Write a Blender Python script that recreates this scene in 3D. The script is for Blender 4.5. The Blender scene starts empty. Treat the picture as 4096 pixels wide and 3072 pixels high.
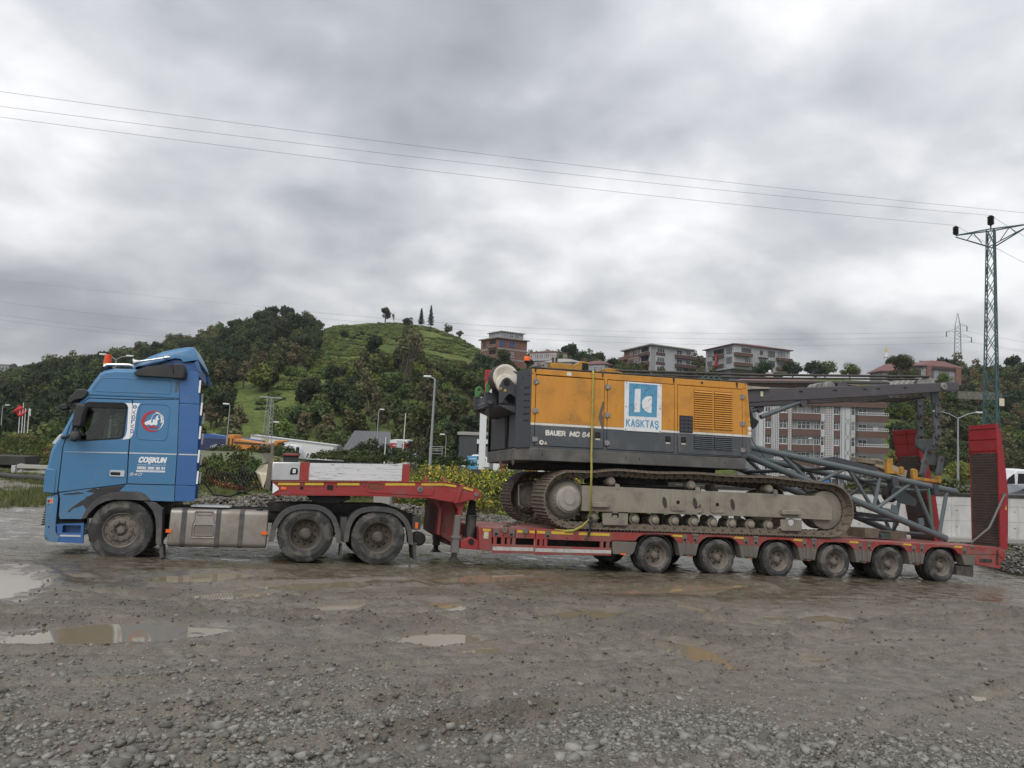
import bpy, bmesh, math, random
import numpy as np
from mathutils import Vector, Matrix

# ------------------------------------------------------------------ camera, world, sun, exposure
scene = bpy.context.scene
col = scene.collection
R = math.radians

CAM_Z = 2.503
PITCH, ROLL = 0.05805, 0.03334
cam_d = bpy.data.cameras.new("camera")
cam = bpy.data.objects.new("camera", cam_d)
col.objects.link(cam)
_fw = Vector((0, math.cos(PITCH), math.sin(PITCH)))
_up0 = Vector((0, -math.sin(PITCH), math.cos(PITCH)))
_rt0 = Vector((1, 0, 0))
_rt = _rt0 * math.cos(ROLL) + _up0 * math.sin(ROLL)
_up = _up0 * math.cos(ROLL) - _rt0 * math.sin(ROLL)
cam.matrix_world = Matrix(((_rt.x, _up.x, -_fw.x, 0), (_rt.y, _up.y, -_fw.y, 0), (_rt.z, _up.z, -_fw.z, CAM_Z), (0, 0, 0, 1)))
cam_d.sensor_width = 36.0
cam_d.lens = 36.0 * 3080 / 4096
cam_d.clip_start = 0.1
cam_d.clip_end = 6000
scene.camera = cam

vs = scene.view_settings
vs.view_transform = 'Standard'
vs.look = 'None'
vs.gamma = 1.0
vs.use_curve_mapping = False
vs.exposure = 0.50

SUN_EL, SUN_AZ = R(48), R(205)      # azimuth clockwise from +Y
sd = bpy.data.lights.new("sun", 'SUN')
sun = bpy.data.objects.new("sun", sd)
col.objects.link(sun)
sd.energy = 1.5
sd.angle = R(50)
sd.color = (1.0, 0.97, 0.93)
_d = Vector((math.sin(SUN_AZ) * math.cos(SUN_EL), math.cos(SUN_AZ) * math.cos(SUN_EL), math.sin(SUN_EL)))
sun.rotation_euler = _d.to_track_quat('Z', 'Y').to_euler()

world = bpy.data.worlds.new("World")
scene.world = world
world.use_nodes = True
def make_sky():
    nt = world.node_tree; N = nt.nodes; L = nt.links
    N.clear()
    out = N.new('ShaderNodeOutputWorld')
    sky = N.new('ShaderNodeTexSky'); sky.sky_type = 'NISHITA'; sky.sun_disc = False
    sky.sun_elevation = SUN_EL; sky.sun_rotation = SUN_AZ; sky.air_density = 1.6; sky.dust_density = 3.0
    b1 = N.new('ShaderNodeBackground'); b1.inputs[1].default_value = 0.1
    L.new(sky.outputs[0], b1.inputs[0])
    tc = N.new('ShaderNodeTexCoord')
    sep = N.new('ShaderNodeSeparateXYZ'); L.new(tc.outputs['Generated'], sep.inputs[0])
    def math_(op, a, b=None, c=None):
        m = N.new('ShaderNodeMath'); m.operation = op
        for i, x in enumerate((a, b, c)):
            if x is None: continue
            if isinstance(x, (int, float)): m.inputs[i].default_value = x
            else: L.new(x, m.inputs[i])
        return m.outputs[0]
    zc = math_('MAXIMUM', sep.outputs[2], 0.0)
    zz = math_('ADD', zc, 0.34)
    px = math_('DIVIDE', sep.outputs[0], zz); py = math_('DIVIDE', sep.outputs[1], zz)
    cmb = N.new('ShaderNodeCombineXYZ'); L.new(px, cmb.inputs[0]); L.new(py, cmb.inputs[1]); cmb.inputs[2].default_value = 3.7
    mp = N.new('ShaderNodeMapping'); L.new(cmb.outputs[0], mp.inputs[0])
    mp.inputs['Location'].default_value = SKY_OFF; mp.inputs['Rotation'].default_value = (0, 0, R(-8))
    n1 = N.new('ShaderNodeTexNoise'); n1.inputs['Scale'].default_value = 0.92; n1.inputs['Detail'].default_value = 4.0; n1.inputs['Roughness'].default_value = 0.5; n1.inputs['Distortion'].default_value = 0.12
    n2 = N.new('ShaderNodeTexNoise'); n2.inputs['Scale'].default_value = 4.2; n2.inputs['Detail'].default_value = 5; n2.inputs['Roughness'].default_value = 0.5; n2.inputs['Distortion'].default_value = 0.15
    L.new(mp.outputs[0], n1.inputs[0]); L.new(mp.outputs[0], n2.inputs[0])
    f = math_('ADD', math_('MULTIPLY', n1.outputs[0], 0.72), math_('MULTIPLY', n2.outputs[0], 0.28))
    ramp = N.new('ShaderNodeValToRGB'); L.new(f, ramp.inputs[0])
    cr = ramp.color_ramp
    cr.elements[0].position = 0.37; cr.elements[0].color = (0.195, 0.205, 0.228, 1)
    cr.elements[1].position = 0.64; cr.elements[1].color = (0.70, 0.70, 0.71, 1)
    e = cr.elements.new(0.46); e.color = (0.285, 0.295, 0.32, 1)
    e = cr.elements.new(0.54); e.color = (0.43, 0.437, 0.455, 1)
    # overcast brightness: zenith brighter than the horizon
    g = math_('ADD', 0.92, math_('MULTIPLY', zc, 0.85))
    b2 = N.new('ShaderNodeBackground'); L.new(ramp.outputs[0], b2.inputs[0]); L.new(math_('MULTIPLY', g, SKY_GAIN), b2.inputs[1])
    mix = N.new('ShaderNodeMixShader'); mix.inputs[0].default_value = 0.96
    L.new(b1.outputs[0], mix.inputs[1]); L.new(b2.outputs[0], mix.inputs[2]); L.new(mix.outputs[0], out.inputs[0])
SKY_OFF = (14.5, 1.1, 0.0)
SKY_GAIN = 1.03
make_sky()

# ------------------------------------------------------------------ helpers
def tag(o, label=None, cat=None, group=None, kind=None):
    if label: o['label'] = label
    if cat: o['category'] = cat
    if group: o['group'] = group
    if kind: o['kind'] = kind
    return o

def empty(name, M=None, parent=None):
    o = bpy.data.objects.new(name, None); col.objects.link(o)
    o.empty_display_size = 0.2
    if parent: o.parent = parent
    if M is not None:
        if isinstance(M, Matrix): o.matrix_local = M
        else: o.location = M
    return o

def link(name, me, parent=None, M=None):
    o = bpy.data.objects.new(name, me); col.objects.link(o)
    if parent: o.parent = parent
    if M is not None:
        if isinstance(M, Matrix): o.matrix_local = M
        else: o.location = M
    return o

def copy_tree(o, parent=None, M=None):
    c = o.copy(); col.objects.link(c); c.parent = parent
    if M is not None: c.matrix_local = M
    for ch in list(o.children): copy_tree(ch, c)
    return c

class MB:
    """collects geometry for ONE mesh"""
    def __init__(s): s.v = []; s.f = []
    def add(s, v, f):
        n = len(s.v); s.v += [tuple(p) for p in v]; s.f += [tuple(i + n for i in q) for q in f]; return s
    def box(s, x0, x1, y0, y1, z0, z1):
        return s.add([(x0,y0,z0),(x1,y0,z0),(x1,y1,z0),(x0,y1,z0),(x0,y0,z1),(x1,y0,z1),(x1,y1,z1),(x0,y1,z1)],
                     [(0,3,2,1),(4,5,6,7),(0,1,5,4),(1,2,6,5),(2,3,7,6),(3,0,4,7)])
    def obox(s, c, ax, ay, az):
        """oriented box from centre and three half-axis vectors"""
        c = Vector(c); ax = Vector(ax); ay = Vector(ay); az = Vector(az); v = []
        for k in (-1, 1):
            for i, j in ((-1,-1),(1,-1),(1,1),(-1,1)): v.append(c + ax*i + ay*j + az*k)
        return s.add(v, [(0,3,2,1),(4,5,6,7),(0,1,5,4),(1,2,6,5),(2,3,7,6),(3,0,4,7)])
    def prism(s, poly, y0, y1):
        """polygon in the x-z plane extruded along y"""
        a = sum(poly[i-1][0]*poly[i][1] - poly[i][0]*poly[i-1][1] for i in range(len(poly)))
        if a < 0: poly = poly[::-1]
        n = len(poly)
        v = [(x, y0, z) for x, z in poly] + [(x, y1, z) for x, z in poly]
        f = [tuple(range(n)), tuple(range(2*n-1, n-1, -1))] + [(i, n+i, n+(i+1) % n, (i+1) % n) for i in range(n)]
        return s.add(v, f)
    def cyl(s, p0, p1, r0, r1=None, n=12, cap=True):
        if r1 is None: r1 = r0
        p0 = Vector(p0); p1 = Vector(p1); d = (p1-p0)
        if d.length < 1e-6: return s
        d.normalize(); a = d.orthogonal().normalized(); b = d.cross(a); v = []
        for p, r in ((p0, r0), (p1, r1)):
            for i in range(n):
                t = 2*math.pi*i/n; v.append(p + (a*math.cos(t) + b*math.sin(t))*r)
        f = [(i, (i+1) % n, n+(i+1) % n, n+i) for i in range(n)]
        if cap: f += [tuple(range(n-1, -1, -1)), tuple(range(n, 2*n))]
        return s.add(v, f)
    def tube(s, pts, r, n=8, cap=True):
        pts = [Vector(p) for p in pts]; v = []; m = len(pts); a = None
        for k, p in enumerate(pts):
            d = (pts[min(k+1, m-1)] - pts[max(k-1, 0)]).normalized()
            a = d.orthogonal().normalized() if a is None else (a - d*a.dot(d)).normalized()
            b = d.cross(a); rr = r[k] if isinstance(r, (list, tuple)) else r
            for i in range(n):
                t = 2*math.pi*i/n; v.append(p + (a*math.cos(t) + b*math.sin(t))*rr)
        f = [(k*n+i, k*n+(i+1) % n, (k+1)*n+(i+1) % n, (k+1)*n+i) for k in range(m-1) for i in range(n)]
        if cap: f += [tuple(range(n-1, -1, -1)), tuple(range((m-1)*n, m*n))]
        return s.add(v, f)
    def lathe(s, prof, c=(0, 0, 0), n=32, rad=None):
        """profile (r, y) turned about the y axis; rad(i, k, r) may vary the radius"""
        v = []
        for k, (r, y) in enumerate(prof):
            for i in range(n):
                t = 2*math.pi*i/n; rr = rad(i, k, r) if rad else r
                v.append((c[0]+rr*math.cos(t), c[1]+y, c[2]+rr*math.sin(t)))
        m = len(prof)
        return s.add(v, [(k*n+i, k*n+(i+1) % n, (k+1)*n+(i+1) % n, (k+1)*n+i) for k in range(m-1) for i in range(n)])
    def disc(s, c, r, n=24, y=None, hole=0):
        """flat disc in the x-z plane facing -y"""
        cx, cy, cz = c
        if hole:
            v = [(cx+q*math.cos(2*math.pi*i/n), cy, cz+q*math.sin(2*math.pi*i/n)) for q in (hole, r) for i in range(n)]
            return s.add(v, [(i, (i+1) % n, n+(i+1) % n, n+i)[::-1] for i in range(n)])
        return s.add([(cx+r*math.cos(2*math.pi*i/n), cy, cz+r*math.sin(2*math.pi*i/n)) for i in range(n)], [tuple(range(n))])
    def plate(s, outer, holes=(), y0=0.0, y1=0.01, cuts=()):
        """flat plate in the x-z plane with real openings, extruded y0..y1"""
        bm = bmesh.new(); es = []
        for loop in [outer] + list(holes):
            vs_ = [bm.verts.new((x, y0, z)) for x, z in loop]
            es += [bm.edges.new((vs_[i-1], vs_[i])) for i in range(len(vs_))]
        bmesh.ops.triangle_fill(bm, edges=es, use_beauty=True, use_dissolve=False, normal=(0, -1, 0))
        for zc in cuts:
            bmesh.ops.bisect_plane(bm, geom=bm.verts[:]+bm.edges[:]+bm.faces[:], plane_co=(0, 0, zc), plane_no=(0, 0, 1), dist=1e-5)
        for f in bm.faces:
            if f.normal.y > 0: f.normal_flip()
        r = bmesh.ops.extrude_face_region(bm, geom=bm.faces[:])
        for e in r['geom']:
            if isinstance(e, bmesh.types.BMVert): e.co.y = y1
        bmesh.ops.recalc_face_normals(bm, faces=bm.faces[:])
        bm.verts.index_update()
        s.add([v.co[:] for v in bm.verts], [[v.index for v in f.verts] for f in bm.faces]); bm.free()
        return s
    def mesh(s, name, mat, deform=None, angle=35, fix=True):
        me = bpy.data.meshes.new(name)
        v = s.v if deform is None else [tuple(deform(*p)) for p in s.v]
        me.from_pydata(v, [], s.f); me.update()
        if fix:
            bm = bmesh.new(); bm.from_mesh(me); bmesh.ops.delete(bm, geom=[q for q in bm.verts if not q.link_faces], context='VERTS'); bmesh.ops.recalc_face_normals(bm, faces=bm.faces[:]); bm.to_mesh(me); bm.free()
        for m in (mat if isinstance(mat, (list, tuple)) else [mat]): me.materials.append(m)
        if angle:
            me.shade_smooth(); me.set_sharp_from_angle(angle=R(angle))
        return me
    def build(s, name, mat, parent=None, M=None, deform=None, angle=35, bevel=0, fix=True):
        o = link(name, s.mesh(name, mat, deform, angle, fix), parent, M)
        if bevel:
            b = o.modifiers.new('edge', 'BEVEL'); b.width = bevel; b.segments = 2; b.limit_method = 'ANGLE'; b.angle_limit = R(40)
        return o

def rrect(x0, x1, z0, z1, r, n=4):
    p = []
    for cx, cz, a in ((x1-r, z1-r, 0), (x0+r, z1-r, 90), (x0+r, z0+r, 180), (x1-r, z0+r, 270)):
        for i in range(n+1):
            t = R(a + 90*i/n); p.append((cx+r*math.cos(t), cz+r*math.sin(t)))
    return p
def circ(cx, cz, r, n=16, rz=None):
    return [(cx+r*math.cos(2*math.pi*i/n), cz+(rz or r)*math.sin(2*math.pi*i/n)) for i in range(n)]

def text_mesh(body, w, h, bold=0.0, shear=0.0, spacing=1.0, name='lettering', thick=0.0012):
    """lettering in the x-z plane facing -y, scaled to width w and height h, lower left at the origin"""
    cu = bpy.data.curves.new(name, 'FONT'); cu.body = body; cu.offset = bold; cu.shear = shear; cu.space_character = spacing; cu.resolution_u = 3
    o = bpy.data.objects.new(name, cu); col.objects.link(o)
    dg = bpy.context.evaluated_depsgraph_get(); dg.update()
    me = bpy.data.meshes.new_from_object(o.evaluated_get(dg))
    bpy.data.objects.remove(o); bpy.data.curves.remove(cu)
    vs_ = [v.co for v in me.vertices]
    x0 = min(v.x for v in vs_); x1 = max(v.x for v in vs_); y0 = min(v.y for v in vs_); y1 = max(v.y for v in vs_)
    bm = bmesh.new(); bm.from_mesh(me); bpy.data.meshes.remove(me)
    for v in bm.verts: v.co = ((v.co.x-x0)/(x1-x0)*w, 0, (v.co.y-y0)/(y1-y0)*h)
    bm.verts.index_update()
    out = ([v.co[:] for v in bm.verts], [[v.index for v in f.verts] for f in bm.faces]); bm.free()
    return out
GL = {'O': [[(.2,0),(.5,0),(.7,.2),(.7,.8),(.5,1),(.2,1),(0,.8),(0,.2),(.2,0)]], 'C': [[(.7,.25),(.7,.2),(.5,0),(.2,0),(0,.2),(0,.8),(.2,1),(.5,1),(.7,.8),(.7,.75)]], 'K': [[(0,0),(0,1)],[(.68,1),(.05,.48)],[(.2,.6),(.7,0)]], 'U': [[(0,1),(0,.2),(.2,0),(.5,0),(.7,.2),(.7,1)]], 'N': [[(0,0),(0,1),(.7,0),(.7,1)]], 'V': [[(0,1),(.35,0),(.7,1)]], 'L': [[(0,1),(0,0),(.6,0)]],
 'S': [[(.68,.78),(.5,1),(.2,1),(0,.85),(0,.65),(.2,.53),(.5,.48),(.7,.35),(.7,.15),(.5,0),(.2,0),(0,.22)]], 'B': [[(0,0),(0,1),(.5,1),(.66,.88),(.66,.65),(.5,.53),(0,.53)],[(.5,.53),(.7,.4),(.7,.13),(.5,0),(0,0)]], 'A': [[(0,0),(.35,1),(.7,0)],[(.14,.32),(.56,.32)]], 'E': [[(.65,1),(0,1),(0,0),(.65,0)],[(0,.52),(.55,.52)]], 'R': [[(0,0),(0,1),(.5,1),(.68,.87),(.68,.62),(.5,.5),(0,.5)],[(.35,.5),(.7,0)]], 'M': [[(0,0),(0,1),(.42,.25),(.84,1),(.84,0)]], 'T': [[(0,1),(.7,1)],[(.35,1),(.35,0)]],
 '0': [[(.2,0),(.45,0),(.65,.2),(.65,.8),(.45,1),(.2,1),(0,.8),(0,.2),(.2,0)]], '5': [[(.62,1),(.05,1),(0,.55),(.45,.6),(.65,.42),(.65,.18),(.45,0),(.15,0),(0,.15)]], '3': [[(0,.9),(.15,1),(.45,1),(.62,.85),(.62,.65),(.45,.53),(.2,.53)],[(.45,.53),(.65,.4),(.65,.15),(.45,0),(.15,0),(0,.12)]], '2': [[(0,.85),(.2,1),(.45,1),(.63,.85),(.63,.62),(0,0),(.65,0)]], '6': [[(.63,.80),(.63,.85),(.45,1),(.2,1),(0,.8),(0,.2),(.2,0),(.45,0),(.65,.18),(.65,.42),(.45,.58),(.2,.58),(0,.42)]], '1': [[(.05,.8),(.3,1),(.3,0)]], '4': [[(.5,0),(.5,1),(0,.3),(.7,.3)]], ' ': []}
def block(body, x, y, z, w, h, mat, parent, t=0.2, shear=0.0, rot=0.0, deform=None, slope=0.0, gap=0.3, name='lettering'):
    """bold drawn lettering; t is the stroke width as a share of the height"""
    segs = []; cx = 0.0
    for ch in body:
        g = GL['S' if ch == 'Ş' else ch]; ww = max([p[0] for s in g for p in s] or [0.25])
        for s in g: segs += [((cx+a[0], a[1]), (cx+b[0], b[1])) for a, b in zip(s[:-1], s[1:])]
        if ch == 'Ş': segs += [((cx+.36, -.06), (cx+.42, -.2)), ((cx+.42, -.2), (cx+.28, -.24))]
        cx += ww+gap
    cx -= gap; kx = (w-t*h)/cx; kz = h*(1-t); mb = MB(); c, s_ = math.cos(rot), math.sin(rot)
    for i, (a, b) in enumerate(segs):
        A = Vector((a[0]*kx+t*h/2, a[1]*kz+t*h/2)); B = Vector((b[0]*kx+t*h/2, b[1]*kz+t*h/2)); d = (B-A).normalized()*t*h/2; n = Vector((-d.y, d.x)); d *= 0.8
        q = [A-d-n, B+d-n, B+d+n, A-d+n]; q = [(p.x+shear*p.y, p.y+slope*p.x) for p in q]
        mb.add([(x+u*c-v*s_, y-0.0002*(i % 7), z+u*s_+v*c) for u, v in q], [(0, 1, 2, 3)])
    return mb.build(name, mat, parent, deform=deform, angle=0, fix=False)
def letter(body, x, y, z, w, h, mat, parent, bold=0.0, shear=0.0, rot=0.0, name='lettering', deform=None, slope=0.0, spacing=1.0):
    v, f = text_mesh(body, w, h, bold, shear, spacing)
    c, s_ = math.cos(rot), math.sin(rot)
    v = [(x + a*c - b*s_, y, z + a*s_ + b*c + slope*a) for a, _, b in v]
    return MB().add(v, f).build(name, mat, parent, deform=deform, angle=0, fix=False)

# ------------------------------------------------------------------ materials
def nodes(name):
    m = bpy.data.materials.new(name); m.use_nodes = True
    nt = m.node_tree; nt.nodes.clear()
    out = nt.nodes.new('ShaderNodeOutputMaterial'); b = nt.nodes.new('ShaderNodeBsdfPrincipled')
    nt.links.new(b.outputs[0], out.inputs[0])
    return m, nt, nt.nodes, nt.links, b
def c4(c): return (c[0], c[1], c[2], 1.0)
def noise(N, L, vec, scale, detail=4, rough=0.55, dist=0.0):
    n = N.new('ShaderNodeTexNoise'); n.inputs['Scale'].default_value = scale; n.inputs['Detail'].default_value = detail
    n.inputs['Roughness'].default_value = rough; n.inputs['Distortion'].default_value = dist
    if vec is not None: L.new(vec, n.inputs['Vector'])
    return n.outputs[0]
def ramp(N, L, fac, p0, p1, c0=(0, 0, 0), c1=(1, 1, 1)):
    r = N.new('ShaderNodeValToRGB'); r.color_ramp.elements[0].position = p0; r.color_ramp.elements[1].position = p1
    r.color_ramp.elements[0].color = c4(c0); r.color_ramp.elements[1].color = c4(c1); L.new(fac, r.inputs[0]); return r.outputs[0]
def mixc(N, L, fac, a, b):
    m = N.new('ShaderNodeMix'); m.data_type = 'RGBA'
    if isinstance(fac, (int, float)): m.inputs[0].default_value = fac
    else: L.new(fac, m.inputs[0])
    for i, x in ((6, a), (7, b)):
        if isinstance(x, tuple): m.inputs[i].default_value = c4(x)
        else: L.new(x, m.inputs[i])
    return m.outputs[2]
def mth(N, L, op, a, b=None):
    m = N.new('ShaderNodeMath'); m.operation = op
    for i, x in enumerate((a, b)):
        if x is None: continue
        if isinstance(x, (int, float)): m.inputs[i].default_value = x
        else: L.new(x, m.inputs[i])
    return m.outputs[0]
def pm(name, c, rough=0.5, metal=0.0, var=0.12, vs_=3.0, dirt=None, amount=0.35, ds=2.5, fine=0.0, bump=0.0, bs=40.0, spec=0.5, streak=0.0, low=None):
    """painted / dirty surface: base colour with slow variation, dirt patches and vertical streaks, fine bump.
    low=(z0, z1, amount): extra dirt splashed up from the ground"""
    m, nt, N, L, b = nodes(name)
    tc = N.new('ShaderNodeTexCoord'); v = tc.outputs['Object']
    base = mixc(N, L, noise(N, L, v, vs_, 3), tuple(x*(1-var) for x in c), tuple(min(1, x*(1+var)) for x in c))
    if dirt:
        d = ramp(N, L, noise(N, L, v, ds, 7, 0.62, 0.4), 0.62-amount*0.45, 0.80-amount*0.25)
        if streak:
            mp = N.new('ShaderNodeMapping'); L.new(v, mp.inputs[0]); mp.inputs['Scale'].default_value = (9, 9, 0.7)
            d2 = ramp(N, L, noise(N, L, mp.outputs[0], 1.6, 4, 0.6), 0.5, 0.8)
            d = mth(N, L, 'MAXIMUM', d, mth(N, L, 'MULTIPLY', d2, streak))
        d = mth(N, L, 'MULTIPLY', d, min(1.0, 0.35+amount))
        if low:
            sx = N.new('ShaderNodeSeparateXYZ'); L.new(v, sx.inputs[0])
            mr = N.new('ShaderNodeMapRange'); L.new(sx.outputs[2], mr.inputs[0]); mr.inputs[1].default_value = low[1]; mr.inputs[2].default_value = low[0]
            mr.inputs[3].default_value = 0; mr.inputs[4].default_value = low[2]
            dl = mth(N, L, 'MULTIPLY', mr.outputs[0], ramp(N, L, noise(N, L, v, ds*2.2, 7, 0.65), 0.30, 0.62))
            d = mth(N, L, 'MAXIMUM', d, dl)
        base = mixc(N, L, d, base, tuple(dirt))
        rr = N.new('ShaderNodeMapRange'); L.new(d, rr.inputs[0]); rr.inputs[3].default_value = rough; rr.inputs[4].default_value = max(rough, 0.85)
        L.new(rr.outputs[0], b.inputs['Roughness'])
    else: b.inputs['Roughness'].default_value = rough
    L.new(base, b.inputs['Base Color'])
    b.inputs['Metallic'].default_value = metal
    b.inputs['Specular IOR Level'].default_value = spec
    if bump:
        bp = N.new('ShaderNodeBump'); bp.inputs['Strength'].default_value = bump; bp.inputs['Distance'].default_value = 0.01
        L.new(noise(N, L, v, bs, 5, 0.65), bp.inputs['Height']); L.new(bp.outputs[0], b.inputs['Normal'])
    return m
MUD = (0.20, 0.175, 0.145)
MUDD = (0.12, 0.105, 0.088)
RUST = (0.10, 0.055, 0.035)
def glass(name, tint=(0.55, 0.6, 0.6), rough=0.02, ior=1.5):
    m = bpy.data.materials.new(name); m.use_nodes = True
    nt = m.node_tree; N = nt.nodes; L = nt.links; N.clear()
    out = N.new('ShaderNodeOutputMaterial'); t = N.new('ShaderNodeBsdfTransparent'); t.inputs[0].default_value = c4(tint)
    g = N.new('ShaderNodeBsdfGlossy'); g.inputs['Roughness'].default_value = rough
    fr = N.new('ShaderNodeFresnel'); fr.inputs[0].default_value = ior
    mx = N.new('ShaderNodeMixShader'); L.new(fr.outputs[0], mx.inputs[0]); L.new(t.outputs[0], mx.inputs[1]); L.new(g.outputs[0], mx.inputs[2])
    L.new(mx.outputs[0], out.inputs[0]); return m

# ------------------------------------------------------------------ frames of the rig (s rearwards, y away from the camera, z up)
TH, KA, PHI = 0.28193, 0.07429, 0.04653
ORIGIN = Vector((-6.901, 13.854, 0.0))
def axes(ph):
    sx = Vector((math.cos(TH)*math.cos(ph), math.sin(TH)*math.cos(ph), -math.sin(ph)))
    ly = Vector((-math.sin(TH), math.cos(TH), -KA)); ly = (ly - sx*ly.dot(sx)).normalized()
    return sx, ly, sx.cross(ly)
def frame(ph):
    a, b, c = axes(ph)
    return Matrix(((a.x, b.x, c.x, ORIGIN.x), (a.y, b.y, c.y, ORIGIN.y), (a.z, b.z, c.z, ORIGIN.z), (0, 0, 0, 1)))
F_TRACTOR, F_TRAILER, F_CRANE = frame(PHI-0.018), frame(PHI), frame(PHI-0.025)
rng = random.Random(7)

# numpy value noise for terrain
def vnoise(x, y, seed=0):
    xi = np.floor(x).astype(np.int64); yi = np.floor(y).astype(np.int64); fx = x-xi; fy = y-yi
    fx = fx*fx*(3-2*fx); fy = fy*fy*(3-2*fy)
    def h(a, b):
        n = (a*374761393 + b*668265263 + seed*974634777) & 0x7fffffff
        n = ((n ^ (n >> 13))*1274126177) & 0x7fffffff
        return ((n ^ (n >> 16)) & 0xffff)/65535.0
    return (h(xi, yi)*(1-fx) + h(xi+1, yi)*fx)*(1-fy) + (h(xi, yi+1)*(1-fx) + h(xi+1, yi+1)*fx)*fy
def fbm(x, y, oct=4, seed=0, gain=0.5):
    a = 1.0; t = 0.0; s_ = 0.0; k = 1.0
    for o in range(oct):
        s_ = s_ + a*vnoise(x*k, y*k, seed+o*17); t += a; a *= gain; k *= 2.03
    return s_/t
def sstep(a, b, x):
    t = np.clip((np.asarray(x, float)-a)/(b-a), 0, 1); return t*t*(3-2*t)
# ================================================================== GROUND
def at(px, py, Y):
    """point at distance Y (along the view axis on the ground) seen at a place measured in the photograph (4096 x 3072)"""
    d = _fw + _rt*((px-2048)/3080) - _up*((py-1536)/3080)
    return Vector((d.x*Y/d.y, Y, CAM_Z + d.z*Y/d.y))
CT, ST = math.cos(TH), math.sin(TH)
def sv(x, y): return (x-ORIGIN.x)*CT + (y-ORIGIN.y)*ST, -(x-ORIGIN.x)*ST + (y-ORIGIN.y)*CT
PUD = []   # puddles: centre x, y, half length along x, half width along y, yaw
for px0, px1, py0, py1 in ((40,830,2496,2552),(1607,1921,2533,2566),(1824,2033,2588,2610),(2742,2881,2586,2642),(1245,1463,2411,2428),(1500,1640,2420,2430),(1713,1856,2407,2434),(2178,2326,2446,2466),(2363,2492,2440,2468),(2740,2810,2420,2440),(3048,3140,2460,2472),(3220,3380,2462,2480),(3890,3988,2776,2797),(4030,4096,2458,2470),(3310,3400,2505,2520),(2630,2690,2586,2598),(3180,3300,2625,2640),(660,1060,2372,2390),(-160,150,2300,2372),(600,1000,2290,2310),(1700,2100,2300,2318),(900,1500,2330,2348),(2500,2950,2345,2362)):
    cx, cy = (px0+px1)/2, (py0+py1)/2
    def gp(px, py):
        a, b, n = axes(PHI); d = _fw + _rt*((px-2048)/3080) - _up*((py-1536)/3080); o = Vector((0, 0, CAM_Z))
        k = (ORIGIN-o).dot(n)/d.dot(n); return o + d*k
    c = gp(cx, cy); l = gp(px0, cy); r = gp(px1, cy); t = gp(cx, py0); b = gp(cx, py1)
    PUD.append((c.x, c.y, (r-l).length/2*1.02, (t-b).length/2*1.05, math.atan2((r-l).y, (r-l).x)))
def base_z(x, y):
    s, v = sv(x, y)
    sl = -0.04658*np.clip(s, -16, 26)
    vv = np.clip(v, -19, None)
    g = np.where(vv < 2.4, -0.0772*vv, -0.185 - 0.03*(1-np.exp(-(np.maximum(vv, 2.4)-2.4)*1.6)))
    fade = 1 - sstep(26, 60, y)
    far_ = np.interp(y, [24, 35, 45, 57, 59, 80, 135, 200, 400, 4000], [-0.25, -0.65, -0.85, -1.0, -2.6, -4.0, -8.0, -9.0, -12, -40]) + 1.25*sstep(-8, -20, x)*sstep(38, 56, y)*(1-sstep(57.2, 58.5, y))
    near = sl + g
    w = sstep(22, 36, y)
    return near*(1-w) + (far_ + sl*fade)*w
RUTS = [([(-9, 5.9), (-4, 6.3), (-1, 7.3), (2, 8.7), (6, 10.2), (12, 11.8)], 0.14, 0.045), ([(-9, 7.6), (-4, 8.0), (-1, 8.9), (2, 10.1), (6, 11.6), (12, 13.2)], 0.15, 0.05),
        ([(-6, 3.5), (-2, 4.9), (1, 6.6), (4, 8.3), (9, 10.0)], 0.13, 0.03), ([(-5, 5.0), (-2, 5.9), (1, 7.4), (4, 9.2), (9, 11.0)], 0.12, 0.03),
        ([(-2, 3.6), (0, 5.2), (2.5, 7.6), (6, 9.4), (12, 11.0)], 0.12, 0.028), ([(1, 3.5), (3, 6.0), (6, 8.0), (12, 9.6)], 0.13, 0.025), ([(-5, 4.1), (-3, 4.5), (-1, 5.4), (1, 6.9), (3, 8.2)], 0.10, 0.025), ([(-4, 3.3), (-1, 4.5), (0.5, 5.6), (2, 7.0), (5, 8.9)], 0.12, 0.03), ([(2, 3.6), (4, 5.2), (7, 6.9), (12, 8.6)], 0.12, 0.025),
        ([(-12, 10.2), (-5, 11.2), (0, 12.6), (8, 14.4), (20, 17.5)], 0.16, 0.04), ([(-12, 9.1), (-5, 9.6), (0, 10.9), (8, 12.6), (20, 15.5)], 0.14, 0.035), ([(-12, 8.2), (-4, 9.1), (1, 9.7), (8, 11.4), (16, 13.2)], 0.13, 0.03)]
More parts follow.
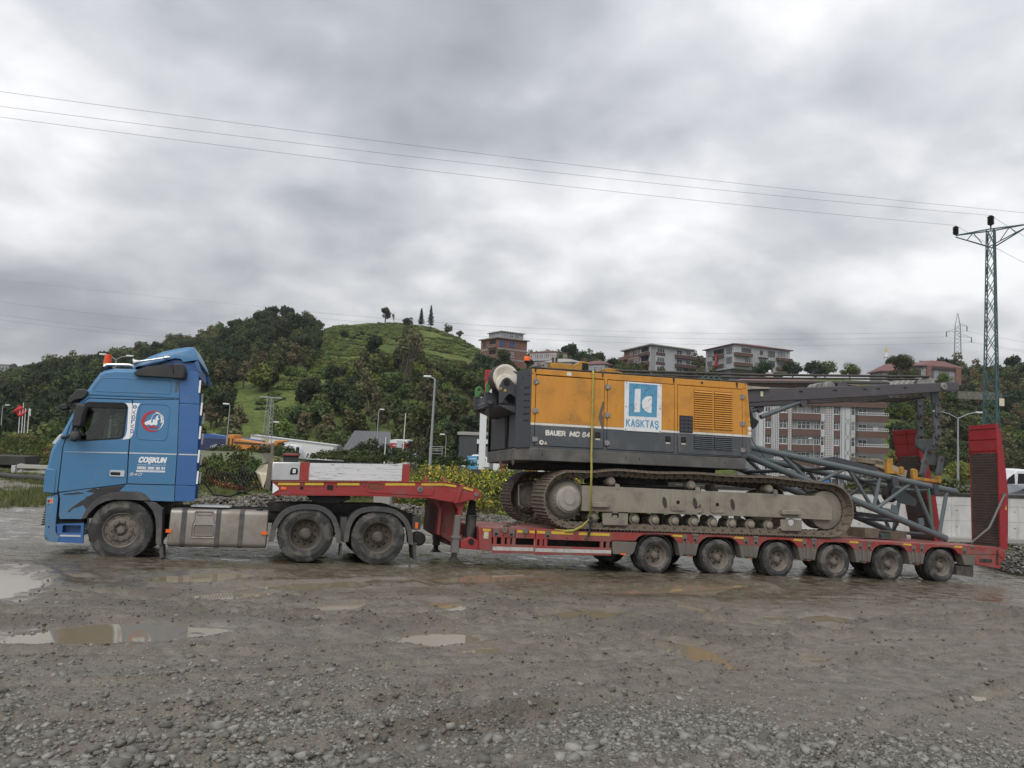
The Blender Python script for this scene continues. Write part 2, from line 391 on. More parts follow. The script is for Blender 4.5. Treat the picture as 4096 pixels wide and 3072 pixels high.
def near_detail(x, y):
    """ruts, clods and puddle basins; returns dz, wet mask, churned mask, puddle levels"""
    s, v = sv(x, y); dist = np.hypot(x, y)
    dz = (fbm(x*0.5, y*0.5, 3, 3)-0.5)*0.10*np.clip(dist/6, 0.3, 1) + (fbm(x*2.3, y*2.3, 4, 5)-0.5)*0.035
    dz = dz + (fbm(x*9, y*9, 3, 8)-0.5)*0.012
    churn = np.zeros_like(x); press = np.zeros_like(x)
    for pts, w, dep in RUTS:
        xs = [p[0] for p in pts]; ys = [p[1] for p in pts]
        k = np.interp(x, xs, ys) + (vnoise(x*0.6, x*0+pts[0][1], 21)-0.5)*0.25
        d = (y-k)*0.94
        band = np.exp(-(d/w)**4); ridge = np.exp(-((np.abs(d)-w*1.45)/(w*0.4))**2)
        tread = np.sign(np.sin((x*0.9+np.abs(d)*1.2)*48))*0.5
        on = sstep(0.35, 0.6, vnoise(x*0.45+3, y*0.3, 31))*0.5 + 0.5
        rough = fbm(x*7, y*7, 3, 40)
        dz = dz + on*1.5*(-dep*band + dep*0.9*ridge*rough*1.6 + band*tread*0.010*(rough > 0.45))
        churn = np.maximum(churn, on*np.maximum(band*0.25, ridge*rough*1.5)); press = np.maximum(press, on*band*(0.75+0.25*tread))
    # churned lumps
    lump = sstep(0.50, 0.66, fbm(x*0.9, y*1.7, 3, 55))*sstep(-7.8, -6.5, v)*(1-sstep(-4.5, -3.3, v))
    dz = dz + lump*(fbm(x*6, y*6, 4, 57))*0.075
    churn = np.clip(np.maximum(churn, lump), 0, 1)
    wz = sstep(-5.0, -3.4, v)*(1-sstep(7.0, 12.0, v))
    streak = fbm(s*0.35, v*2.6, 4, 71)
    wet = np.clip(wz*(0.85+0.8*(streak-0.35)*2) + 0.5*sstep(-0.5, 0.8, v)*(1-sstep(6, 10, v)) + 0.30*sstep(0.5, 0.66, fbm(x*0.6, y*0.9, 3, 77)), 0, 1)
    flat = wz*sstep(0.40, 0.55, streak)
    dz = dz*(1-0.80*flat)
    return dz, wet, churn, flat, press
def ground_z(x, y):
    x = np.asarray(x, float); y = np.asarray(y, float)
    z0 = base_z(x, y); dist = np.hypot(x, y)
    dz, wet, churn, flat, _ = near_detail(x, y)
    z = z0 + dz*(1-sstep(24, 40, dist)) + (fbm(x*0.12, y*0.12, 3, 9)-0.5)*0.5*sstep(24, 45, dist)
    if z.size < 4 and np.all(y > 24): return z, wet, churn
    for (cx, cy, a, b, yaw) in PUD:
        lvl = float(base_z(np.array([cx]), np.array([cy]))[0]) - 0.05
        dx, dy = x-cx, y-cy; c, s_ = math.cos(yaw), math.sin(yaw); u = (dx*c+dy*s_)/a; w = (-dx*s_+dy*c)/b
        q = np.sqrt(u*u+w*w) + (fbm(x*3.2, y*4.5, 4, 91)-0.5)*1.0
        sel = np.abs(u)+np.abs(w) < 5
        m = 1-sstep(1.53, 2.1, np.sqrt(u*u+w*w))
        z = z*(1-m) + (lvl+np.clip(0.07*(q-1.0), -0.03, 0.045)+0.008*(fbm(x*6, y*6, 2, 93)-0.5))*m
        wet = np.maximum(wet, 1.3*(1-sstep(0.95, 1.75, q)))
    return z, wet, churn
def build_ground():
    rr = np.concatenate([np.geomspace(0.4, 3.2, 14)[:-1], np.geomspace(3.2, 20, 400)[:-1], np.geomspace(20, 60, 120)[:-1], np.geomspace(60, 4500, 90)])
    th = np.concatenate([np.linspace(-180, -44, 40)[:-1], np.linspace(-44, 44, 620)[:-1], np.linspace(44, 180, 40)[:-1]])
    A, B = np.meshgrid(np.radians(th), rr); X = B*np.sin(A); Y = B*np.cos(A)
    Z, wet, churn = ground_z(X, Y)
    s, v = sv(X, Y)
    vb = v+9.7+0.27*X+(fbm(X*0.6, Y*0.6, 3, 107)-0.5)*1.6; grav = sstep(0.9, -1.5, vb)*sstep(0.32, 0.60, fbm(X*0.75, Y*0.9, 5, 101, 0.62))
    grass = sstep(7.5, 11.0, v + (fbm(X*0.5, Y*0.5, 3, 111)-0.5)*9)*sstep(0.36, 0.5, fbm(X*0.3, Y*0.6, 4, 113))
    grass = np.maximum(grass, sstep(26, 34, Y)) * (Y > 10)
    press = near_detail(X, Y)[4]*(B < 24); grav = grav*(1-0.85*press)
    nr, na = X.shape
    idx = np.arange(nr*na).reshape(nr, na)
    q = np.stack([idx[:-1, :], np.roll(idx, -1, 1)[:-1, :], np.roll(idx, -1, 1)[1:, :], idx[1:, :]], -1).reshape(-1, 4)
    me = bpy.data.meshes.new('ground'); nv = nr*na + 1; nf = len(q)
    V = np.concatenate([np.stack([X.ravel(), Y.ravel(), Z.ravel()], -1), [[0, 0, float(ground_z(np.zeros(1), np.zeros(1))[0][0])]]])
    tri = np.stack([np.full(na, nv-1), idx[0], np.roll(idx[0], -1)], -1)
    me.vertices.add(nv); me.vertices.foreach_set('co', V.ravel())
    me.loops.add(nf*4 + na*3); me.loops.foreach_set('vertex_index', np.concatenate([q[:, ::-1].ravel(), tri[:, ::-1].ravel()]))
    me.polygons.add(nf + na); me.polygons.foreach_set('loop_start', np.concatenate([np.arange(nf)*4, nf*4+np.arange(na)*3]))
    me.update(); me.validate()
    for nm, arr in (('wet', wet), ('churn', churn), ('grav', grav), ('grass', grass), ('press', press)):
        a = me.attributes.new(nm, 'FLOAT', 'POINT'); a.data.foreach_set('value', np.concatenate([arr.ravel(), [0.0]]).astype(np.float32))
    me.shade_smooth()
    return me
def ground_mat():
    m, nt, N, L, b = nodes('muddy_gravel')
    tc = N.new('ShaderNodeTexCoord'); v = tc.outputs['Object']
    def attr(n):
        a = N.new('ShaderNodeAttribute'); a.attribute_name = n; return a.outputs['Fac']
    wet, churn, grav, grass = attr('wet'), attr('churn'), attr('grav'), attr('grass')
    n1 = noise(N, L, v, 0.7, 5, 0.6); n2 = noise(N, L, v, 6, 6, 0.65); n3 = noise(N, L, v, 40, 4, 0.7)
    mud = mixc(N, L, ramp(N, L, n1, 0.35, 0.65), (0.212, 0.188, 0.142), (0.278, 0.255, 0.206))
    mud = mixc(N, L, ramp(N, L, n2, 0.42, 0.68), mud, (0.140, 0.120, 0.088))
    mud = mixc(N, L, mth(N, L, 'MULTIPLY', ramp(N, L, n3, 0.50, 0.72), 0.55), mud, (0.070, 0.060, 0.048))
    mud = mixc(N, L, mth(N, L, 'MULTIPLY', churn, 0.75), mud, (0.070, 0.052, 0.036))
    mud = mixc(N, L, mth(N, L, 'MULTIPLY', attr('press'), 0.75), mud, (0.265, 0.236, 0.185))
    vo = N.new('ShaderNodeTexVoronoi'); vo.inputs['Scale'].default_value = 34; L.new(v, vo.inputs['Vector']); vo.inputs['Randomness'].default_value = 1
    sp = N.new('ShaderNodeSeparateColor'); L.new(vo.outputs['Color'], sp.inputs[0])
    st = mixc(N, L, sp.outputs[0], (0.10, 0.098, 0.084), (0.27, 0.26, 0.228))
    st = mixc(N, L, ramp(N, L, vo.outputs['Distance'], 0.25, 0.62), st, (0.05, 0.046, 0.038))
    gk = mth(N, L, 'MAXIMUM', grav, mth(N, L, 'MULTIPLY', ramp(N, L, n2, 0.38, 0.62), 0.55))
    gk = mth(N, L, 'MULTIPLY', gk, mth(N, L, 'SUBTRACT', 1.0, mth(N, L, 'MULTIPLY', attr('press'), 0.85)))
    c = mixc(N, L, gk, mud, st)
    sk = noise(N, L, v, 95, 3, 0.75); c = mixc(N, L, mth(N, L, 'MULTIPLY', ramp(N, L, sk, 0.56, 0.66), 0.6), c, (0.27, 0.26, 0.23)); c = mixc(N, L, mth(N, L, 'MULTIPLY', ramp(N, L, sk, 0.44, 0.34), 0.6), c, (0.065, 0.055, 0.042))
    gr = mixc(N, L, n2, (0.05, 0.075, 0.022), (0.115, 0.135, 0.045))
    c = mixc(N, L, mth(N, L, 'MULTIPLY', grass, 0.9), c, gr)
    wk = mth(N, L, 'MINIMUM', mth(N, L, 'MULTIPLY', wet, mth(N, L, 'ADD', 0.22, ramp(N, L, noise(N, L, v, 3.5, 5, 0.65), 0.35, 0.62))), 1.0)
    c = mixc(N, L, mth(N, L, 'MULTIPLY', wk, 0.72), c, (0.090, 0.070, 0.045))
    L.new(c, b.inputs['Base Color'])
    rr = N.new('ShaderNodeMapRange'); L.new(wk, rr.inputs[0]); rr.inputs[3].default_value = 0.60; rr.inputs[4].default_value = 0.07
    L.new(rr.outputs[0], b.inputs['Roughness'])
    b.inputs['Specular IOR Level'].default_value = 0.5
    hgt = mth(N, L, 'ADD', mth(N, L, 'MULTIPLY', n3, 0.6), mth(N, L, 'MULTIPLY', mth(N, L, 'MULTIPLY', vo.outputs['Distance'], gk), -1.4))
    hgt = mth(N, L, 'ADD', hgt, mth(N, L, 'MULTIPLY', noise(N, L, v, 130, 3, 0.6), 0.25))
    bp = N.new('ShaderNodeBump'); bp.inputs['Distance'].default_value = 0.03
    L.new(mth(N, L, 'SUBTRACT', 0.75, mth(N, L, 'MULTIPLY', wk, 0.70)), bp.inputs['Strength'])
    L.new(hgt, bp.inputs['Height']); L.new(bp.outputs[0], b.inputs['Normal'])
    return m
gme = build_ground(); gme.materials.append(ground_mat())
tag(link('ground', gme), kind='structure')
# puddles: level sheets of muddy water lying in the basins
m_, nt_, N_, L_, b_w = nodes('muddy_water')
b_w.inputs['Base Color'].default_value = (0.165, 0.138, 0.095, 1); b_w.inputs['Roughness'].default_value = 0.03; b_w.inputs['IOR'].default_value = 1.33
WATER = m_
for (cx, cy, a, b, yaw) in PUD:
    lvl = float(base_z(np.array([cx]), np.array([cy]))[0]) - 0.05
    tag(link('puddle', MB().add([(1.5*a*math.cos(t), 1.5*b*math.sin(t), 0) for t in [2*math.pi*i/40 for i in range(40)]], [tuple(range(40))]).mesh('puddle', WATER, angle=0, fix=False), None, Matrix.Translation((cx, cy, lvl)) @ Matrix.Rotation(yaw, 4, 'Z')), kind='structure')
# loose stones
def ico():
    t = (1+5**0.5)/2; v = np.array([(-1,t,0),(1,t,0),(-1,-t,0),(1,-t,0),(0,-1,t),(0,1,t),(0,-1,-t),(0,1,-t),(t,0,-1),(t,0,1),(-t,0,-1),(-t,0,1)])/math.hypot(1, t)
    f = np.array([(0,11,5),(0,5,1),(0,1,7),(0,7,10),(0,10,11),(1,5,9),(5,11,4),(11,10,2),(10,7,6),(7,1,8),(3,9,4),(3,4,2),(3,2,6),(3,6,8),(3,8,9),(4,9,5),(2,4,11),(6,2,10),(8,6,7),(9,8,1)])
    return v, f
CUBE = (np.array([(-1,-1,-1),(1,-1,-1),(1,1,-1),(-1,1,-1),(-1,-1,1),(1,-1,1),(1,1,1),(-1,1,1)])*0.62, np.array([(0,2,1),(0,3,2),(4,5,6),(4,6,7),(0,1,5),(0,5,4),(1,2,6),(1,6,5),(2,3,7),(2,7,6),(3,0,4),(3,4,7)]))
def stones(name, xs, ys, size, mat, seed, flat=0.62, sink=0.25, zs=None):
    rs_ = np.random.RandomState(seed); n = len(xs); iv, iff = CUBE; nv_ = len(iv)
    z = ground_z(xs, ys)[0] if zs is None else zs
    jit = 1 + rs_.uniform(-0.42, 0.42, (n, nv_, 3)); P = iv[None]*jit
    P = P*np.stack([rs_.uniform(0.75, 1.35, n), rs_.uniform(0.7, 1.2, n), rs_.uniform(flat*0.6, flat*1.25, n)], -1)[:, None, :]
    tilt = rs_.uniform(-0.5, 0.5, n); a = rs_.uniform(0, 6.28, n)
    ct, st = np.cos(tilt), np.sin(tilt); x, y_, z_ = P[..., 0], P[..., 1], P[..., 2]
    x, z_ = x*ct[:, None]-z_*st[:, None], x*st[:, None]+z_*ct[:, None]
    ca, sa = np.cos(a)[:, None], np.sin(a)[:, None]; x, y_ = x*ca-y_*sa, x*sa+y_*ca
    P = np.stack([x, y_, z_], -1)*size[:, None, None] + np.stack([xs, ys, z+size*(flat*0.8-sink)], -1)[:, None, :]
    F_ = (iff[None] + (np.arange(n)*nv_)[:, None, None]).reshape(-1, 3)
    me = bpy.data.meshes.new(name); me.vertices.add(n*nv_); me.vertices.foreach_set('co', P.ravel())
    me.loops.add(len(F_)*3); me.loops.foreach_set('vertex_index', F_.ravel()); me.polygons.add(len(F_)); me.polygons.foreach_set('loop_start', np.arange(len(F_))*3)
    me.update(); me.validate(); me.materials.append(mat)
    return tag(link(name, me), kind='stuff')
def stone_mat(name, c0, c1, rough=0.8):
    m, nt, N, L, b = nodes(name)
    g = N.new('ShaderNodeNewGeometry'); tc = N.new('ShaderNodeTexCoord')
    r = N.new('ShaderNodeValToRGB'); L.new(g.outputs['Random Per Island'], r.inputs[0]); e = r.color_ramp.elements
    e[0].color = c4(c0); e[1].color = c4(c1); k = e.new(0.45); k.color = c4(tuple((a+b_)*0.42 for a, b_ in zip(c0, c1))); k = e.new(0.85); k.color = c4(tuple(x*0.8 for x in c1))
    L.new(mixc(N, L, mth(N, L, 'MULTIPLY', noise(N, L, tc.outputs['Object'], 60, 4, 0.7), 0.6), r.outputs[0], (0.10, 0.09, 0.075)), b.inputs['Base Color']); b.inputs['Roughness'].default_value = rough
    bp = N.new('ShaderNodeBump'); bp.inputs['Strength'].default_value = 0.4; bp.inputs['Distance'].default_value = 0.004; L.new(noise(N, L, tc.outputs['Object'], 180, 3), bp.inputs['Height']); L.new(bp.outputs[0], b.inputs['Normal'])
    return m
STONE = stone_mat('crushed_stone', (0.065, 0.066, 0.056), (0.32, 0.312, 0.28))
CLOD = stone_mat('mud_clod', (0.05, 0.041, 0.031), (0.14, 0.12, 0.092), 0.7)
rs_ = np.random.RandomState(11)
def scatter(n, r0, r1, seed):
    q = np.random.RandomState(seed); a = np.radians(q.uniform(-42, 42, n)); d = np.exp(q.uniform(math.log(r0), math.log(r1), n)); return d*np.sin(a), d*np.cos(a)
x, y = scatter(300000, 3.2, 11, 1); s, v = sv(x, y)
vb = v+9.7+0.27*x+(fbm(x*0.6, y*0.6, 3, 107)-0.5)*1.6; den = sstep(0.9, -1.5, vb)*(0.12+0.88*sstep(0.34, 0.60, fbm(x*0.75, y*0.9, 5, 101, 0.62))) + 0.035*sstep(4.0, 0.0, vb)
k = rs_.uniform(0, 1, len(x)) < (np.clip(den, 0, 1)*0.62 + 0.006)*(1-0.85*near_detail(x, y)[4])
x, y = x[k], y[k]; vb = vb[k]; sz = np.clip(np.exp(rs_.normal(math.log(0.0085), 0.55, len(x))), 0.004, 0.045)*(1+0.45*sstep(-0.3, -2.2, vb))
x, y, sz = x[:85000], y[:85000], sz[:85000]
stones('gravel', x, y, sz, STONE, 3, 0.62, 0.42)
x, y = scatter(22000, 4.5, 22, 5); s, v = sv(x, y); ch = near_detail(x, y)[2]
k = rs_.uniform(0, 1, len(x)) < 0.018 + 0.75*ch; x, y = x[k], y[k]
stones('mud', x, y, np.clip(np.exp(rs_.normal(math.log(0.011), 0.45, len(x))), 0.005, 0.022), CLOD, 4)
# ================================================================== TRACTOR
BLUE = pm('cab_blue_paint', (0.052, 0.168, 0.315), 0.32, var=0.06, dirt=(0.16, 0.17, 0.17), amount=0.10, ds=3.0, streak=0.22, low=(0.2, 1.35, 0.55), bump=0.02, bs=90)
BLUE2 = pm('fairing_blue_paint', (0.034, 0.112, 0.29), 0.36, var=0.06, dirt=(0.14, 0.15, 0.16), amount=0.08, ds=3.0, streak=0.12, bump=0.02, bs=90)
BLACKP = pm('black_plastic', (0.022, 0.022, 0.023), 0.6, dirt=MUD, amount=0.15, low=(0.1, 1.0, 0.4), bump=0.15, bs=120)
GREYP = pm('grey_plastic', (0.045, 0.045, 0.047), 0.62, dirt=MUD, amount=0.22, low=(0.1, 1.0, 0.55), bump=0.15, bs=120)
SEAM = pm('seam_black', (0.006, 0.006, 0.007), 0.8)
CHASSIS = pm('chassis_black', (0.014, 0.014, 0.014), 0.6, dirt=MUDD, amount=0.35, bump=0.2, bs=40)
WHITE = pm('white_vinyl', (0.72, 0.73, 0.74), 0.45, var=0.03, dirt=(0.4, 0.4, 0.4), amount=0.1)
SILVER = pm('silver_strip', (0.55, 0.56, 0.58), 0.35, metal=0.4, dirt=(0.3, 0.3, 0.3), amount=0.2)
CHROME = pm('chrome', (0.75, 0.76, 0.77), 0.16, metal=1.0, var=0.04)
ALU = pm('tank_aluminium', (0.33, 0.31, 0.28), 0.45, metal=0.65, dirt=(0.24, 0.20, 0.165), amount=0.5, ds=1.8, streak=0.5, low=(0.1, 0.7, 0.6), bump=0.03, bs=60)
ORANGE = pm('amber_lens', (0.75, 0.13, 0.02), 0.25, var=0.2, vs_=30)
REDV = pm('red_vinyl', (0.42, 0.012, 0.016), 0.45, var=0.05)
NAVY = pm('navy_vinyl', (0.03, 0.09, 0.26), 0.45, var=0.05)
GLASS = glass('cab_glass', (0.68, 0.73, 0.71))
SEAT = pm('seat_cloth', (0.10, 0.105, 0.11), 0.9)
CURT = pm('curtain_cloth', (0.30, 0.32, 0.33), 0.9)
TYRE = None; RIM = None
def tyre_material():
    m, nt, N, L, b = nodes('muddy_rubber')
    tc = N.new('ShaderNodeTexCoord'); v = tc.outputs['Object']
    oi = N.new('ShaderNodeObjectInfo'); add = N.new('ShaderNodeVectorMath'); add.operation = 'ADD'; L.new(v, add.inputs[0])
    sc = N.new('ShaderNodeVectorMath'); sc.operation = 'SCALE'; sc.inputs[0].default_value = (13, 7, 9); L.new(oi.outputs['Random'], sc.inputs['Scale']); L.new(sc.outputs[0], add.inputs[1])
    q = add.outputs[0]
    base = mixc(N, L, noise(N, L, q, 5, 4), (0.018, 0.019, 0.020), (0.045, 0.045, 0.044))
    d1 = ramp(N, L, noise(N, L, q, 3.2, 8, 0.68, 0.8), 0.47, 0.60)
    d2 = ramp(N, L, noise(N, L, q, 22, 5, 0.7, 1.2), 0.52, 0.66)
    d = mth(N, L, 'MAXIMUM', mth(N, L, 'MULTIPLY', d1, 0.68), mth(N, L, 'MULTIPLY', d2, 0.32))
    L.new(mixc(N, L, d, base, (0.145, 0.134, 0.118)), b.inputs['Base Color']); b.inputs['Roughness'].default_value = 0.78
    b.inputs['Specular IOR Level'].default_value = 0.35
    bp = N.new('ShaderNodeBump'); bp.inputs['Strength'].default_value = 0.45; bp.inputs['Distance'].default_value = 0.012
    L.new(noise(N, L, q, 30, 6, 0.7), bp.inputs['Height']); L.new(bp.outputs[0], b.inputs['Normal'])
    return m
TYRE = tyre_material()
RIM = pm('muddy_steel_rim', (0.165, 0.145, 0.122), 0.6, metal=0.25, var=0.2, vs_=6, dirt=(0.10, 0.085, 0.07), amount=0.45, ds=5, bump=0.25, bs=50)
RIM2 = pm('dirty_rear_rim', (0.105, 0.09, 0.072), 0.65, metal=0.2, var=0.2, vs_=6, dirt=(0.06, 0.05, 0.042), amount=0.45, ds=5, bump=0.3, bs=50)

def tyre_mb(Ro, Ri, W, n=72, lug=True):
    """outer face at y=0, tread from there to y=W"""
    b = W*0.10
    prof = [(Ri-0.012, b*1.6), (Ri, b*0.9), (Ri+0.02, b*0.35), (Ri+(Ro-Ri)*0.40, 0.0), (Ri+(Ro-Ri)*0.46, -0.004), (Ri+(Ro-Ri)*0.52, 0.002), (Ri+(Ro-Ri)*0.72, b*0.30), (Ro-0.045, b*0.55), (Ro-0.016, b*0.75), (Ro, b*1.35)]
    for g in (0.30, 0.50, 0.70):
        prof += [(Ro, W*g-0.012), (Ro-0.013, W*g-0.008), (Ro-0.013, W*g+0.008), (Ro, W*g+0.012)]
    prof += [(Ro, W-b*1.35), (Ro-0.016, W-b*0.75), (Ro-0.05, W-b*0.5), (Ri+(Ro-Ri)*0.45, W), (Ri, W-b*0.9), (Ri-0.012, W-b*1.6)]
    def rad(i, k, r):
        if lug and r > Ro-0.02 and (i % 2): return r-0.009
        return r
    return MB().lathe(prof, n=n, rad=rad)

def oval(cx, cz, a, rx, rz, n=10):
    c, s_ = math.cos(a), math.sin(a)
    return [(cx + x*c - z*s_, cz + x*s_ + z*c) for x, z in [(rx*math.cos(2*math.pi*i/n), rz*math.sin(2*math.pi*i/n)) for i in range(n)]]

def front_wheel(parent, x, y, z, flip=False):
    w = empty('wheel', Matrix.Translation((x, y, z)) @ (Matrix.Rotation(math.pi, 4, 'Z') if flip else Matrix()), parent)
    tyre_mb(0.535, 0.30, 0.31).build('tyre', TYRE, w)
    m = MB().lathe([(0.305, 0.05), (0.312, 0.028), (0.300, 0.018), (0.283, 0.03), (0.275, 0.06), (0.268, 0.055)], n=48)
    holes = [oval(0.243*math.cos(t), 0.243*math.sin(t), t+math.pi/2, 0.020, 0.009) for t in [2*math.pi*(i+0.5)/10 for i in range(10)]]
    m.plate(circ(0, 0, 0.27, 48), holes + [circ(0, 0, 0.115, 24)], 0.055, 0.067)
    m.lathe([(0.215, 0.055), (0.19, 0.03), (0.125, 0.026), (0.112, 0.05), (0.09, 0.085)], n=48)
    m.build('rim', RIM, w)
    MB().disc((0, 0.10, 0), 0.30, 32).build('brake_drum', CHASSIS, w, fix=False)
    h = MB().lathe([(0.11, 0.085), (0.075, 0.07), (0.065, 0.03), (0.055, 0.012), (0.0, 0.008)], n=24)
    for i in range(10):
        t = 2*math.pi*i/10; h.cyl((0.158*math.cos(t), 0.03, 0.158*math.sin(t)), (0.158*math.cos(t), 0.0, 0.158*math.sin(t)), 0.021, 0.017, 8)
    for i in range(5):
        t = 2*math.pi*(i+0.3)/5; h.obox((0.085*math.cos(t), 0.062, 0.085*math.sin(t)), (0.03*math.cos(t), 0, 0.03*math.sin(t)), (0, 0.02, 0), (-0.006*math.sin(t), 0, 0.006*math.cos(t)))
    h.build('hub', RIM, w)
    return w

def dual_wheel(parent, x, y, z, Ro, Ri, W, hub_r, hub_out, mat, nh=10, inner=True, nuts=10, hole=(0.028, 0.016)):
    """dished rear wheel with its inner twin"""
    w = empty('wheel', (x, y, z), parent)
    tyre_mb(Ro, Ri, W).build('tyre', TYRE, w)
    if inner: tyre_mb(Ro, Ri, W).build('inner_tyre', TYRE, w, (0, W+0.05, 0))
    dish = W*0.62
    m = MB().lathe([(Ri+0.006, 0.055), (Ri+0.016, 0.03), (Ri+0.004, 0.018), (Ri-0.014, 0.03), (Ri-0.025, 0.06), (Ri-0.03, dish*0.6), (Ri-0.06, dish*0.95), (Ri-0.075, dish)], n=48)
    hr = Ri-0.105
    holes = [oval(hr*math.cos(t), hr*math.sin(t), t+math.pi/2, hole[0], hole[1]) for t in [2*math.pi*(i+0.5)/nh for i in range(nh)]]
    m.plate(circ(0, 0, Ri-0.072, 48), holes + [circ(0, 0, hub_r*0.9, 24)], dish-0.004, dish+0.010)
    m.build('rim', mat, w)
    MB().disc((0, dish+0.05, 0), Ri-0.02, 32).build('brake_drum', CHASSIS, w, fix=False)
    h = MB().lathe([(hub_r*1.0, dish), (hub_r*1.02, hub_out+0.05), (hub_r*0.92, hub_out+0.03), (hub_r*0.72, hub_out+0.012), (hub_r*0.66, hub_out), (0, hub_out-0.006)], n=24)
    for i in range(nuts):
        t = 2*math.pi*i/nuts; q = hub_r*1.0+0.028
        h.cyl((q*math.cos(t), dish, q*math.sin(t)), (q*math.cos(t), dish-0.032, q*math.sin(t)), 0.013, 0.011, 6)
        q = hub_r*0.85; h.cyl((q*math.cos(t+.3), hub_out+0.04, q*math.sin(t+.3)), (q*math.cos(t+.3), hub_out+0.008, q*math.sin(t+.3)), 0.010, 0.010, 6)
    h.build('hub', mat, w)
    return w

truck = tag(empty('truck_tractor', F_TRACTOR), 'muddy blue truck tractor with high sleeper cab and scraped wheel arch', 'truck')
def tumble(x, y, z):
    if z > 2.0:
        k = 0.05*(z-2.0)
        y = y + k*(1 - 2*min(1, max(0, y/2.5)))
    return x, y, z
CUTS = (2.0, 2.45, 2.9, 3.15)

# --- cab shell: front, roof, back and floor; rounded towards the sides
SH = [(-1.27,1.07,1),(-1.31,1.30,1),(-1.315,1.50,1),(-1.29,1.80,1),(-1.25,1.95,1),(-1.15,2.15,1),(-1.06,2.40,1),(-0.97,2.65,1),(-0.83,2.95,1),(-0.70,3.20,1),(-0.66,3.28,1),(-0.58,3.345,1),(-0.41,3.385,1),(-0.06,3.405,1),(0.30,3.425,1),(0.69,3.44,1),
      (0.71,3.27,0),(0.745,2.87,0),(0.80,1.96,0),(0.838,1.00,0),(0.44,1.00,0),(0.34,1.10,0),(0.24,1.14,0),(-0.08,1.14,0),(-0.24,1.11,0),(-0.40,1.03,0),(-0.51,0.92,0),(-0.59,0.78,0),(-0.64,0.64,0),(-0.99,0.63,0),(-1.03,1.00,0)]
def shell_ring(inset):
    n = len(SH); out = []
    for i, (x, z, w) in enumerate(SH):
        a = SH[i-1]; b = SH[(i+1) % n]
        tx, tz = b[0]-a[0], b[1]-a[1]; l = math.hypot(tx, tz)
        nx, nz = tz/l, -tx/l       # points inwards for this clockwise outline
        out.append((x + nx*inset*w, z + nz*inset*w))
    return out
st = [(0.0, 0.085), (0.02, 0.05), (0.06, 0.022), (0.14, 0.004), (0.30, 0.0)]
st = st + [(2.5-y, d) for y, d in st[::-1]]
body = MB(); wind = MB(); rings = [shell_ring(d) for _, d in st]; n = len(SH)
vv = [(x, st[j][0], z) for j, rg in enumerate(rings) for x, z in rg]
fb = []; fwd = []
for j in range(len(st)-1):
    for i in range(n):
        q = (j*n+i, j*n+(i+1) % n, (j+1)*n+(i+1) % n, (j+1)*n+i)
        if i in (4, 5, 6) and 2 <= j <= len(st)-4: fwd.append(q)
        else: fb.append(q)
body.add(vv, fb).build('cab_shell', BLUE, truck, deform=tumble)
wind.add(vv, fwd).build('windscreen', GLASS, truck, deform=tumble)
WIN = [(-0.905,2.60),(-0.86,2.66),(-0.74,2.715),(-0.20,2.74),(-0.14,2.715),(-0.115,2.66),(-0.12,2.16),(-0.15,2.11),(-0.20,2.09),(-0.80,2.015),(-0.95,2.03),(-0.975,2.06),(-0.95,2.30)]
side_in = [p for p in shell_ring(0.085)]
for y0, y1, nm in ((0.012, 0.02, 'near'), (2.48, 2.488, 'far')):
    MB().plate(side_in, [WIN], y0, y1, CUTS).build('side_wall', SEAM, truck, deform=tumble)
DOOR = [(-0.76,2.785),(-0.055,2.805),(-0.035,2.73),(-0.015,1.86),(0.012,1.29),(-0.33,1.23),(-0.70,1.165),(-1.05,1.10),(-1.065,1.14),(-1.065,1.90),(-0.995,2.30),(-0.87,2.66)]
panels = {
 'corner_panel': ([(-1.205,1.08),(-1.235,1.30),(-1.235,1.50),(-1.21,1.78),(-1.17,1.93),(-1.07,2.13),(-0.98,2.38),(-0.885,2.63),(-0.79,2.83),(-0.765,2.80),(-0.885,2.66),(-1.01,2.30),(-1.08,1.90),(-1.08,1.09)], []),
 'roof_side_panel': ([(-0.785,2.845),(0.742,2.89),(0.70,3.27),(0.685,3.36),(0.30,3.345),(-0.06,3.325),(-0.38,3.305),(-0.53,3.275),(-0.61,3.22),(-0.655,3.12),(-0.74,2.95)], []),
 'door_header': ([(-0.765,2.80),(-0.07,2.82),(0.742,2.878),(0.742,2.882),(-0.785,2.836)], []),
 'sleeper_panel': ([(-0.035,2.81),(0.742,2.868),(0.80,1.96),(0.818,1.305),(0.028,1.295),(0.003,1.86),(-0.017,2.73)], []),
 'rear_skirt': ([(0.015,1.275),(0.818,1.29),(0.836,1.00),(0.45,1.00),(0.34,1.11),(0.25,1.15),(-0.08,1.15),(-0.09,1.155)], []),
 'step_panel': ([(-1.045,1.085),(-0.71,1.15),(-0.33,1.215),(0.0,1.272),(-0.10,1.155),(-0.24,1.115),(-0.40,1.035),(-0.515,0.92),(-0.595,0.78),(-0.645,0.645),(-0.985,0.635),(-1.01,0.69),(-1.02,0.99)], []),
}
for nm, (o, h) in panels.items():
    for y0, y1 in ((0.0, 0.012), (2.488, 2.5)):
        MB().plate(o, h, y0, y1, CUTS).build(nm, BLUE, truck, deform=tumble, bevel=0.003)
door = MB().plate(DOOR, [WIN], 0.0, 0.014, CUTS).build('door', BLUE, truck, deform=tumble, bevel=0.003)
MB().plate(DOOR, [WIN], 2.486, 2.5, CUTS).build('door', BLUE, truck, deform=tumble, bevel=0.003)
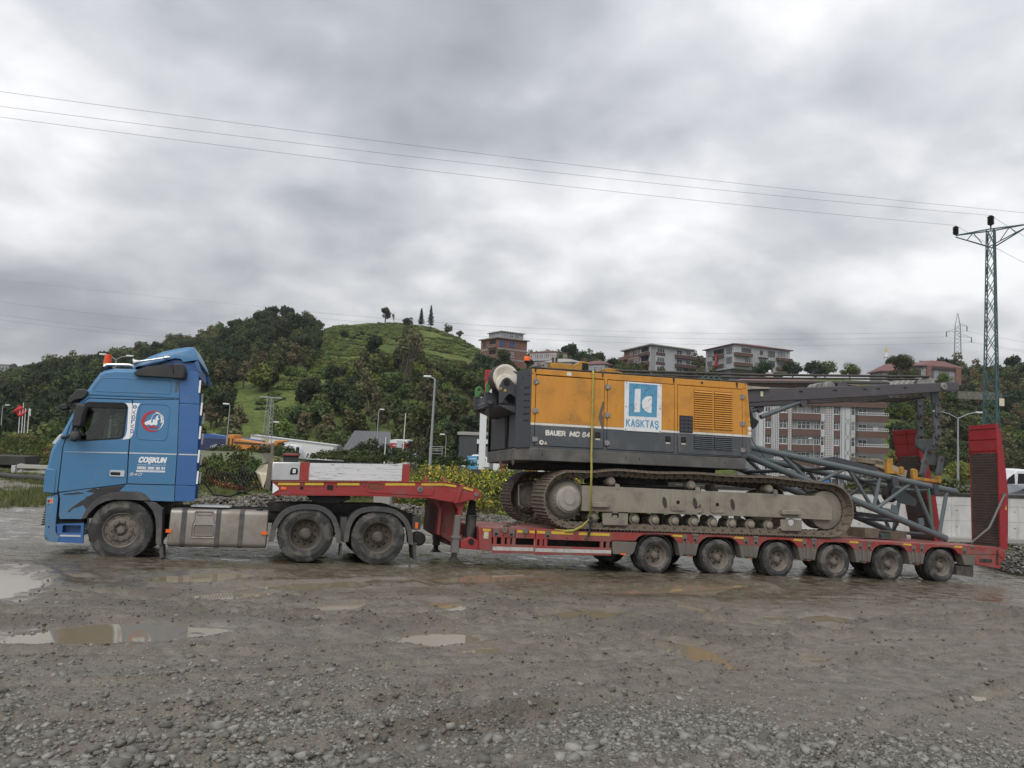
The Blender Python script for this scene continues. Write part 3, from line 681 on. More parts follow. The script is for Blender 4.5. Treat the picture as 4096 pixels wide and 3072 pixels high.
# window rubber, panes, wind deflector
def inset_poly(p, d):
    cx = sum(a for a, _ in p)/len(p); cz = sum(b for _, b in p)/len(p); o = []
    for x, z in p:
        l = math.hypot(x-cx, z-cz); o.append((x-(x-cx)/l*d, z-(z-cz)/l*d))
    return o
MB().plate(inset_poly(WIN, -0.012), [inset_poly(WIN, 0.022)], -0.003, 0.02, CUTS).build('window_seal', SEAM, door, deform=tumble)
MB().plate(WIN, [], 0.014, 0.018, CUTS).build('pane', GLASS, door, deform=tumble)
MB().plate(WIN, [], 2.482, 2.486, CUTS).build('pane', GLASS, truck, deform=tumble)
MB().plate([(-0.78,2.71),(-0.16,2.735),(-0.125,2.66),(-0.135,2.645),(-0.83,2.62),(-0.88,2.60)], [], -0.018, -0.012, CUTS).build('rain_deflector', glass('smoked_acrylic', (0.10, 0.09, 0.09)), door, deform=tumble)
hd = MB().plate(rrect(-0.275, -0.035, 1.412, 1.522, 0.015), [rrect(-0.262, -0.10, 1.43, 1.505, 0.01)], -0.014, 0.004); hd.box(-0.262, -0.10, -0.008, -0.004, 1.488, 1.503)
hd.cyl((-0.068, -0.014, 1.468), (-0.068, -0.02, 1.468), 0.026, n=16)
hd.build('handle', CHROME, door)
MB().plate(rrect(-0.26, -0.102, 1.432, 1.503, 0.008), [], -0.001, 0.004).build('handle_recess', SEAM, door)
# pressed outlines on the side
def bead(pts, r, name, mat=BLUE, parent=None, y=-0.001, closed=True):
    p = list(pts) + ([pts[0]] if closed else [])
    MB().tube([(x, y, z) for x, z in p], r, 6, cap=not closed).build(name, mat, parent or truck, deform=tumble)
bead(rrect(0.085, 0.605, 2.10, 2.755, 0.09, 6), 0.008, 'pressed_outline')
bead([(0.55,3.22),(0.575,3.15),(0.585,3.02),(0.57,2.965),(-0.66,2.925),(-0.695,2.94),(-0.69,3.0),(-0.63,3.13),(-0.58,3.17),(-0.45,3.19)], 0.007, 'pressed_outline')
bead([(-0.77,2.865),(0.74,2.908)], 0.006, 'pressed_outline', closed=False)
# trim strip, pillar badge
SLP = 0.022
for a, b_, nm in ((-1.05, -0.025, 'trim_strip'), (0.005, 0.80, 'trim_strip'), (0.835, 1.16, 'trim_strip')):
    MB().plate([(a, 1.842+SLP*a-0.012), (b_, 1.842+SLP*b_-0.012), (b_, 1.842+SLP*b_+0.010), (a, 1.842+SLP*a+(0.010 if a > -1 else -0.008))], [], -0.003, 0.001).build(nm, SILVER, truck)
PIL = [(-0.155,2.745),(-0.05,2.75),(-0.033,2.70),(-0.012,2.10),(-0.13,2.075),(-0.085,2.15),(-0.072,2.25),(-0.095,2.66),(-0.11,2.70)]
PIL2 = [(-0.028,2.752),(0.095,2.757),(0.06,2.68),(0.048,2.56),(0.045,2.26),(0.03,2.17),(-0.008,2.105)]
MB().plate(PIL, [], -0.003, 0.002, CUTS).build('pillar_trim', WHITE, truck, deform=tumble)
MB().plate(PIL2, [], -0.003, 0.002, CUTS).build('pillar_trim', WHITE, truck, deform=tumble)
block('VOLVO', -0.016, -0.0045, 2.62, 0.42, 0.052, NAVY, truck, 0.26, rot=-math.pi/2, deform=tumble)
MB().disc((0.012, -0.0045, 2.685), 0.034, 20, hole=0.020).box(-0.004, 0.028, -0.0046, -0.004, 2.679, 2.691).build('emblem', NAVY, truck, deform=tumble, fix=False)
# lettering on the sleeper
block('COŞKUN', 0.165, -0.002, 1.675, 0.46, 0.108, WHITE, truck, 0.24, 0.22, slope=SLP)
letter('AĞIR NAKLİYAT TİC.SAN.LTD.ŞTİ', 0.155, -0.002, 1.625, 0.485, 0.028, WHITE, truck, bold=0.0, slope=SLP)
block('0532 300 30 61', 0.162, -0.002, 1.555, 0.465, 0.052, WHITE, truck, 0.24, slope=SLP)
MB().plate([(x, z+SLP*(x-0.15)) for x, z in rrect(0.15, 0.635, 1.508, 1.540, 0.0155)], [], -0.0025, 0.0).build('web_address_strip', WHITE, truck)
letter('www.coskunagirnakliyat.com.tr', 0.172, -0.004, 1.516, 0.44, 0.018, NAVY, truck, bold=0.0, slope=SLP)
block('540', 0.045, -0.003, 1.435, 0.20, 0.055, SILVER, truck, 0.22, 0.3, slope=SLP)
# round emblem
ex, ez, ey = 0.345, 2.44, -0.004
def arc_band(cx, cz, r0, r1f, a0, a1, n=28):
    p = [(cx+r0*math.cos(R(a0+(a1-a0)*i/n)), cz+r0*math.sin(R(a0+(a1-a0)*i/n))) for i in range(n+1)]
    q_ = [(cx+r1f(i/n)*math.cos(R(a0+(a1-a0)*i/n)), cz+r1f(i/n)*math.sin(R(a0+(a1-a0)*i/n))) for i in range(n+1)]
    return p + q_[::-1]
def flat(poly, mat, name, parent=None, y=ey):
    return MB().plate(poly, [], y-0.001, y+0.003).build(name, mat, parent or truck, deform=tumble, angle=0)
emb = flat(arc_band(ex, ez, 0.195, lambda t: 0.195-0.052*math.sin(math.pi*t)**0.7, 60, 300), REDV, 'round_emblem')
flat(arc_band(ex, ez, 0.180, lambda t: 0.180-0.026*math.sin(math.pi*t), -65, 115), WHITE, 'emblem_arc', emb)
flat(arc_band(ex+0.085, ez+0.055, 0.088, lambda t: 0.088-0.055*math.sin(math.pi*t), -70, 100), WHITE, 'emblem_globe', emb)
flat([(ex+0.03,ez+0.05),(ex+0.05,ez+0.10),(ex+0.08,ez+0.12),(ex+0.07,ez+0.07),(ex+0.10,ez+0.05),(ex+0.07,ez+0.01)], WHITE, 'emblem_globe', emb)
flat(arc_band(ex+0.07, ez+0.05, 0.105, lambda t: 0.105-0.008, 95, 190), WHITE, 'emblem_arc', emb)
flat([(ex-0.15,ez-0.06),(ex-0.15,ez-0.035),(ex-0.11,ez-0.01),(ex-0.06,ez+0.02),(ex-0.035,ez+0.04),(ex-0.03,ez-0.03),(ex-0.01,ez-0.03),(ex-0.005,ez+0.035),(ex+0.07,ez+0.03),(ex+0.075,ez-0.055),(ex+0.05,ez-0.075),(ex+0.02,ez-0.06),(ex-0.03,ez-0.08),(ex-0.06,ez-0.06),(ex-0.1,ez-0.075)], WHITE, 'emblem_lorry', emb)
block('COŞKUN', ex-0.075, ey-0.001, ez-0.125, 0.165, 0.036, REDV, emb, 0.26, 0.1, deform=tumble)
# scraped black areas on the step panel
PEEL = [(-0.63,1.13),(-0.56,1.165),(-0.51,1.185),(-0.47,1.195),(-0.44,1.175),(-0.42,1.20),(-0.33,1.213),(-0.01,1.268),(-0.10,1.157),(-0.24,1.117),(-0.40,1.037),(-0.51,0.925),(-0.57,0.82),(-0.605,0.815),(-0.60,0.85),(-0.625,0.845),(-0.625,0.875),(-0.655,0.885),(-0.69,0.865),(-0.74,0.84),(-0.78,0.83),(-0.82,0.80),(-0.845,0.755),(-0.88,0.765),(-0.83,0.83),(-0.80,0.86),(-0.74,0.905),(-0.69,0.955),(-0.64,0.985),(-0.60,1.04),(-0.56,1.05),(-0.52,1.085),(-0.49,1.10),(-0.52,1.115),(-0.58,1.115)]
MB().plate(PEEL, [], -0.0015, 0.001).build('scraped_patch', BLACKP, truck)
MB().plate([(-0.98,1.055),(-0.975,1.075),(-0.90,1.085),(-0.80,1.098),(-0.74,1.115),(-0.70,1.105),(-0.655,1.10),(-0.66,1.085),(-0.74,1.075),(-0.88,1.06)], [], -0.0015, 0.001).build('scraped_patch', BLACKP, truck)
# wheel arch, mudguard, flap
AO = [(-0.645,0.645),(-0.595,0.78),(-0.515,0.92),(-0.40,1.035),(-0.24,1.115),(-0.08,1.148),(0.25,1.148),(0.34,1.108),(0.45,1.005)]
AI = [(0.32,1.0),(0.16,1.005),(-0.14,1.0),(-0.29,0.965),(-0.42,0.885),(-0.52,0.765),(-0.575,0.655)]
MB().plate(AO+AI, [], -0.03, 0.35).build('wheel_arch', GREYP, truck, bevel=0.006)
MG = [(0.31,1.0),(0.53,0.975),(0.665,0.875),(0.655,0.84),(0.69,0.21),(0.60,0.23),(0.575,0.55),(0.545,0.70),(0.49,0.83),(0.39,0.94)]
MB().plate(MG, [], -0.01, 0.34).build('mudguard', GREYP, truck, bevel=0.006)
MB().plate([(0.655,0.22),(0.715,0.21),(0.75,-0.0),(0.69,-0.03)], [], 0.02, 0.34).build('mudflap', BLACKP, truck)
# bumper, step, lamp, grille
bump = MB()
BP = [(-1.24,0.42),(-1.262,0.75),(-1.27,1.00),(-1.09,1.06),(-1.055,0.99),(-1.045,0.56),(-1.035,0.43),(-1.0,0.36),(-0.96,0.345),(-0.975,0.235),(-1.16,0.25),(-1.215,0.28),(-1.24,0.33)]
ring = []
for y, d in ((0.0, 0.09), (0.03, 0.05), (0.10, 0.012), (0.25, -0.02), (1.25, -0.07), (2.25, -0.02), (2.40, 0.012), (2.47, 0.05), (2.5, 0.09)):
    ring.append([(x + (max(0, -1.05-x)/0.2)*d, y, z) for x, z in BP])
nb = len(BP)
bump.add([p for rg in ring for p in rg], [(j*nb+i, j*nb+(i+1) % nb, (j+1)*nb+(i+1) % nb, (j+1)*nb+i) for j in range(len(ring)-1) for i in range(nb)] + [tuple(range(nb)), tuple(range((len(ring)-1)*nb, len(ring)*nb))])
bump.build('bumper', BLUE, truck, bevel=0.004)
stp = MB().plate([(-1.03,0.545),(-0.60,0.575),(-0.59,0.37),(-0.582,0.22),(-0.965,0.235),(-0.965,0.355),(-1.0,0.37)], [rrect(-0.93, -0.64, 0.40, 0.53, 0.02)], 0.005, 0.06)
stp.plate(rrect(-0.93, -0.64, 0.36, 0.55, 0.02), [], 0.14, 0.15)
stp.build('entry_step', BLUE2, truck, bevel=0.004)
MB().box(-0.955, -0.63, 0.0, 0.004, 0.335, 0.365).build('step_tread', SILVER, truck)
MB().box(-1.03, -0.62, 0.06, 0.3, 0.545, 0.66).build('step_well', SEAM, truck)
lamp = MB().plate([(-1.225,0.975),(-1.125,0.995),(-1.12,0.90),(-1.215,0.895)], [], -0.004, 0.02, ).build('side_lamp', CHROME, truck)
MB().plate([(-1.175,0.972),(-1.14,0.98),(-1.135,0.915),(-1.175,0.912)], [], -0.008, -0.003).build('lens', ORANGE, lamp)
MB().plate([(-1.215,0.955),(-1.178,0.965),(-1.178,0.912),(-1.208,0.91)], [], -0.006, -0.003).build('lens', BLACKP, lamp)
gr = MB()
for i in range(12): gr.obox((-1.30+0.0045*i, 1.25, 0.52+0.042*i), (0.02, 0, 0), (0, 1.05, 0), (0, 0, 0.012))
gr.build('grille', CHASSIS, truck)
fp = MB().plate([(-1.30,1.085),(-1.12,1.075),(-1.13,1.50),(-1.305,1.505)], [], -0.012, 0.10); fp.build('corner_deflector', BLUE, truck, bevel=0.012)
MB().disc((-1.145, -0.001, 0.495), 0.016, 12).build('tow_hole', SEAM, truck, fix=False)
# wiper cowl
MB().prism([(-1.262,1.95),(-1.16,2.11),(-1.11,2.13),(-1.10,2.07),(-1.14,2.0),(-1.20,1.93)], 0.03, 0.10).build('cowl_corner', SILVER, truck, bevel=0.004)
MB().prism([(-1.30,1.97),(-1.255,2.02),(-1.22,2.03),(-1.255,1.955)], 0.2, 2.3).build('wiper_cowl', SEAM, truck)
# visor
vis = MB(); VP = [(-1.105,2.70),(-1.09,2.73),(-0.98,2.92),(-0.93,2.945),(-0.83,2.945),(-0.80,2.915),(-0.95,2.88),(-1.06,2.70)]
vis.prism(VP, 0.04, 2.46); vis.prism([(-1.10,2.70),(-0.97,2.93),(-0.82,2.94),(-0.78,2.905),(-0.80,2.83),(-0.85,2.775),(-0.99,2.735),(-1.04,2.67)], 0.0, 0.05)
vis.build('sun_visor', pm('smoked_visor', (0.028, 0.026, 0.026), 0.28), truck, bevel=0.01)
# mirrors
mir = MB()
def pod(mb, poly, y0, y1, inset=0.012):
    mb.add([(x, y1, z) for x, z in poly] + [(x, y0+0.03, z) for x, z in poly] + [(x, y0, z) for x, z in inset_poly(poly, inset)],
           [tuple(range(len(poly)))[::-1], tuple(range(2*len(poly), 3*len(poly)))] + [(k*len(poly)+i, k*len(poly)+(i+1) % len(poly), (k+1)*len(poly)+(i+1) % len(poly), (k+1)*len(poly)+i) for k in (0, 1) for i in range(len(poly))])
MP = [(-0.87,2.645),(-0.84,2.66),(-0.74,2.645),(-0.72,2.60),(-0.735,2.42),(-0.76,2.26),(-0.79,2.235),(-0.88,2.235),(-0.905,2.27),(-0.90,2.48)]
pod(mir, MP, -0.30, -0.12, 0.03)
ML = [(-0.90,2.17),(-0.80,2.175),(-0.78,2.14),(-0.775,2.06),(-0.80,2.01),(-0.85,1.985),(-0.91,2.0),(-0.925,2.08)]
pod(mir, ML, -0.30, -0.12, 0.03)
mir.tube([(-0.98,-0.0,2.62),(-0.93,-0.10,2.655),(-0.84,-0.2,2.655)], 0.022, 8); mir.tube([(-1.11,-0.0,2.06),(-1.0,-0.08,2.075),(-0.90,-0.18,2.13),(-0.84,-0.2,2.20)], 0.028, 8)
mir.tube([(-0.82,-0.2,2.24),(-0.83,-0.2,2.15)], 0.03, 8)
mr = mir.build('mirror', BLACKP, truck, bevel=0.012)
m2 = MB(); MQ = [(-0.70,2.60),(-0.65,2.585),(-0.60,2.545),(-0.595,2.28),(-0.62,2.22),(-0.66,2.20),(-0.72,2.22),(-0.745,2.28)]
pod(m2, MQ, 2.62, 2.80, 0.02); pod(m2, [(-0.75,2.16),(-0.68,2.16),(-0.66,2.08),(-0.70,2.03),(-0.77,2.04)], 2.62, 2.80, 0.02); m2.tube([(-0.98,2.5,2.62),(-0.8,2.7,2.64)], 0.022, 8); m2.tube([(-1.1,2.5,2.06),(-0.8,2.7,2.18)], 0.028, 8)
m2.build('mirror', BLACKP, truck, bevel=0.012)
m3 = MB(); pod(m3, [(-1.245,2.63),(-1.215,2.665),(-1.15,2.68),(-1.12,2.66),(-1.08,2.595),(-1.10,2.575),(-1.19,2.55),(-1.225,2.58)], 0.10, 0.26, 0.02)
m3.tube([(-1.10,0.2,2.62),(-1.02,0.2,2.665),(-0.90,0.1,2.70)], 0.012, 6); m3.build('front_mirror', BLACKP, truck, bevel=0.01)
# cab inside
MB().box(-1.05, 0.78, 0.05, 2.45, 1.30, 1.34).build('cab_floor', SEAT, truck)
MB().prism([(-1.12,1.36),(-1.10,2.02),(-0.80,2.03),(-0.72,1.90),(-0.78,1.36)], 0.12, 2.38).build('dashboard', pm('dash_grey', (0.06, 0.06, 0.062), 0.7), truck, bevel=0.02)
for y in (0.35, 1.55):
    s_ = MB().prism([(-0.45,1.75),(-0.05,1.70),(0.0,1.82),(-0.42,1.86)], y, y+0.55); s_.prism([(-0.05,1.78),(0.05,1.80),(0.14,2.42),(0.05,2.46)], y+0.02, y+0.53); s_.prism([(0.07,2.46),(0.12,2.46),(0.15,2.66),(0.08,2.66)], y+0.14, y+0.40)
    s_.build('driver_seat', SEAT, truck, bevel=0.03)
sw = MB(); c_ = Vector((-0.66, 0.62, 2.08)); ax = Vector((0.5, 0, 0.86)); u = Vector((0, 1, 0)); w_ = ax.cross(u)
sw.tube([c_ + (u*math.cos(t)+w_*math.sin(t))*0.23 for t in [2*math.pi*i/24 for i in range(25)]], 0.016, 6); sw.cyl(c_, c_-ax*0.25, 0.03, 0.04, 8); sw.obox(c_, u*0.22, w_*0.02, ax*0.01)
sw.build('steering_wheel', CHASSIS, truck)
MB().box(0.10, 0.16, 0.15, 0.22, 2.06, 2.72).build('curtain', CURT, truck)
MB().box(0.66, 0.70, 0.05, 2.45, 1.36, 3.2).build('rear_lining', SEAT, truck)
# roof: deflector, side vents, horn, light bar, beacon, aerial
DF = [(-0.17,3.475),(-0.11,3.55),(0.12,3.70),(0.35,3.805),(0.57,3.88),(0.76,3.93),(0.87,3.942),(0.905,3.90),(0.96,3.78),(1.0,3.665),(0.74,3.60),(0.69,3.65),(0.59,3.66),(0.35,3.57),(0.30,3.52),(-0.08,3.43)]
df = MB()
top_i = range(0, 10); rg = []
for y, d in ((0.16, 0.13), (0.19, 0.07), (0.26, 0.03), (0.45, 0.0), (1.25, -0.02), (2.05, 0.0), (2.24, 0.03), (2.31, 0.07), (2.34, 0.13)):
    rg.append([(x + (d*0.9 if i < 3 else 0), y, z - (d if i < 8 else 0)) for i, (x, z) in enumerate(DF)])
nd = len(DF)
df.add([p for q in rg for p in q], [(j*nd+i, j*nd+(i+1) % nd, (j+1)*nd+(i+1) % nd, (j+1)*nd+i) for j in range(len(rg)-1) for i in range(nd)] + [tuple(range(nd)), tuple(range((len(rg)-1)*nd, len(rg)*nd))])
df.build('roof_deflector', BLUE, truck, angle=50)
MB().prism([(-0.02,3.41),(0.30,3.43),(0.36,3.56),(0.6,3.645),(0.70,3.635),(0.74,3.59),(0.95,3.62),(0.98,3.42),(0.70,3.40)], 0.22, 2.28).build('deflector_base', BLUE2, truck)
MB().prism([(0.93,3.60),(0.985,3.655),(1.08,3.42),(1.02,3.44)], 2.28, 2.36).build('deflector_fin', BLUE2, truck)
MB().prism([(0.93,3.60),(0.985,3.655),(1.08,3.42),(1.02,3.44)], 0.14, 0.22).build('deflector_fin', BLUE2, truck)
VE = [(-0.06,3.30),(-0.02,3.345),(0.16,3.43),(0.40,3.49),(0.60,3.52),(0.62,3.27),(0.0,3.25)]
vent = MB().plate(VE, [], -0.03, 0.12).build('air_vent', pm('vent_black', (0.012, 0.012, 0.013), 0.5), truck, bevel=0.008)
for i in range(17):
    x = -0.03 + i*0.042
    a = (x, 3.262+0.008*x); 
    L_ = 0.06 + 0.30*min(1, max(0, (x+0.02)/0.25)) if x < 0.2 else 0.34
    pts = [(a[0] - 0.0 + t*0.62*0.0, 0, 0) for t in (0,)]
    dx, dz = -0.55, 0.83
    # clip the rib to the vent outline
    t = 0.0
    while t < 0.4:
        px_, pz_ = a[0]+dx*t, a[1]+dz*t
        top = np.interp(px_, [-0.06, -0.02, 0.16, 0.40, 0.62], [3.30, 3.345, 3.43, 3.49, 3.52])
        if pz_ > top-0.006 or px_ < -0.05: break
        t += 0.01
    if t > 0.03:
        MB().obox((a[0]+dx*t/2, -0.036, a[1]+dz*t/2), (dx*t/2, 0, dz*t/2), (0, 0.008, 0), (0.83*0.009, 0, 0.55*0.009)).build('slat', GREYP, vent)
MB().prism([(0.62,3.25),(0.60,3.525),(0.74,3.535),(0.79,3.51),(0.815,3.44),(0.805,3.26)], -0.045, 0.12).build('vent_housing', BLACKP, truck, bevel=0.02)
horn = MB().lathe([(0.075, 0), (0.068, 0.012), (0.045, 0.04), (0.026, 0.09), (0.018, 0.16), (0.016, 0.50), (0.02, 0.52), (0.034, 0.535), (0.036, 0.58), (0.02, 0.585), (0.02, 0.62), (0.0, 0.62)], n=20)
hv = Vector((0.60, 0, 0.152)).normalized(); hq = Vector((0, 1, 0)).rotation_difference(hv).to_matrix().to_4x4()
horn.build('air_horn', CHROME, truck, Matrix.Translation((-0.10, 0.10, 3.51)) @ hq)
lb = MB().tube([(-0.61,0.25,3.40),(-0.60,0.25,3.43),(-0.55,0.25,3.455),(-0.20,0.25,3.475),(-0.13,0.25,3.46),(-0.06,0.25,3.40)], 0.026, 10)
lb.tube([(-0.61,2.25,3.40),(-0.60,2.25,3.43),(-0.55,2.25,3.455),(-0.20,2.25,3.475),(-0.13,2.25,3.46),(-0.06,2.25,3.40)], 0.026, 10); lb.tube([(-0.56,0.25,3.45),(-0.58,1.25,3.46),(-0.56,2.25,3.45)], 0.026, 10)
lb.build('roof_light_bar', CHROME, truck)
for i, y in enumerate((0.5, 0.95, 1.55, 2.0)): MB().lathe([(0.0, 0), (0.07, 0.0), (0.075, 0.02), (0.05, 0.07), (0, 0.08)], n=16).build('roof_lamp', CHASSIS, truck, Matrix.Translation((-0.60, y, 3.44)) @ Matrix.Rotation(R(-90), 4, 'Z'))
MB().prism([(-0.66,3.32),(-0.63,3.40),(-0.52,3.39),(-0.55,3.30)], 0.12, 0.22).build('marker_lamp', SEAM, truck, bevel=0.01)
bc = empty('beacon', (-0.575, 0.30, 3.46), truck)
MB().cyl((0, 0, -0.02), (0, 0, 0.02), 0.072, 0.072, 20).build('base', pm('amber_base', (0.7, 0.33, 0.12), 0.5), bc)
MB().cyl((0, 0, 0.02), (0, 0, 0.185), 0.068, 0.058, 20).build('lens', pm('beacon_lens', (0.62, 0.07, 0.012), 0.18, var=0.35, vs_=14), bc, bevel=0.008)
MB().tube([(0.05,1.9,3.45),(0.20,1.9,3.95)], 0.006, 5).build('aerial', SEAM, truck)
# side fairings behind the cab with white edge markers
FA = [(0.755,3.40),(1.02,3.425),(1.06,3.20),(1.108,2.815),(0.76,2.80),(0.72,3.22),(0.82,3.24),(0.83,3.42)]
fair = [([(0.705,3.24),(0.83,3.24),(0.84,3.41),(1.02,3.425),(1.065,3.18),(1.105,2.815),(0.757,2.80)], BLUE2),
        ([(0.757,2.79),(1.106,2.805),(1.155,1.87),(1.178,1.30),(0.832,1.30),(0.815,1.96)], BLUE2),
        ([(0.832,1.29),(1.178,1.29),(1.182,1.01),(0.846,1.005)], BLUE2)]
for o_, m_ in fair:
    for y0, y1, sh_ in ((0.0, 0.03, 0.0), (2.47, 2.50, -0.19)):
        MB().plate([(x+sh_, z) for x, z in o_], [], y0, y1, CUTS).build('side_fairing', m_, truck, deform=tumble, bevel=0.006)
for y in (0.015, 2.485):
    for z0 in (1.33, 1.72, 2.16, 2.60, 3.02):
        x = 1.19 - 0.085*(z0-1.0)/2.4*1.0 - (0.05 if z0 > 2.8 else 0) - (0.19 if y > 1 else 0)
        MB().prism(rrect(x, x+0.03, z0, z0+0.24, 0.012, 3), y-0.02, y+0.02).build('edge_marker', WHITE, truck)
# chassis
ch = MB()
for y in (0.82, 1.60): ch.box(-0.9, 5.35, y, y+0.08, 0.62, 0.90)
for x in (-0.6, 1.0, 2.4, 3.9, 5.2): ch.box(x, x+0.1, 0.9, 1.6, 0.66, 0.86)
ch.build('chassis_frame', CHASSIS, truck)
MB().box(-1.0, 0.75, 0.35, 2.15, 0.75, 1.1).build('engine', CHASSIS, truck)
MB().prism([(2.45,0.95),(2.47,1.02),(4.79,1.07),(5.43,0.84),(5.44,0.58),(5.30,0.56),(5.1,0.85),(2.5,0.85)], 0.75, 1.75).build('rear_frame', CHASSIS, truck)
for x, z in ((0.0, 0.46), (3.2, 0.455), (4.57, 0.425)): MB().cyl((x, 0.2, z), (x, 2.3, z), 0.09, 0.09, 12).build('axle', CHASSIS, truck)
for x in (3.2, 4.57): MB().lathe([(0.0, -.25), (0.2, -.2), (0.28, 0), (0.2, .2), (0, .25)], (x, 1.25, 0.45), 16).build('differential', CHASSIS, truck)
tank = MB()
tp = [(y, z) for y, z in rrect(0.04, 0.70, 0.185, 0.875, 0.09, 5)]
nt_ = len(tp)
tank.add([(x, y, z) for x in (0.785, 0.80, 2.48, 2.495) for y, z in (inset_poly(tp, 0.02) if x in (0.785, 2.495) else tp)], [(k*nt_+i, k*nt_+(i+1) % nt_, (k+1)*nt_+(i+1) % nt_, (k+1)*nt_+i) for k in range(3) for i in range(nt_)] + [tuple(range(nt_)), tuple(range(3*nt_, 4*nt_))])
tank = tank.build('fuel_tank', ALU, truck)
for x in (0.985, 1.575, 1.985):
    sp = [(y, z) for y, z in rrect(0.032, 0.708, 0.177, 0.883, 0.095, 5)]
    MB().add([(xx, y, z) for xx in (x, x+0.085) for y, z in sp], [(i, (i+1) % nt_, nt_+(i+1) % nt_, nt_+i) for i in range(nt_)] + [tuple(range(nt_)), tuple(range(nt_, 2*nt_))]).build('tank_strap', GREYP, tank)
bead_ = lambda p, r: MB().tube([(x, 0.036, z) for x, z in list(p)+[p[0]]], r, 6, cap=False).build('pressing', ALU, tank)
bead_(rrect(1.205, 1.545, 0.40, 0.595, 0.03), 0.014); bead_([(1.17,0.36),(1.17,0.60),(1.21,0.70),(1.20,0.80),(1.23,0.84),(1.51,0.84),(1.54,0.80),(1.53,0.70),(1.575,0.60),(1.575,0.36)], 0.012); bead_(rrect(1.24, 1.50, 0.775, 0.825, 0.015), 0.01)
MB().plate(rrect(1.225, 1.525, 0.415, 0.58, 0.025), [], 0.033, 0.05).build('step_recess', pm('recess_grey', (0.16, 0.145, 0.125), 0.7), tank)
MB().cyl((2.33, 0.18, 0.87), (2.33, 0.18, 0.915), 0.06, n=16).build('filler_cap', CHASSIS, tank)
for x in (0.74, 2.40): MB().box(x, x+0.10, 0.02, 0.05, 0.44, 0.50).build('reflector', ORANGE, truck)
cw = MB()
for i in range(14): cw.box(1.15+i*0.045, 1.18+i*0.045, 0.12, 0.8, 0.93, 0.945)
cw.box(1.12, 1.80, 0.1, 0.12, 0.915, 0.94); cw.box(1.12, 1.80, 0.6, 0.63, 0.915, 0.94); cw.build('catwalk', SILVER, truck)
for i, pts in enumerate(([(2.53,0.31),(2.56,0.56),(2.63,0.72),(2.71,0.85),(2.82,0.94),(2.94,0.995),(3.08,1.025),(3.24,1.032),(3.40,1.02),(3.52,0.985),(3.64,0.91),(3.74,0.80),(3.81,0.65),(3.855,0.49),(3.88,0.30)],
                        [(3.91,0.32),(3.93,0.60),(3.97,0.74),(4.04,0.86),(4.14,0.95),(4.27,1.0),(4.42,1.025),(4.56,1.03),(4.74,1.015),(4.88,0.98),(5.02,0.90),(5.13,0.79),(5.20,0.66),(5.24,0.53),(5.27,0.30)])):
    cx = (pts[0][0]+pts[-1][0])/2; cz = 0.45
    inn = [(x-(x-cx)/math.hypot(x-cx, z-cz)*0.035, z-(z-cz)/math.hypot(x-cx, z-cz)*0.035) for x, z in pts]
    lip = [(x-(x-cx)/math.hypot(x-cx, z-cz)*0.10, z-(z-cz)/math.hypot(x-cx, z-cz)*0.10) for x, z in pts]
    for y0 in (-0.02, 1.9):
        f_ = MB().prism(pts + inn[::-1], y0+0.02, y0+0.64); f_.prism(pts + lip[::-1], y0, y0+0.02)
        f_.build('rear_mudguard', GREYP, truck, bevel=0.005)
MB().box(3.84, 3.96, 0.06, 0.6, 0.35, 0.80).build('mudguard_bracket', GREYP, truck)
MB().plate([(3.87,0.30),(3.90,0.30),(3.90,0.03),(3.865,0.06)], [], 0.02, 0.5).build('mudflap', BLACKP, truck)
MB().plate([(5.25,0.35),(5.34,0.35),(5.335,0.0),(5.30,0.02)], [], 0.02, 0.55).build('mudflap', BLACKP, truck)
MB().box(5.235, 5.40, 0.02, 0.10, 0.60, 0.86).build('rear_lamp_housing', BLACKP, truck, bevel=0.01)
MB().box(5.29, 5.345, 0.01, 0.03, 0.62, 0.74).build('rear_lamp', ORANGE, truck, bevel=0.005)
MB().lathe([(0, 0), (0.11, 0), (0.14, 0.03), (0.14, 0.28), (0.11, 0.3), (0, 0.3)], (5.44, 0.35, 0.40), 18).build('air_tank', CHASSIS, truck)
MB().prism([(3.20,1.17),(4.07,1.19),(4.05,1.13),(3.80,1.03),(3.37,1.02),(3.25,1.12)], 0.85, 1.65).build('fifth_wheel', pm('greased_steel', (0.012, 0.012, 0.012), 0.35, dirt=MUDD, amount=0.2), truck, bevel=0.01)
front_wheel(truck, 0.0, 0.0, 0.462); front_wheel(truck, 0.0, 2.5, 0.462, True)
RW = dual_wheel(truck, 3.2, 0.0, 0.465, 0.525, 0.30, 0.29, 0.115, 0.03, RIM2)
for x, z in ((4.575, 0.43),): copy_tree(RW, truck, Matrix.Translation((x, 0, z)) @ Matrix.Rotation(0.4, 4, 'Y'))
for x, z in ((3.2, 0.465), (4.575, 0.43)): copy_tree(RW, truck, Matrix.Translation((x, 2.5, z)) @ Matrix.Rotation(math.pi, 4, 'Z'))
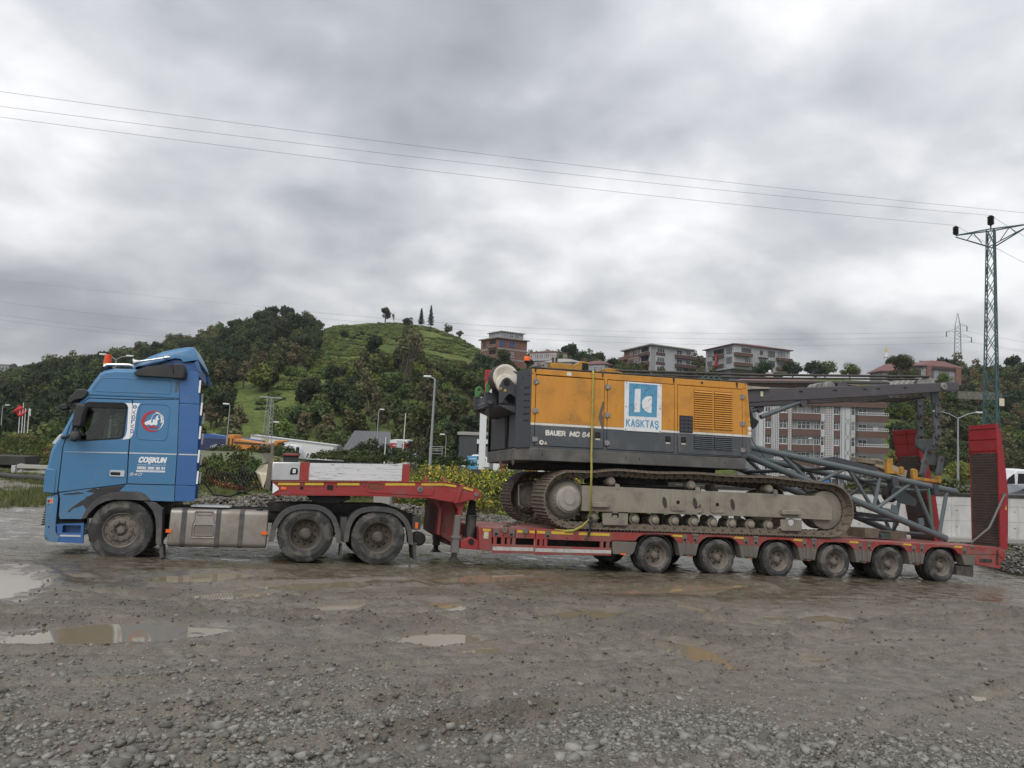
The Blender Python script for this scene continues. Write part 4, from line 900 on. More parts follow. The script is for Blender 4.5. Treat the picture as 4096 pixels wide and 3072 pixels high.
# air and electric hoses behind the cab
def coil(p0, p1, r, turns, sag, n=14):
    p0 = Vector(p0); p1 = Vector(p1); d = (p1-p0).normalized(); a = d.orthogonal().normalized(); b = d.cross(a); pts = []
    for i in range(turns*n+1):
        t = i/(turns*n); c = p0.lerp(p1, t) - Vector((0, 0, sag*4*t*(1-t))); w = 2*math.pi*turns*t
        pts.append(c + (a*math.cos(w)+b*math.sin(w))*r)
    return pts
for k, (p0, p1, sag) in enumerate((((1.22,1.0,1.62),(2.28,1.1,1.62),0.10),((1.20,1.25,1.50),(2.25,1.2,1.50),0.06),((1.24,0.8,1.45),(2.0,1.15,1.28),0.05))):
    MB().tube(coil(p0, p1, 0.05, 18, sag), 0.009, 5).build('coiled_hose', CHASSIS if k < 2 else pm('red_hose', (0.16, 0.035, 0.02), 0.5), truck)
MB().tube([(1.2,1.3,1.35),(1.4,1.3,1.12),(1.7,1.2,1.10),(2.05,1.2,1.22),(2.35,1.1,1.40)], 0.016, 6).build('air_hose', CHASSIS, truck)
for q in range(5):
    rr = random.Random(q); MB().tube([(1.95+rr.uniform(-.05,.05)+0.09*math.sin(i*1.1+q), 1.1+rr.uniform(-.08,.08), 1.15+i*0.05) for i in range(12)], 0.011, 5).build('air_hose', CHASSIS, truck)
# ================================================================== LOW LOADER TRAILER
RED = pm('trailer_red_paint', (0.255, 0.024, 0.022), 0.5, var=0.16, dirt=(0.15, 0.12, 0.10), amount=0.46, ds=2.2, streak=0.25, low=(0.2, 0.9, 0.45), bump=0.05, bs=60)
RED2 = pm('neck_red_paint', (0.27, 0.027, 0.025), 0.45, var=0.12, dirt=(0.14, 0.10, 0.09), amount=0.26, ds=2.4, streak=0.15, bump=0.03, bs=60)
REDK = pm('ramp_red_paint', (0.26, 0.013, 0.017), 0.5, var=0.08, dirt=(0.07, 0.045, 0.04), amount=0.26, ds=2.2, streak=0.5, bump=0.05, bs=60)
DECK = pm('worn_deck', (0.30, 0.055, 0.05), 0.6, dirt=(0.22, 0.18, 0.155), amount=0.55, ds=1.6, bump=0.3, bs=20)
GREYM = pm('muddy_grey_steel', (0.115, 0.105, 0.09), 0.65, dirt=(0.17, 0.145, 0.115), amount=0.4, ds=3, streak=0.3, bump=0.15, bs=40)
LEGM = pm('leg_grey_paint', (0.13, 0.125, 0.115), 0.55, dirt=MUDD, amount=0.3, ds=3, bump=0.1)
YEL = pm('yellow_reflective', (0.52, 0.36, 0.035), 0.45, var=0.1, dirt=(0.3, 0.2, 0.06), amount=0.25, ds=8)
WOODW = None
def whitewood():
    m, nt, N, L, b = nodes('white_painted_board')
    tc = N.new('ShaderNodeTexCoord'); mp = N.new('ShaderNodeMapping'); L.new(tc.outputs['Object'], mp.inputs[0]); mp.inputs['Scale'].default_value = (1.2, 6, 14)
    a = ramp(N, L, noise(N, L, mp.outputs[0], 3.0, 8, 0.7, 1.0), 0.555, 0.61)
    c2 = mixc(N, L, noise(N, L, mp.outputs[0], 0.7, 3), (0.50, 0.51, 0.52), (0.62, 0.62, 0.62))
    L.new(mixc(N, L, mth(N, L, 'MULTIPLY', a, 0.75), c2, (0.17, 0.165, 0.15)), b.inputs['Base Color']); b.inputs['Roughness'].default_value = 0.7
    return m
WOODW = whitewood()
BOXA = pm('box_aluminium', (0.50, 0.50, 0.50), 0.38, metal=0.6, dirt=(0.33, 0.31, 0.29), amount=0.25, streak=0.3)
CREAM = pm('cream_plastic', (0.55, 0.50, 0.36), 0.5, dirt=(0.3, 0.26, 0.2), amount=0.2)
trl = tag(empty('low_loader_trailer', F_TRAILER), 'red six axle low loader trailer with gooseneck and raised rear ramps', 'trailer')
TW = 2.85
def span(mb, poly, parent, mat, name, y0=0.0, y1=0.22, bevel=0.006, far=True):
    mb.prism(poly, y0, y1).build(name, mat, parent, bevel=bevel)
    if far: MB().prism(poly, TW-y1, TW-y0).build(name, mat, parent, bevel=bevel)
GN = [(2.50,1.47),(4.22,1.562),(5.80,1.652),(6.14,1.622),(6.49,1.552),(6.555,1.52),(6.585,1.46),(6.58,1.41),(6.54,1.36),(6.36,1.335),(6.10,1.25),(5.96,1.27),(5.60,1.315),(5.46,1.325),(5.00,1.30),(4.73,1.325),(4.20,1.312),(2.52,1.235)]
span(MB(), GN, trl, RED2, 'gooseneck_beam')
# flanges and welded details on the near beam
MB().prism([(2.49,1.465),(5.80,1.648),(6.14,1.618),(6.14,1.636),(5.80,1.668),(2.49,1.485)], -0.02, TW+0.02).build('neck_top_plate', RED2, trl, bevel=0.004)
MB().prism([(2.52,1.235),(4.2,1.312),(4.73,1.325),(4.73,1.312),(4.2,1.299),(2.52,1.222)], -0.015, 0.30).build('neck_flange', RED2, trl)
MB().plate(rrect(4.25, 5.6, 1.37, 1.60, 0.10), [rrect(4.30, 4.58, 1.44, 1.55, 0.02)], -0.012, 0.0).build('neck_doubler', RED2, trl, bevel=0.004)
MB().plate(rrect(4.305, 4.575, 1.445, 1.545, 0.015), [], -0.014, -0.004).build('maker_plate', pm('brown_plate', (0.14, 0.07, 0.035), 0.4, metal=0.3), trl)
MB().plate(rrect(4.335, 4.545, 1.478, 1.512, 0.006), [rrect(4.345, 4.535, 1.485, 1.505, 0.004)], -0.016, -0.013).build('plate_lettering', REDV, trl)
MB().prism([(6.02,1.25),(6.10,1.255),(6.20,1.615),(6.14,1.625)], -0.03, 0.0).build('neck_rib', RED2, trl, bevel=0.006)
for x, z, r in ((5.32, 1.485, 0.062), (6.48, 1.445, 0.045)):
    MB().lathe([(0, -0.03), (r*0.8, -0.03), (r, -0.02), (r, 0.01)], (x, 0, z), 24).build('pivot_pin', LEGM, trl)
MB().cyl((5.32, -0.034, 1.487), (5.32, -0.028, 1.487), 0.012, n=10).build('grease_hole', SEAM, trl)
for x, z in ((5.55, 1.535), (5.87, 1.50), (4.95, 1.515), (4.70, 1.51)):
    MB().plate(rrect(x-0.05, x+0.05, z-0.018, z+0.018, 0.017), [rrect(x-0.04, x+0.04, z-0.010, z+0.010, 0.009)], -0.004, 0.0).build('slot_rim', RED2, trl)
for x, z, r in ((3.04, 1.385, 0.036),): MB().disc((x, -0.001, z), r, 18).build('drain_hole', SEAM, trl, fix=False)
MB().plate(rrect(3.51, 3.63, 1.375, 1.475, 0.02), [], -0.002, 0.02).build('drain_hole', SEAM, trl)
for x, z in ((3.45, 1.43), (3.69, 1.445), (5.995, 1.285)): MB().disc((x, -0.002, z), 0.012, 10).build('drain_hole', SEAM, trl, fix=False)
def on_top(s0, s1, d0, d1, mat=YEL, name='reflector', y=-0.003):
    f = lambda s: np.interp(s, [2.5, 4.22, 5.8, 6.14, 6.49], [1.47, 1.562, 1.652, 1.622, 1.552])
    MB().prism([(s0, f(s0)-d0), (s1, f(s1)-d0), (s1, f(s1)-d1), (s0, f(s0)-d1)], y-0.012, y).build(name, mat, trl)
for s0, s1 in ((2.60,3.0),(3.09,3.44),(3.70,4.12),(4.62,5.21),(5.335,5.78),(5.79,6.05),(6.16,6.40)): on_top(s0, s1, 0.015, 0.06)
for s_ in (3.03, 4.20): on_top(s_, s_+0.03, 0.02, 0.055, GREYM, 'bolt_plate', -0.013)
MB().prism([(2.505,1.455),(2.62,1.365),(2.62,1.33),(2.515,1.25)], -0.02, 0.0).build('corner_reflector', WHITE, trl)
MB().box(2.66, 2.76, -0.02, 0.0, 1.335, 1.385).build('side_lamp', ORANGE, trl, bevel=0.006)
MB().box(2.5, 5.7, 0.2, TW-0.2, 1.33, 1.40).build('neck_floor', CHASSIS, trl)
MB().prism([(2.50,1.47),(5.80,1.652),(5.80,1.63),(2.50,1.45)], 0.2, TW-0.2).build('neck_floor', CHASSIS, trl)
for x in (5.48, 5.86):
    MB().tube([(x, 0.4+0.06*math.cos(t), 1.665+0.10*math.sin(t)) for t in [math.pi*i/8 for i in range(9)]], 0.018, 6).box(x-0.05, x+0.05, 0.32, 0.48, 1.65, 1.675).build('lashing_ring', RED2, trl)
# load box on the neck
f0 = lambda s: 1.505 + 0.052*(s-2.5)
box = MB().prism([(2.47, f0(2.47)-0.01), (2.995, f0(2.995)-0.012), (2.975, 1.872), (2.46, 1.845)], 0.0, 0.62).build('tool_box', BOXA, trl, bevel=0.02)
MB().plate([(2.80,1.70),(2.825,1.76),(2.925,1.755),(2.945,1.70),(2.935,1.64),(2.80,1.625)], [], -0.008, 0.004).build('lock_recess', SEAM, box); MB().box(2.845, 2.90, -0.016, -0.006, 1.66, 1.735).build('lock_handle', CHROME, box)
for a, b_, zt0, zt1 in ((2.985,3.15,1.875,1.885),(4.945,5.09,1.972,1.978)):
    for y in (-0.005, TW-0.115): MB().prism([(a, f0(a)-0.01), (b_, f0(b_)-0.01), (b_-0.01, zt1), (a, zt0)], y, y+0.12).build('box_post', RED2, trl, bevel=0.004)
PW = [(3.155, f0(3.155)), (4.94, f0(4.94)), (4.935, 1.965), (3.15, 1.872)]
for i in range(3):
    t0, t1 = i/3, (i+1)/3; lerp = lambda a, b, t: (a[0]+(b[0]-a[0])*t, a[1]+(b[1]-a[1])*t)
    q = [lerp(PW[0], PW[3], t0+0.008), lerp(PW[1], PW[2], t0+0.008), lerp(PW[1], PW[2], t1-0.004), lerp(PW[0], PW[3], t1-0.004)]
    for y in (0.01, TW-0.06): MB().prism(q, y, y+0.045).build('plank', WOODW, trl, bevel=0.003)
    MB().box(4.99, 5.035, 0.12, TW-0.12, f0(5)+0.125*i, f0(5)+0.125*i+0.118).build('plank', WOODW, trl)
bn = MB().prism([(2.665,1.85),(2.935,1.86),(2.95,2.01),(2.64,2.0)], 0.75, 1.3).build('storage_crate', BLACKP, trl, bevel=0.02)
MB().prism([(2.62,2.0),(2.965,2.015),(2.92,2.06),(2.66,2.05)], 0.70, 1.35).build('lid', pm('dull_red_lid', (0.20, 0.04, 0.04), 0.6), bn, bevel=0.015)
MB().box(2.50, 2.98, 0.63, 1.5, 1.50, 1.86).build('tool_box', BOXA, trl, bevel=0.02)
# front bulkhead with hoses bracket
MB().prism([(2.36,1.31),(2.47,1.30),(2.475,1.85),(2.38,1.85)], 0.35, 1.3).build('bulkhead', GREYM, trl, bevel=0.01)
MB().plate([(2.24,2.0),(2.30,2.02),(2.40,2.02),(2.39,2.22),(2.455,2.22),(2.46,1.86),(2.35,1.86)], [circ(2.33, 1.97, 0.012, 8), circ(2.40, 1.97, 0.012, 8), circ(2.36, 1.92, 0.012, 8)], 0.45, 0.47).build('hose_bracket', GREYM, trl)
MB().add([(2.14,0.75,1.66),(2.24,0.55,1.78),(2.37,0.45,1.81),(2.40,0.45,1.62),(2.33,0.5,1.33),(2.24,0.55,1.60),(2.24,1.0,1.78),(2.37,1.1,1.81),(2.40,1.1,1.62),(2.33,1.0,1.33),(2.24,1.0,1.60)],
          [(0,1,2),(0,2,3),(0,5,4),(0,3,5),(3,4,5),(0,6,7),(0,7,8),(0,10,9),(0,8,10),(8,9,10),(1,6,7,2),(2,7,8,3),(3,8,9,4),(0,1,6),(0,4,9)]).build('nose_cover', CREAM, trl, bevel=0.01)
# neck post, cylinder, legs
MB().prism([(5.74,1.26),(5.86,1.20),(5.85,0.60),(6.22,0.40),(6.22,1.12),(6.05,1.27)], 0.55, TW-0.55).build('neck_post', RED, trl, bevel=0.01)
MB().prism([(5.60,1.29),(5.72,1.22),(5.80,1.10),(5.80,0.60),(5.86,0.58),(5.87,1.14),(5.80,1.24),(5.95,1.275)], 0.40, 0.58).build('neck_gusset', RED, trl, bevel=0.006)
MB().prism([(5.90,1.27),(6.06,1.24),(6.15,1.12),(6.15,0.45),(6.22,0.42),(6.23,1.12),(6.33,1.33)], 0.12, 0.42).build('neck_gusset', RED2, trl, bevel=0.006)
MB().box(6.16, 6.26, 0.10, TW-0.10, 0.36, 0.62).build('neck_crossbeam', RED, trl, bevel=0.006)
MB().prism([(6.23,0.36),(6.61,0.345),(6.60,0.52),(6.52,0.56),(6.42,0.60),(6.23,0.50)], 0.06, 0.40).build('cylinder_foot', RED2, trl, bevel=0.01)
MB().lathe([(0, -0.02), (0.055, -0.02), (0.06, 0.02), (0.06, 0.1)], (6.445, 0.05, 0.505), 18).build('pivot_pin', SEAM, trl)
cy = MB().cyl((6.445, 0.20, 0.56), (6.452, 0.20, 1.03), 0.10, 0.115, 20).build('lift_cylinder', CHASSIS, trl, bevel=0.006)
bl = [(0.075, 0.0)]
for i in range(9): bl += [(0.112-0.004*i, 0.012+i*0.031), (0.085-0.003*i, 0.026+i*0.031)]
MB().lathe([(r, z) for r, z in bl] + [(0.05, 0.30)], n=20).build('bellows', SEAM, trl, Matrix.Translation((6.453, 0.20, 1.03)) @ Matrix.Rotation(R(90), 4, 'X'))
for dy in (TW-0.40,): MB().cyl((6.445, 0.20+dy, 0.56), (6.452, 0.20+dy, 1.33), 0.10, 0.10, 16).build('lift_cylinder', CHASSIS, trl)
for y in (0.02, 1.95):
    lg = MB().prism([(6.085,1.02),(6.195,1.02),(6.185,0.66),(6.20,0.27),(6.045,0.27),(6.065,0.66)], y, y+0.14)
    lg.box(6.03, 6.21, y-0.015, y+0.16, 0.55, 0.60)
    L1 = lg.build('landing_leg', LEGM, trl, bevel=0.008)
    MB().box(6.075, 6.165, y+0.02, y+0.12, 0.17, 0.30).build('leg_tube', CHASSIS, L1); MB().prism([(6.03,0.12),(6.24,0.12),(6.20,0.15),(6.16,0.19),(6.08,0.19)], y-0.03, y+0.17).build('foot', CHASSIS, L1)
MB().tube([(5.93,0.25,0.78),(5.93,0.25,0.66),(5.85,0.25,0.66)], 0.008, 6).build('crank_handle', CHASSIS, trl)
# deck
ZT = lambda s: float(np.interp(s, [6.5, 9.5, 11.0, 15.6, 20.1], [0.805, 0.82, 0.858, 0.885, 0.885]))
ss = [6.58+i*0.45 for i in range(31)]; ss = [min(s, 20.0) for s in ss]
MB().prism([(s, ZT(s)) for s in ss] + [(s, ZT(s)-0.05) for s in ss[::-1]], 0.05, TW-0.05).build('deck', DECK, trl)
MB().prism([(6.58,0.81),(6.86,0.795),(6.87,0.34),(6.61,0.345)], 0.0, TW).build('deck_front_box', RED, trl, bevel=0.012)
MB().box(6.66, 6.82, -0.004, 0.0, 0.73, 0.775).build('reflector', YEL, trl); MB().box(6.685, 6.785, -0.004, 0.0, 0.58, 0.72).build('data_plate', pm('worn_label', (0.5, 0.45, 0.32), 0.6, dirt=(0.2, 0.16, 0.1), amount=0.4, ds=20), trl)
MB().box(6.9, 19.3, 0.75, 1.0, 0.42, 0.80).box(6.9, 19.3, 1.85, 2.1, 0.42, 0.80).build('main_beam', CHASSIS, trl)
# side rail panels in front of the wheels
for a, b_ in ((6.87, 7.345), (7.36, 7.785), (7.80, 9.49)):
    for y in (0.0, TW-0.06): MB().prism([(a, 0.61), (b_, 0.615), (b_, ZT(b_)-0.004), (a, ZT(a)-0.004)], y, y+0.06).build('side_rail', RED, trl, bevel=0.006)
def pocket(s, z, mat=GREYM):
    p = MB().plate(rrect(s-0.055, s+0.055, z-0.075, z+0.075, 0.015), [rrect(s-0.035, s+0.035, z-0.065, z-0.02, 0.008)], -0.012, 0.004); p.build('lashing_pocket', mat, trl, bevel=0.004)
    MB().plate(rrect(s-0.04, s+0.04, z-0.07, z-0.015, 0.01), [], -0.001, 0.003).build('pocket_opening', SEAM, trl)
for s_ in (6.945, 7.265, 8.06): pocket(s_, 0.72)
for s_ in (7.12, 7.565): 
    MB().prism([(s_-0.055,0.79),(s_-0.055,0.75),(s_-0.035,0.71),(s_+0.045,0.71),(s_+0.06,0.79),(s_+0.03,0.825),(s_-0.03,0.825)], -0.03, 0.06).build('lashing_eye', GREYM, trl, bevel=0.006)
for s_ in (7.10, 7.57, 8.5, 8.9): MB().plate(rrect(s_-0.022, s_+0.022, 0.638, 0.660, 0.01), [], -0.001, 0.003).build('rail_slot', SEAM, trl)
for a, b_ in ((7.39, 7.51), (7.65, 7.77), (7.82, 8.0), (8.13, 8.62), (8.75, 9.45)): MB().prism([(a, ZT(a)-0.085), (b_, ZT(b_)-0.085), (b_, ZT(b_)-0.03), (a, ZT(a)-0.03)], -0.006, 0.0).build('reflector', YEL, trl)
# side guard with white stripe
for a, b_ in ((6.885, 7.765), (7.795, 9.50)):
    MB().prism([(a, 0.295), (b_, 0.295+0.02*(b_-a)), (b_, 0.478+0.006*(b_-a)), (a, 0.475)], -0.01, 0.03).build('side_guard', RED, trl, bevel=0.006)
    MB().prism([(a+0.004, 0.352), (b_-0.004, 0.352+0.012*(b_-a)), (b_-0.004, 0.428+0.008*(b_-a)), (a+0.004, 0.428)], -0.014, -0.009).build('guard_stripe', pm('dirty_white_tape', (0.42, 0.41, 0.39), 0.5, dirt=(0.2, 0.18, 0.16), amount=0.35, ds=9) if a < 7 else bpy.data.materials['dirty_white_tape'], trl)
for s_ in (6.93, 7.10, 7.22, 7.33, 7.80, 7.92, 8.02, 9.28, 9.42): MB().prism([(s_-0.035,0.47),(s_+0.035,0.47),(s_+0.035,0.615),(s_-0.035,0.615)], 0.0, 0.05).build('guard_post', RED, trl)
MB().box(7.77, 7.785, -0.012, 0.02, 0.30, 0.56).build('guard_joint', pm('old_brass', (0.25, 0.2, 0.12), 0.6), trl)
# wheel section rail with arches
WS = [10.555 + 1.54*i for i in range(6)]
top = [(9.49, ZT(9.49)-0.003)] + [(s, ZT(s)-0.003) for s in (10.3, 11.0, 12.5, 14.0, 15.6, 17.2, 18.8)] + [(19.95, 0.875), (20.06, 0.845), (20.07, 0.72), (19.92, 0.70), (19.3, 0.68)]
bot = []
for s in WS[::-1]:
    bot += [(s+0.58, 0.66), (s+0.49, 0.68), (s+0.42, 0.76), (s+0.30, 0.815), (s-0.05, 0.825), (s-0.30, 0.805), (s-0.43, 0.74), (s-0.50, 0.66)]
bot += [(9.49, 0.64)]
for y in (0.0, TW-0.10): MB().prism(top + bot, y, y+0.10).build('wheel_rail', RED, trl, bevel=0.006)
for s in WS:
    ar = [(s+0.46*math.cos(t), 0.37+0.46*math.sin(t)) for t in [math.pi*i/12 for i in range(13)]]; ai = [(s+0.44*math.cos(t), 0.37+0.44*math.sin(t)) for t in [math.pi*i/12 for i in range(12, -1, -1)]]
    for y in (0.08, TW-0.72): MB().prism(ar + ai, y, y+0.64).build('wheel_liner', CHASSIS, trl)
br = MB().prism([(0.50,0.70),(1.06,0.71),(1.02,0.60),(0.97,0.39),(0.58,0.375),(0.53,0.60)], 0.005, 0.24).mesh('bracket', GREYM)
for i in range(5):
    b1 = link('wheel_bracket', br, trl, (WS[i], 0, 0)); bv = b1.modifiers.new('edge', 'BEVEL'); bv.width = 0.012; bv.segments = 2
    rr = random.Random(i)
    for dx in (0.64, 0.74, 0.88): MB().prism([(WS[i]+dx, 0.68), (WS[i]+dx+0.045, 0.68), (WS[i]+dx+0.04, 0.42), (WS[i]+dx+0.005, 0.42)], -0.012, 0.006).build('rib', GREYM, b1, Matrix.Translation((-WS[i], 0, 0)), bevel=0.004)
    MB().box(0.66, 0.86, -0.016, -0.004, 0.375, 0.42).build('lamp_bracket', CHASSIS, b1); MB().box(0.74, 0.82, -0.02, -0.014, 0.37, 0.40).build('side_lamp', pm('dull_amber', (0.25, 0.05, 0.02), 0.4) if i == 0 else bpy.data.materials['dull_amber'], b1)
MB().prism([(9.52,0.63),(10.10,0.635),(10.04,0.42),(9.98,0.36),(9.55,0.36)], 0.005, 0.20).build('wheel_bracket', GREYM, trl, bevel=0.012)
MB().box(9.72, 9.84, -0.01, 0.004, 0.355, 0.385).build('side_lamp', ORANGE, trl)
MB().prism([(18.83,0.70),(19.28,0.70),(19.27,0.42),(18.95,0.40),(18.88,0.60)], 0.005, 0.24).build('wheel_bracket', GREYM, trl, bevel=0.012)
for i in range(6):
    for d, z in ((0.68, 0.765), (0.93, 0.77)):
        if i < 5 or d < 0.9: pocket(WS[i]+d, z)
    MB().prism([(WS[i]+0.86, ZT(WS[i]+1)-0.05), (WS[i]+1.0, ZT(WS[i]+1)-0.05), (WS[i]+1.0, ZT(WS[i]+1)+0.005), (WS[i]+0.86, ZT(WS[i]+1)+0.005)], -0.02, 0.05).build('lashing_eye', GREYM, trl, bevel=0.01)
    MB().prism([(WS[i]+0.36, ZT(WS[i])-0.055), (WS[i]+0.62, ZT(WS[i])-0.07), (WS[i]+0.62, ZT(WS[i])-0.02), (WS[i]+0.40, ZT(WS[i])-0.02)], -0.006, 0.0).build('reflector', YEL, trl)
# rear end
MB().prism([(19.28,0.69),(19.28,0.43),(19.9,0.36),(20.08,0.345),(20.09,0.70)], 0.01, 0.16).build('tail_box', RED, trl, bevel=0.01)
MB().prism([(19.28,0.69),(19.28,0.43),(19.9,0.36),(20.08,0.345),(20.09,0.70)], TW-0.16, TW-0.01).build('tail_box', RED, trl, bevel=0.01)
MB().box(19.9, 20.02, 0.1, TW-0.1, 0.40, 0.84).build('tail_beam', RED, trl, bevel=0.01)
for a, b_, z0, z1 in ((19.95,20.0,0.45,0.80),(19.42,19.80,0.50,0.58)): MB().plate(rrect(a, b_, z0, z1, 0.015), [], -0.002, 0.02).build('lamp_recess', CHASSIS, trl)
MB().plate([(18.74,0.37),(19.26,0.40),(19.25,0.12),(18.74,0.16)], [], 0.05, 0.60).build('mudflap', BLACKP, trl)
# wheels
W0 = dual_wheel(trl, WS[0], 0.0, 0.368, 0.398, 0.245, 0.225, 0.085, 0.045, RIM, nh=6, hole=(0.026, 0.022), nuts=6)
for i in range(1, 6): copy_tree(W0, trl, Matrix.Translation((WS[i], 0.0, 0.366)) @ Matrix.Rotation(0.37*i, 4, 'Y'))
for i in range(6): copy_tree(W0, trl, Matrix.Translation((WS[i], TW, 0.366)) @ Matrix.Rotation(math.pi, 4, 'Z') @ Matrix.Rotation(0.5*i, 4, 'Y'))
for s in WS: MB().cyl((s, 0.3, 0.37), (s, TW-0.3, 0.37), 0.065, n=10).build('axle', CHASSIS, trl)
MB().lathe([(0, 0), (0.13, 0), (0.15, 0.03), (0.15, 0.5), (0.13, 0.53), (0, 0.53)], (9.75, 0.6, 0.30), 16).build('air_tank', CHASSIS, trl)
# loading ramps, raised
GRATE = pm('rusty_grating', (0.055, 0.043, 0.038), 0.75, dirt=(0.12, 0.07, 0.05), amount=0.35, ds=4, bump=0.2)
def ramp_(name, lean, y0, loc):
    rt = empty(name, Matrix.Translation(loc) @ Matrix.Rotation(lean, 4, 'Y'), trl)
    W = 0.85; prof = [(0.0,0.0),(0.0,3.15),(0.24,3.06),(0.30,2.75),(0.37,2.1),(0.40,1.4),(0.36,0.6),(0.24,-0.02)]
    prof = [(0.0,-0.02),(-0.005,2.36),(-0.03,2.40),(-0.02,3.13),(0.03,3.14),(0.12,2.88),(0.22,2.2),(0.30,1.4),(0.26,0.4),(0.22,-0.03)]
    for y in (0.0, W-0.035): MB().prism(prof, y, y+0.035).build('side_plate', REDK, rt, bevel=0.005)
    tp_ = MB().prism([(-0.03,2.38),(-0.02,3.13),(0.02,3.13),(0.01,2.38)], 0.035, W-0.035).build('toe_plate', REDK, rt, bevel=0.004)
    for z in (2.44, 2.74, 3.02): MB().box(-0.045, -0.02, 0.03, W-0.03, z, z+0.02).build('rib', RED2 if z > 3 else REDK, tp_)
    MB().box(-0.04, -0.022, W*0.42, W*0.42+0.02, 2.45, 3.1).build('rib', REDK, tp_)
    g = MB()
    for i in range(34): z = 0.02+i*0.069; g.box(-0.002, 0.035, 0.035, W-0.035, z, z+0.022)
    for i in range(15): y = 0.04+i*0.0545; g.box(0.002, 0.05, y, y+0.016, 0.0, 2.36)
    g.build('grating', GRATE, rt, angle=0)['kind'] = 'stuff'
    for z in (0.1, 0.7, 1.3, 1.9): MB().box(0.10, 0.16, 0.03, W-0.03, z, z+0.06).build('cross_member', CHASSIS, rt)
    return rt
ra = ramp_('loading_ramp', 0.005, 0, (20.09, 0.0, 0.87)); 
rb = ramp_('loading_ramp', -0.19, 0, (20.05, 2.0, 0.87))
MB().tube([(19.40,0.22,0.95),(19.75,0.0,1.35),(20.24,-0.03,2.20)], [0.022,0.026,0.03], 8).box(20.2, 20.28, -0.05, 0.02, 2.16, 2.24).build('ramp_strut', LEGM, trl)
MB().cyl((20.12, -0.02, 0.72), (20.12, 0.4, 0.72), 0.10, n=16).prism([(20.02,0.45),(20.24,0.62),(20.26,0.86),(20.05,0.88)], 0.0, 0.10).build('ramp_hinge', RED, trl, bevel=0.006)
MB().prism([(20.27,1.82),(20.33,1.82),(20.30,1.94)], -0.004, -0.001).build('warning_triangle', YEL, trl)
# lashing chains and strap of the load
def chain(name, p0, p1, sag, label, r=0.035, w=0.011):
    p0 = Vector(p0); p1 = Vector(p1); n = max(3, int((p1-p0).length/0.085)); me = MB()
    ring = [(0.058*math.cos(t), r*math.sin(t), 0) for t in [2*math.pi*i/10 for i in range(11)]]
    link_me = MB().tube(ring, w, 5, cap=False).mesh('chain_link', pm('rusty_chain', (0.05, 0.038, 0.03), 0.6, metal=0.3) if 'rusty_chain' not in bpy.data.materials else bpy.data.materials['rusty_chain'])
    rt = empty(name, F_TRAILER); tag(rt, label, 'chain')
    for i in range(n):
        t = (i+0.5)/n; c = p0.lerp(p1, t)-Vector((0, 0, sag*4*t*(1-t))); t2 = t+0.02; c2 = p0.lerp(p1, t2)-Vector((0, 0, sag*4*t2*(1-t2)))
        q = Vector((1, 0, 0)).rotation_difference(c2-c).to_matrix().to_4x4() @ Matrix.Rotation(R(90*(i % 2)), 4, 'X')
        link('chain_link', link_me, rt, Matrix.Translation(c) @ q)
    return rt
chain('lashing_chain', (6.50,2.2,1.05), (8.7,1.5,1.30), 0.04, 'rusty lashing chain stretched high from the neck post to the crawler frame')
chain('lashing_chain', (7.12,0.03,0.84), (8.75,0.95,1.28), 0.03, 'rusty lashing chain rising from the eye on the deck edge to the crawler frame')
STRAP = pm('yellow_webbing', (0.34, 0.29, 0.055), 0.8, var=0.15, vs_=12, dirt=(0.2, 0.17, 0.06), amount=0.35, ds=7)
# ================================================================== CRAWLER CRANE ON THE TRAILER
AMB = pm('machine_orange', (0.52, 0.232, 0.032), 0.42, var=0.07, dirt=(0.20, 0.105, 0.035), amount=0.30, ds=1.9, streak=0.5, bump=0.03, bs=50)
GRY = pm('machine_grey', (0.062, 0.070, 0.078), 0.45, var=0.10, dirt=(0.16, 0.15, 0.135), amount=0.20, ds=2.0, streak=0.30, bump=0.03, bs=50)
GRYF = pm('front_grey', (0.045, 0.049, 0.056), 0.5, var=0.1, dirt=(0.12, 0.11, 0.10), amount=0.14, ds=2.0)
BASEG = pm('base_grey', (0.060, 0.060, 0.058), 0.55, var=0.1, dirt=(0.15, 0.14, 0.12), amount=0.45, ds=2.0, streak=0.4)
WLINE = pm('white_line_paint', (0.62, 0.60, 0.55), 0.5, dirt=(0.35, 0.3, 0.22), amount=0.3, ds=6)
DUST = pm('dusty_grey_brown', (0.235, 0.21, 0.168), 0.8, var=0.12, dirt=(0.11, 0.10, 0.085), amount=0.40, ds=2.4, streak=0.5, bump=0.3, bs=30)
SHOE = pm('shoe_mud', (0.165, 0.132, 0.10), 0.82, var=0.2, vs_=8, dirt=(0.09, 0.070, 0.055), amount=0.50, ds=6, bump=0.5, bs=30)
SHOEF = pm('shoe_brown', (0.125, 0.10, 0.085), 0.7, var=0.2, vs_=8, dirt=(0.06, 0.04, 0.03), amount=0.5, ds=6, bump=0.4, bs=30)
GANT = pm('gantry_grey', (0.064, 0.060, 0.067), 0.5, var=0.1, dirt=(0.13, 0.10, 0.09), amount=0.22, ds=2.5, streak=0.15)
BOOM = pm('boom_grey', (0.088, 0.108, 0.115), 0.45, var=0.1, dirt=(0.10, 0.085, 0.07), amount=0.22, ds=3)
LINKG = pm('link_grey', (0.075, 0.084, 0.09), 0.5, dirt=RUST, amount=0.2, ds=5)
OFFW = pm('drum_cream', (0.55, 0.51, 0.44), 0.55, dirt=(0.25, 0.19, 0.13), amount=0.3, ds=5)
SHEAVE = pm('sheave_grey', (0.22, 0.215, 0.20), 0.5, dirt=(0.10, 0.09, 0.075), amount=0.35, ds=6)
ROPE = pm('wire_rope', (0.035, 0.030, 0.026), 0.6, dirt=(0.10, 0.08, 0.06), amount=0.3, ds=9)
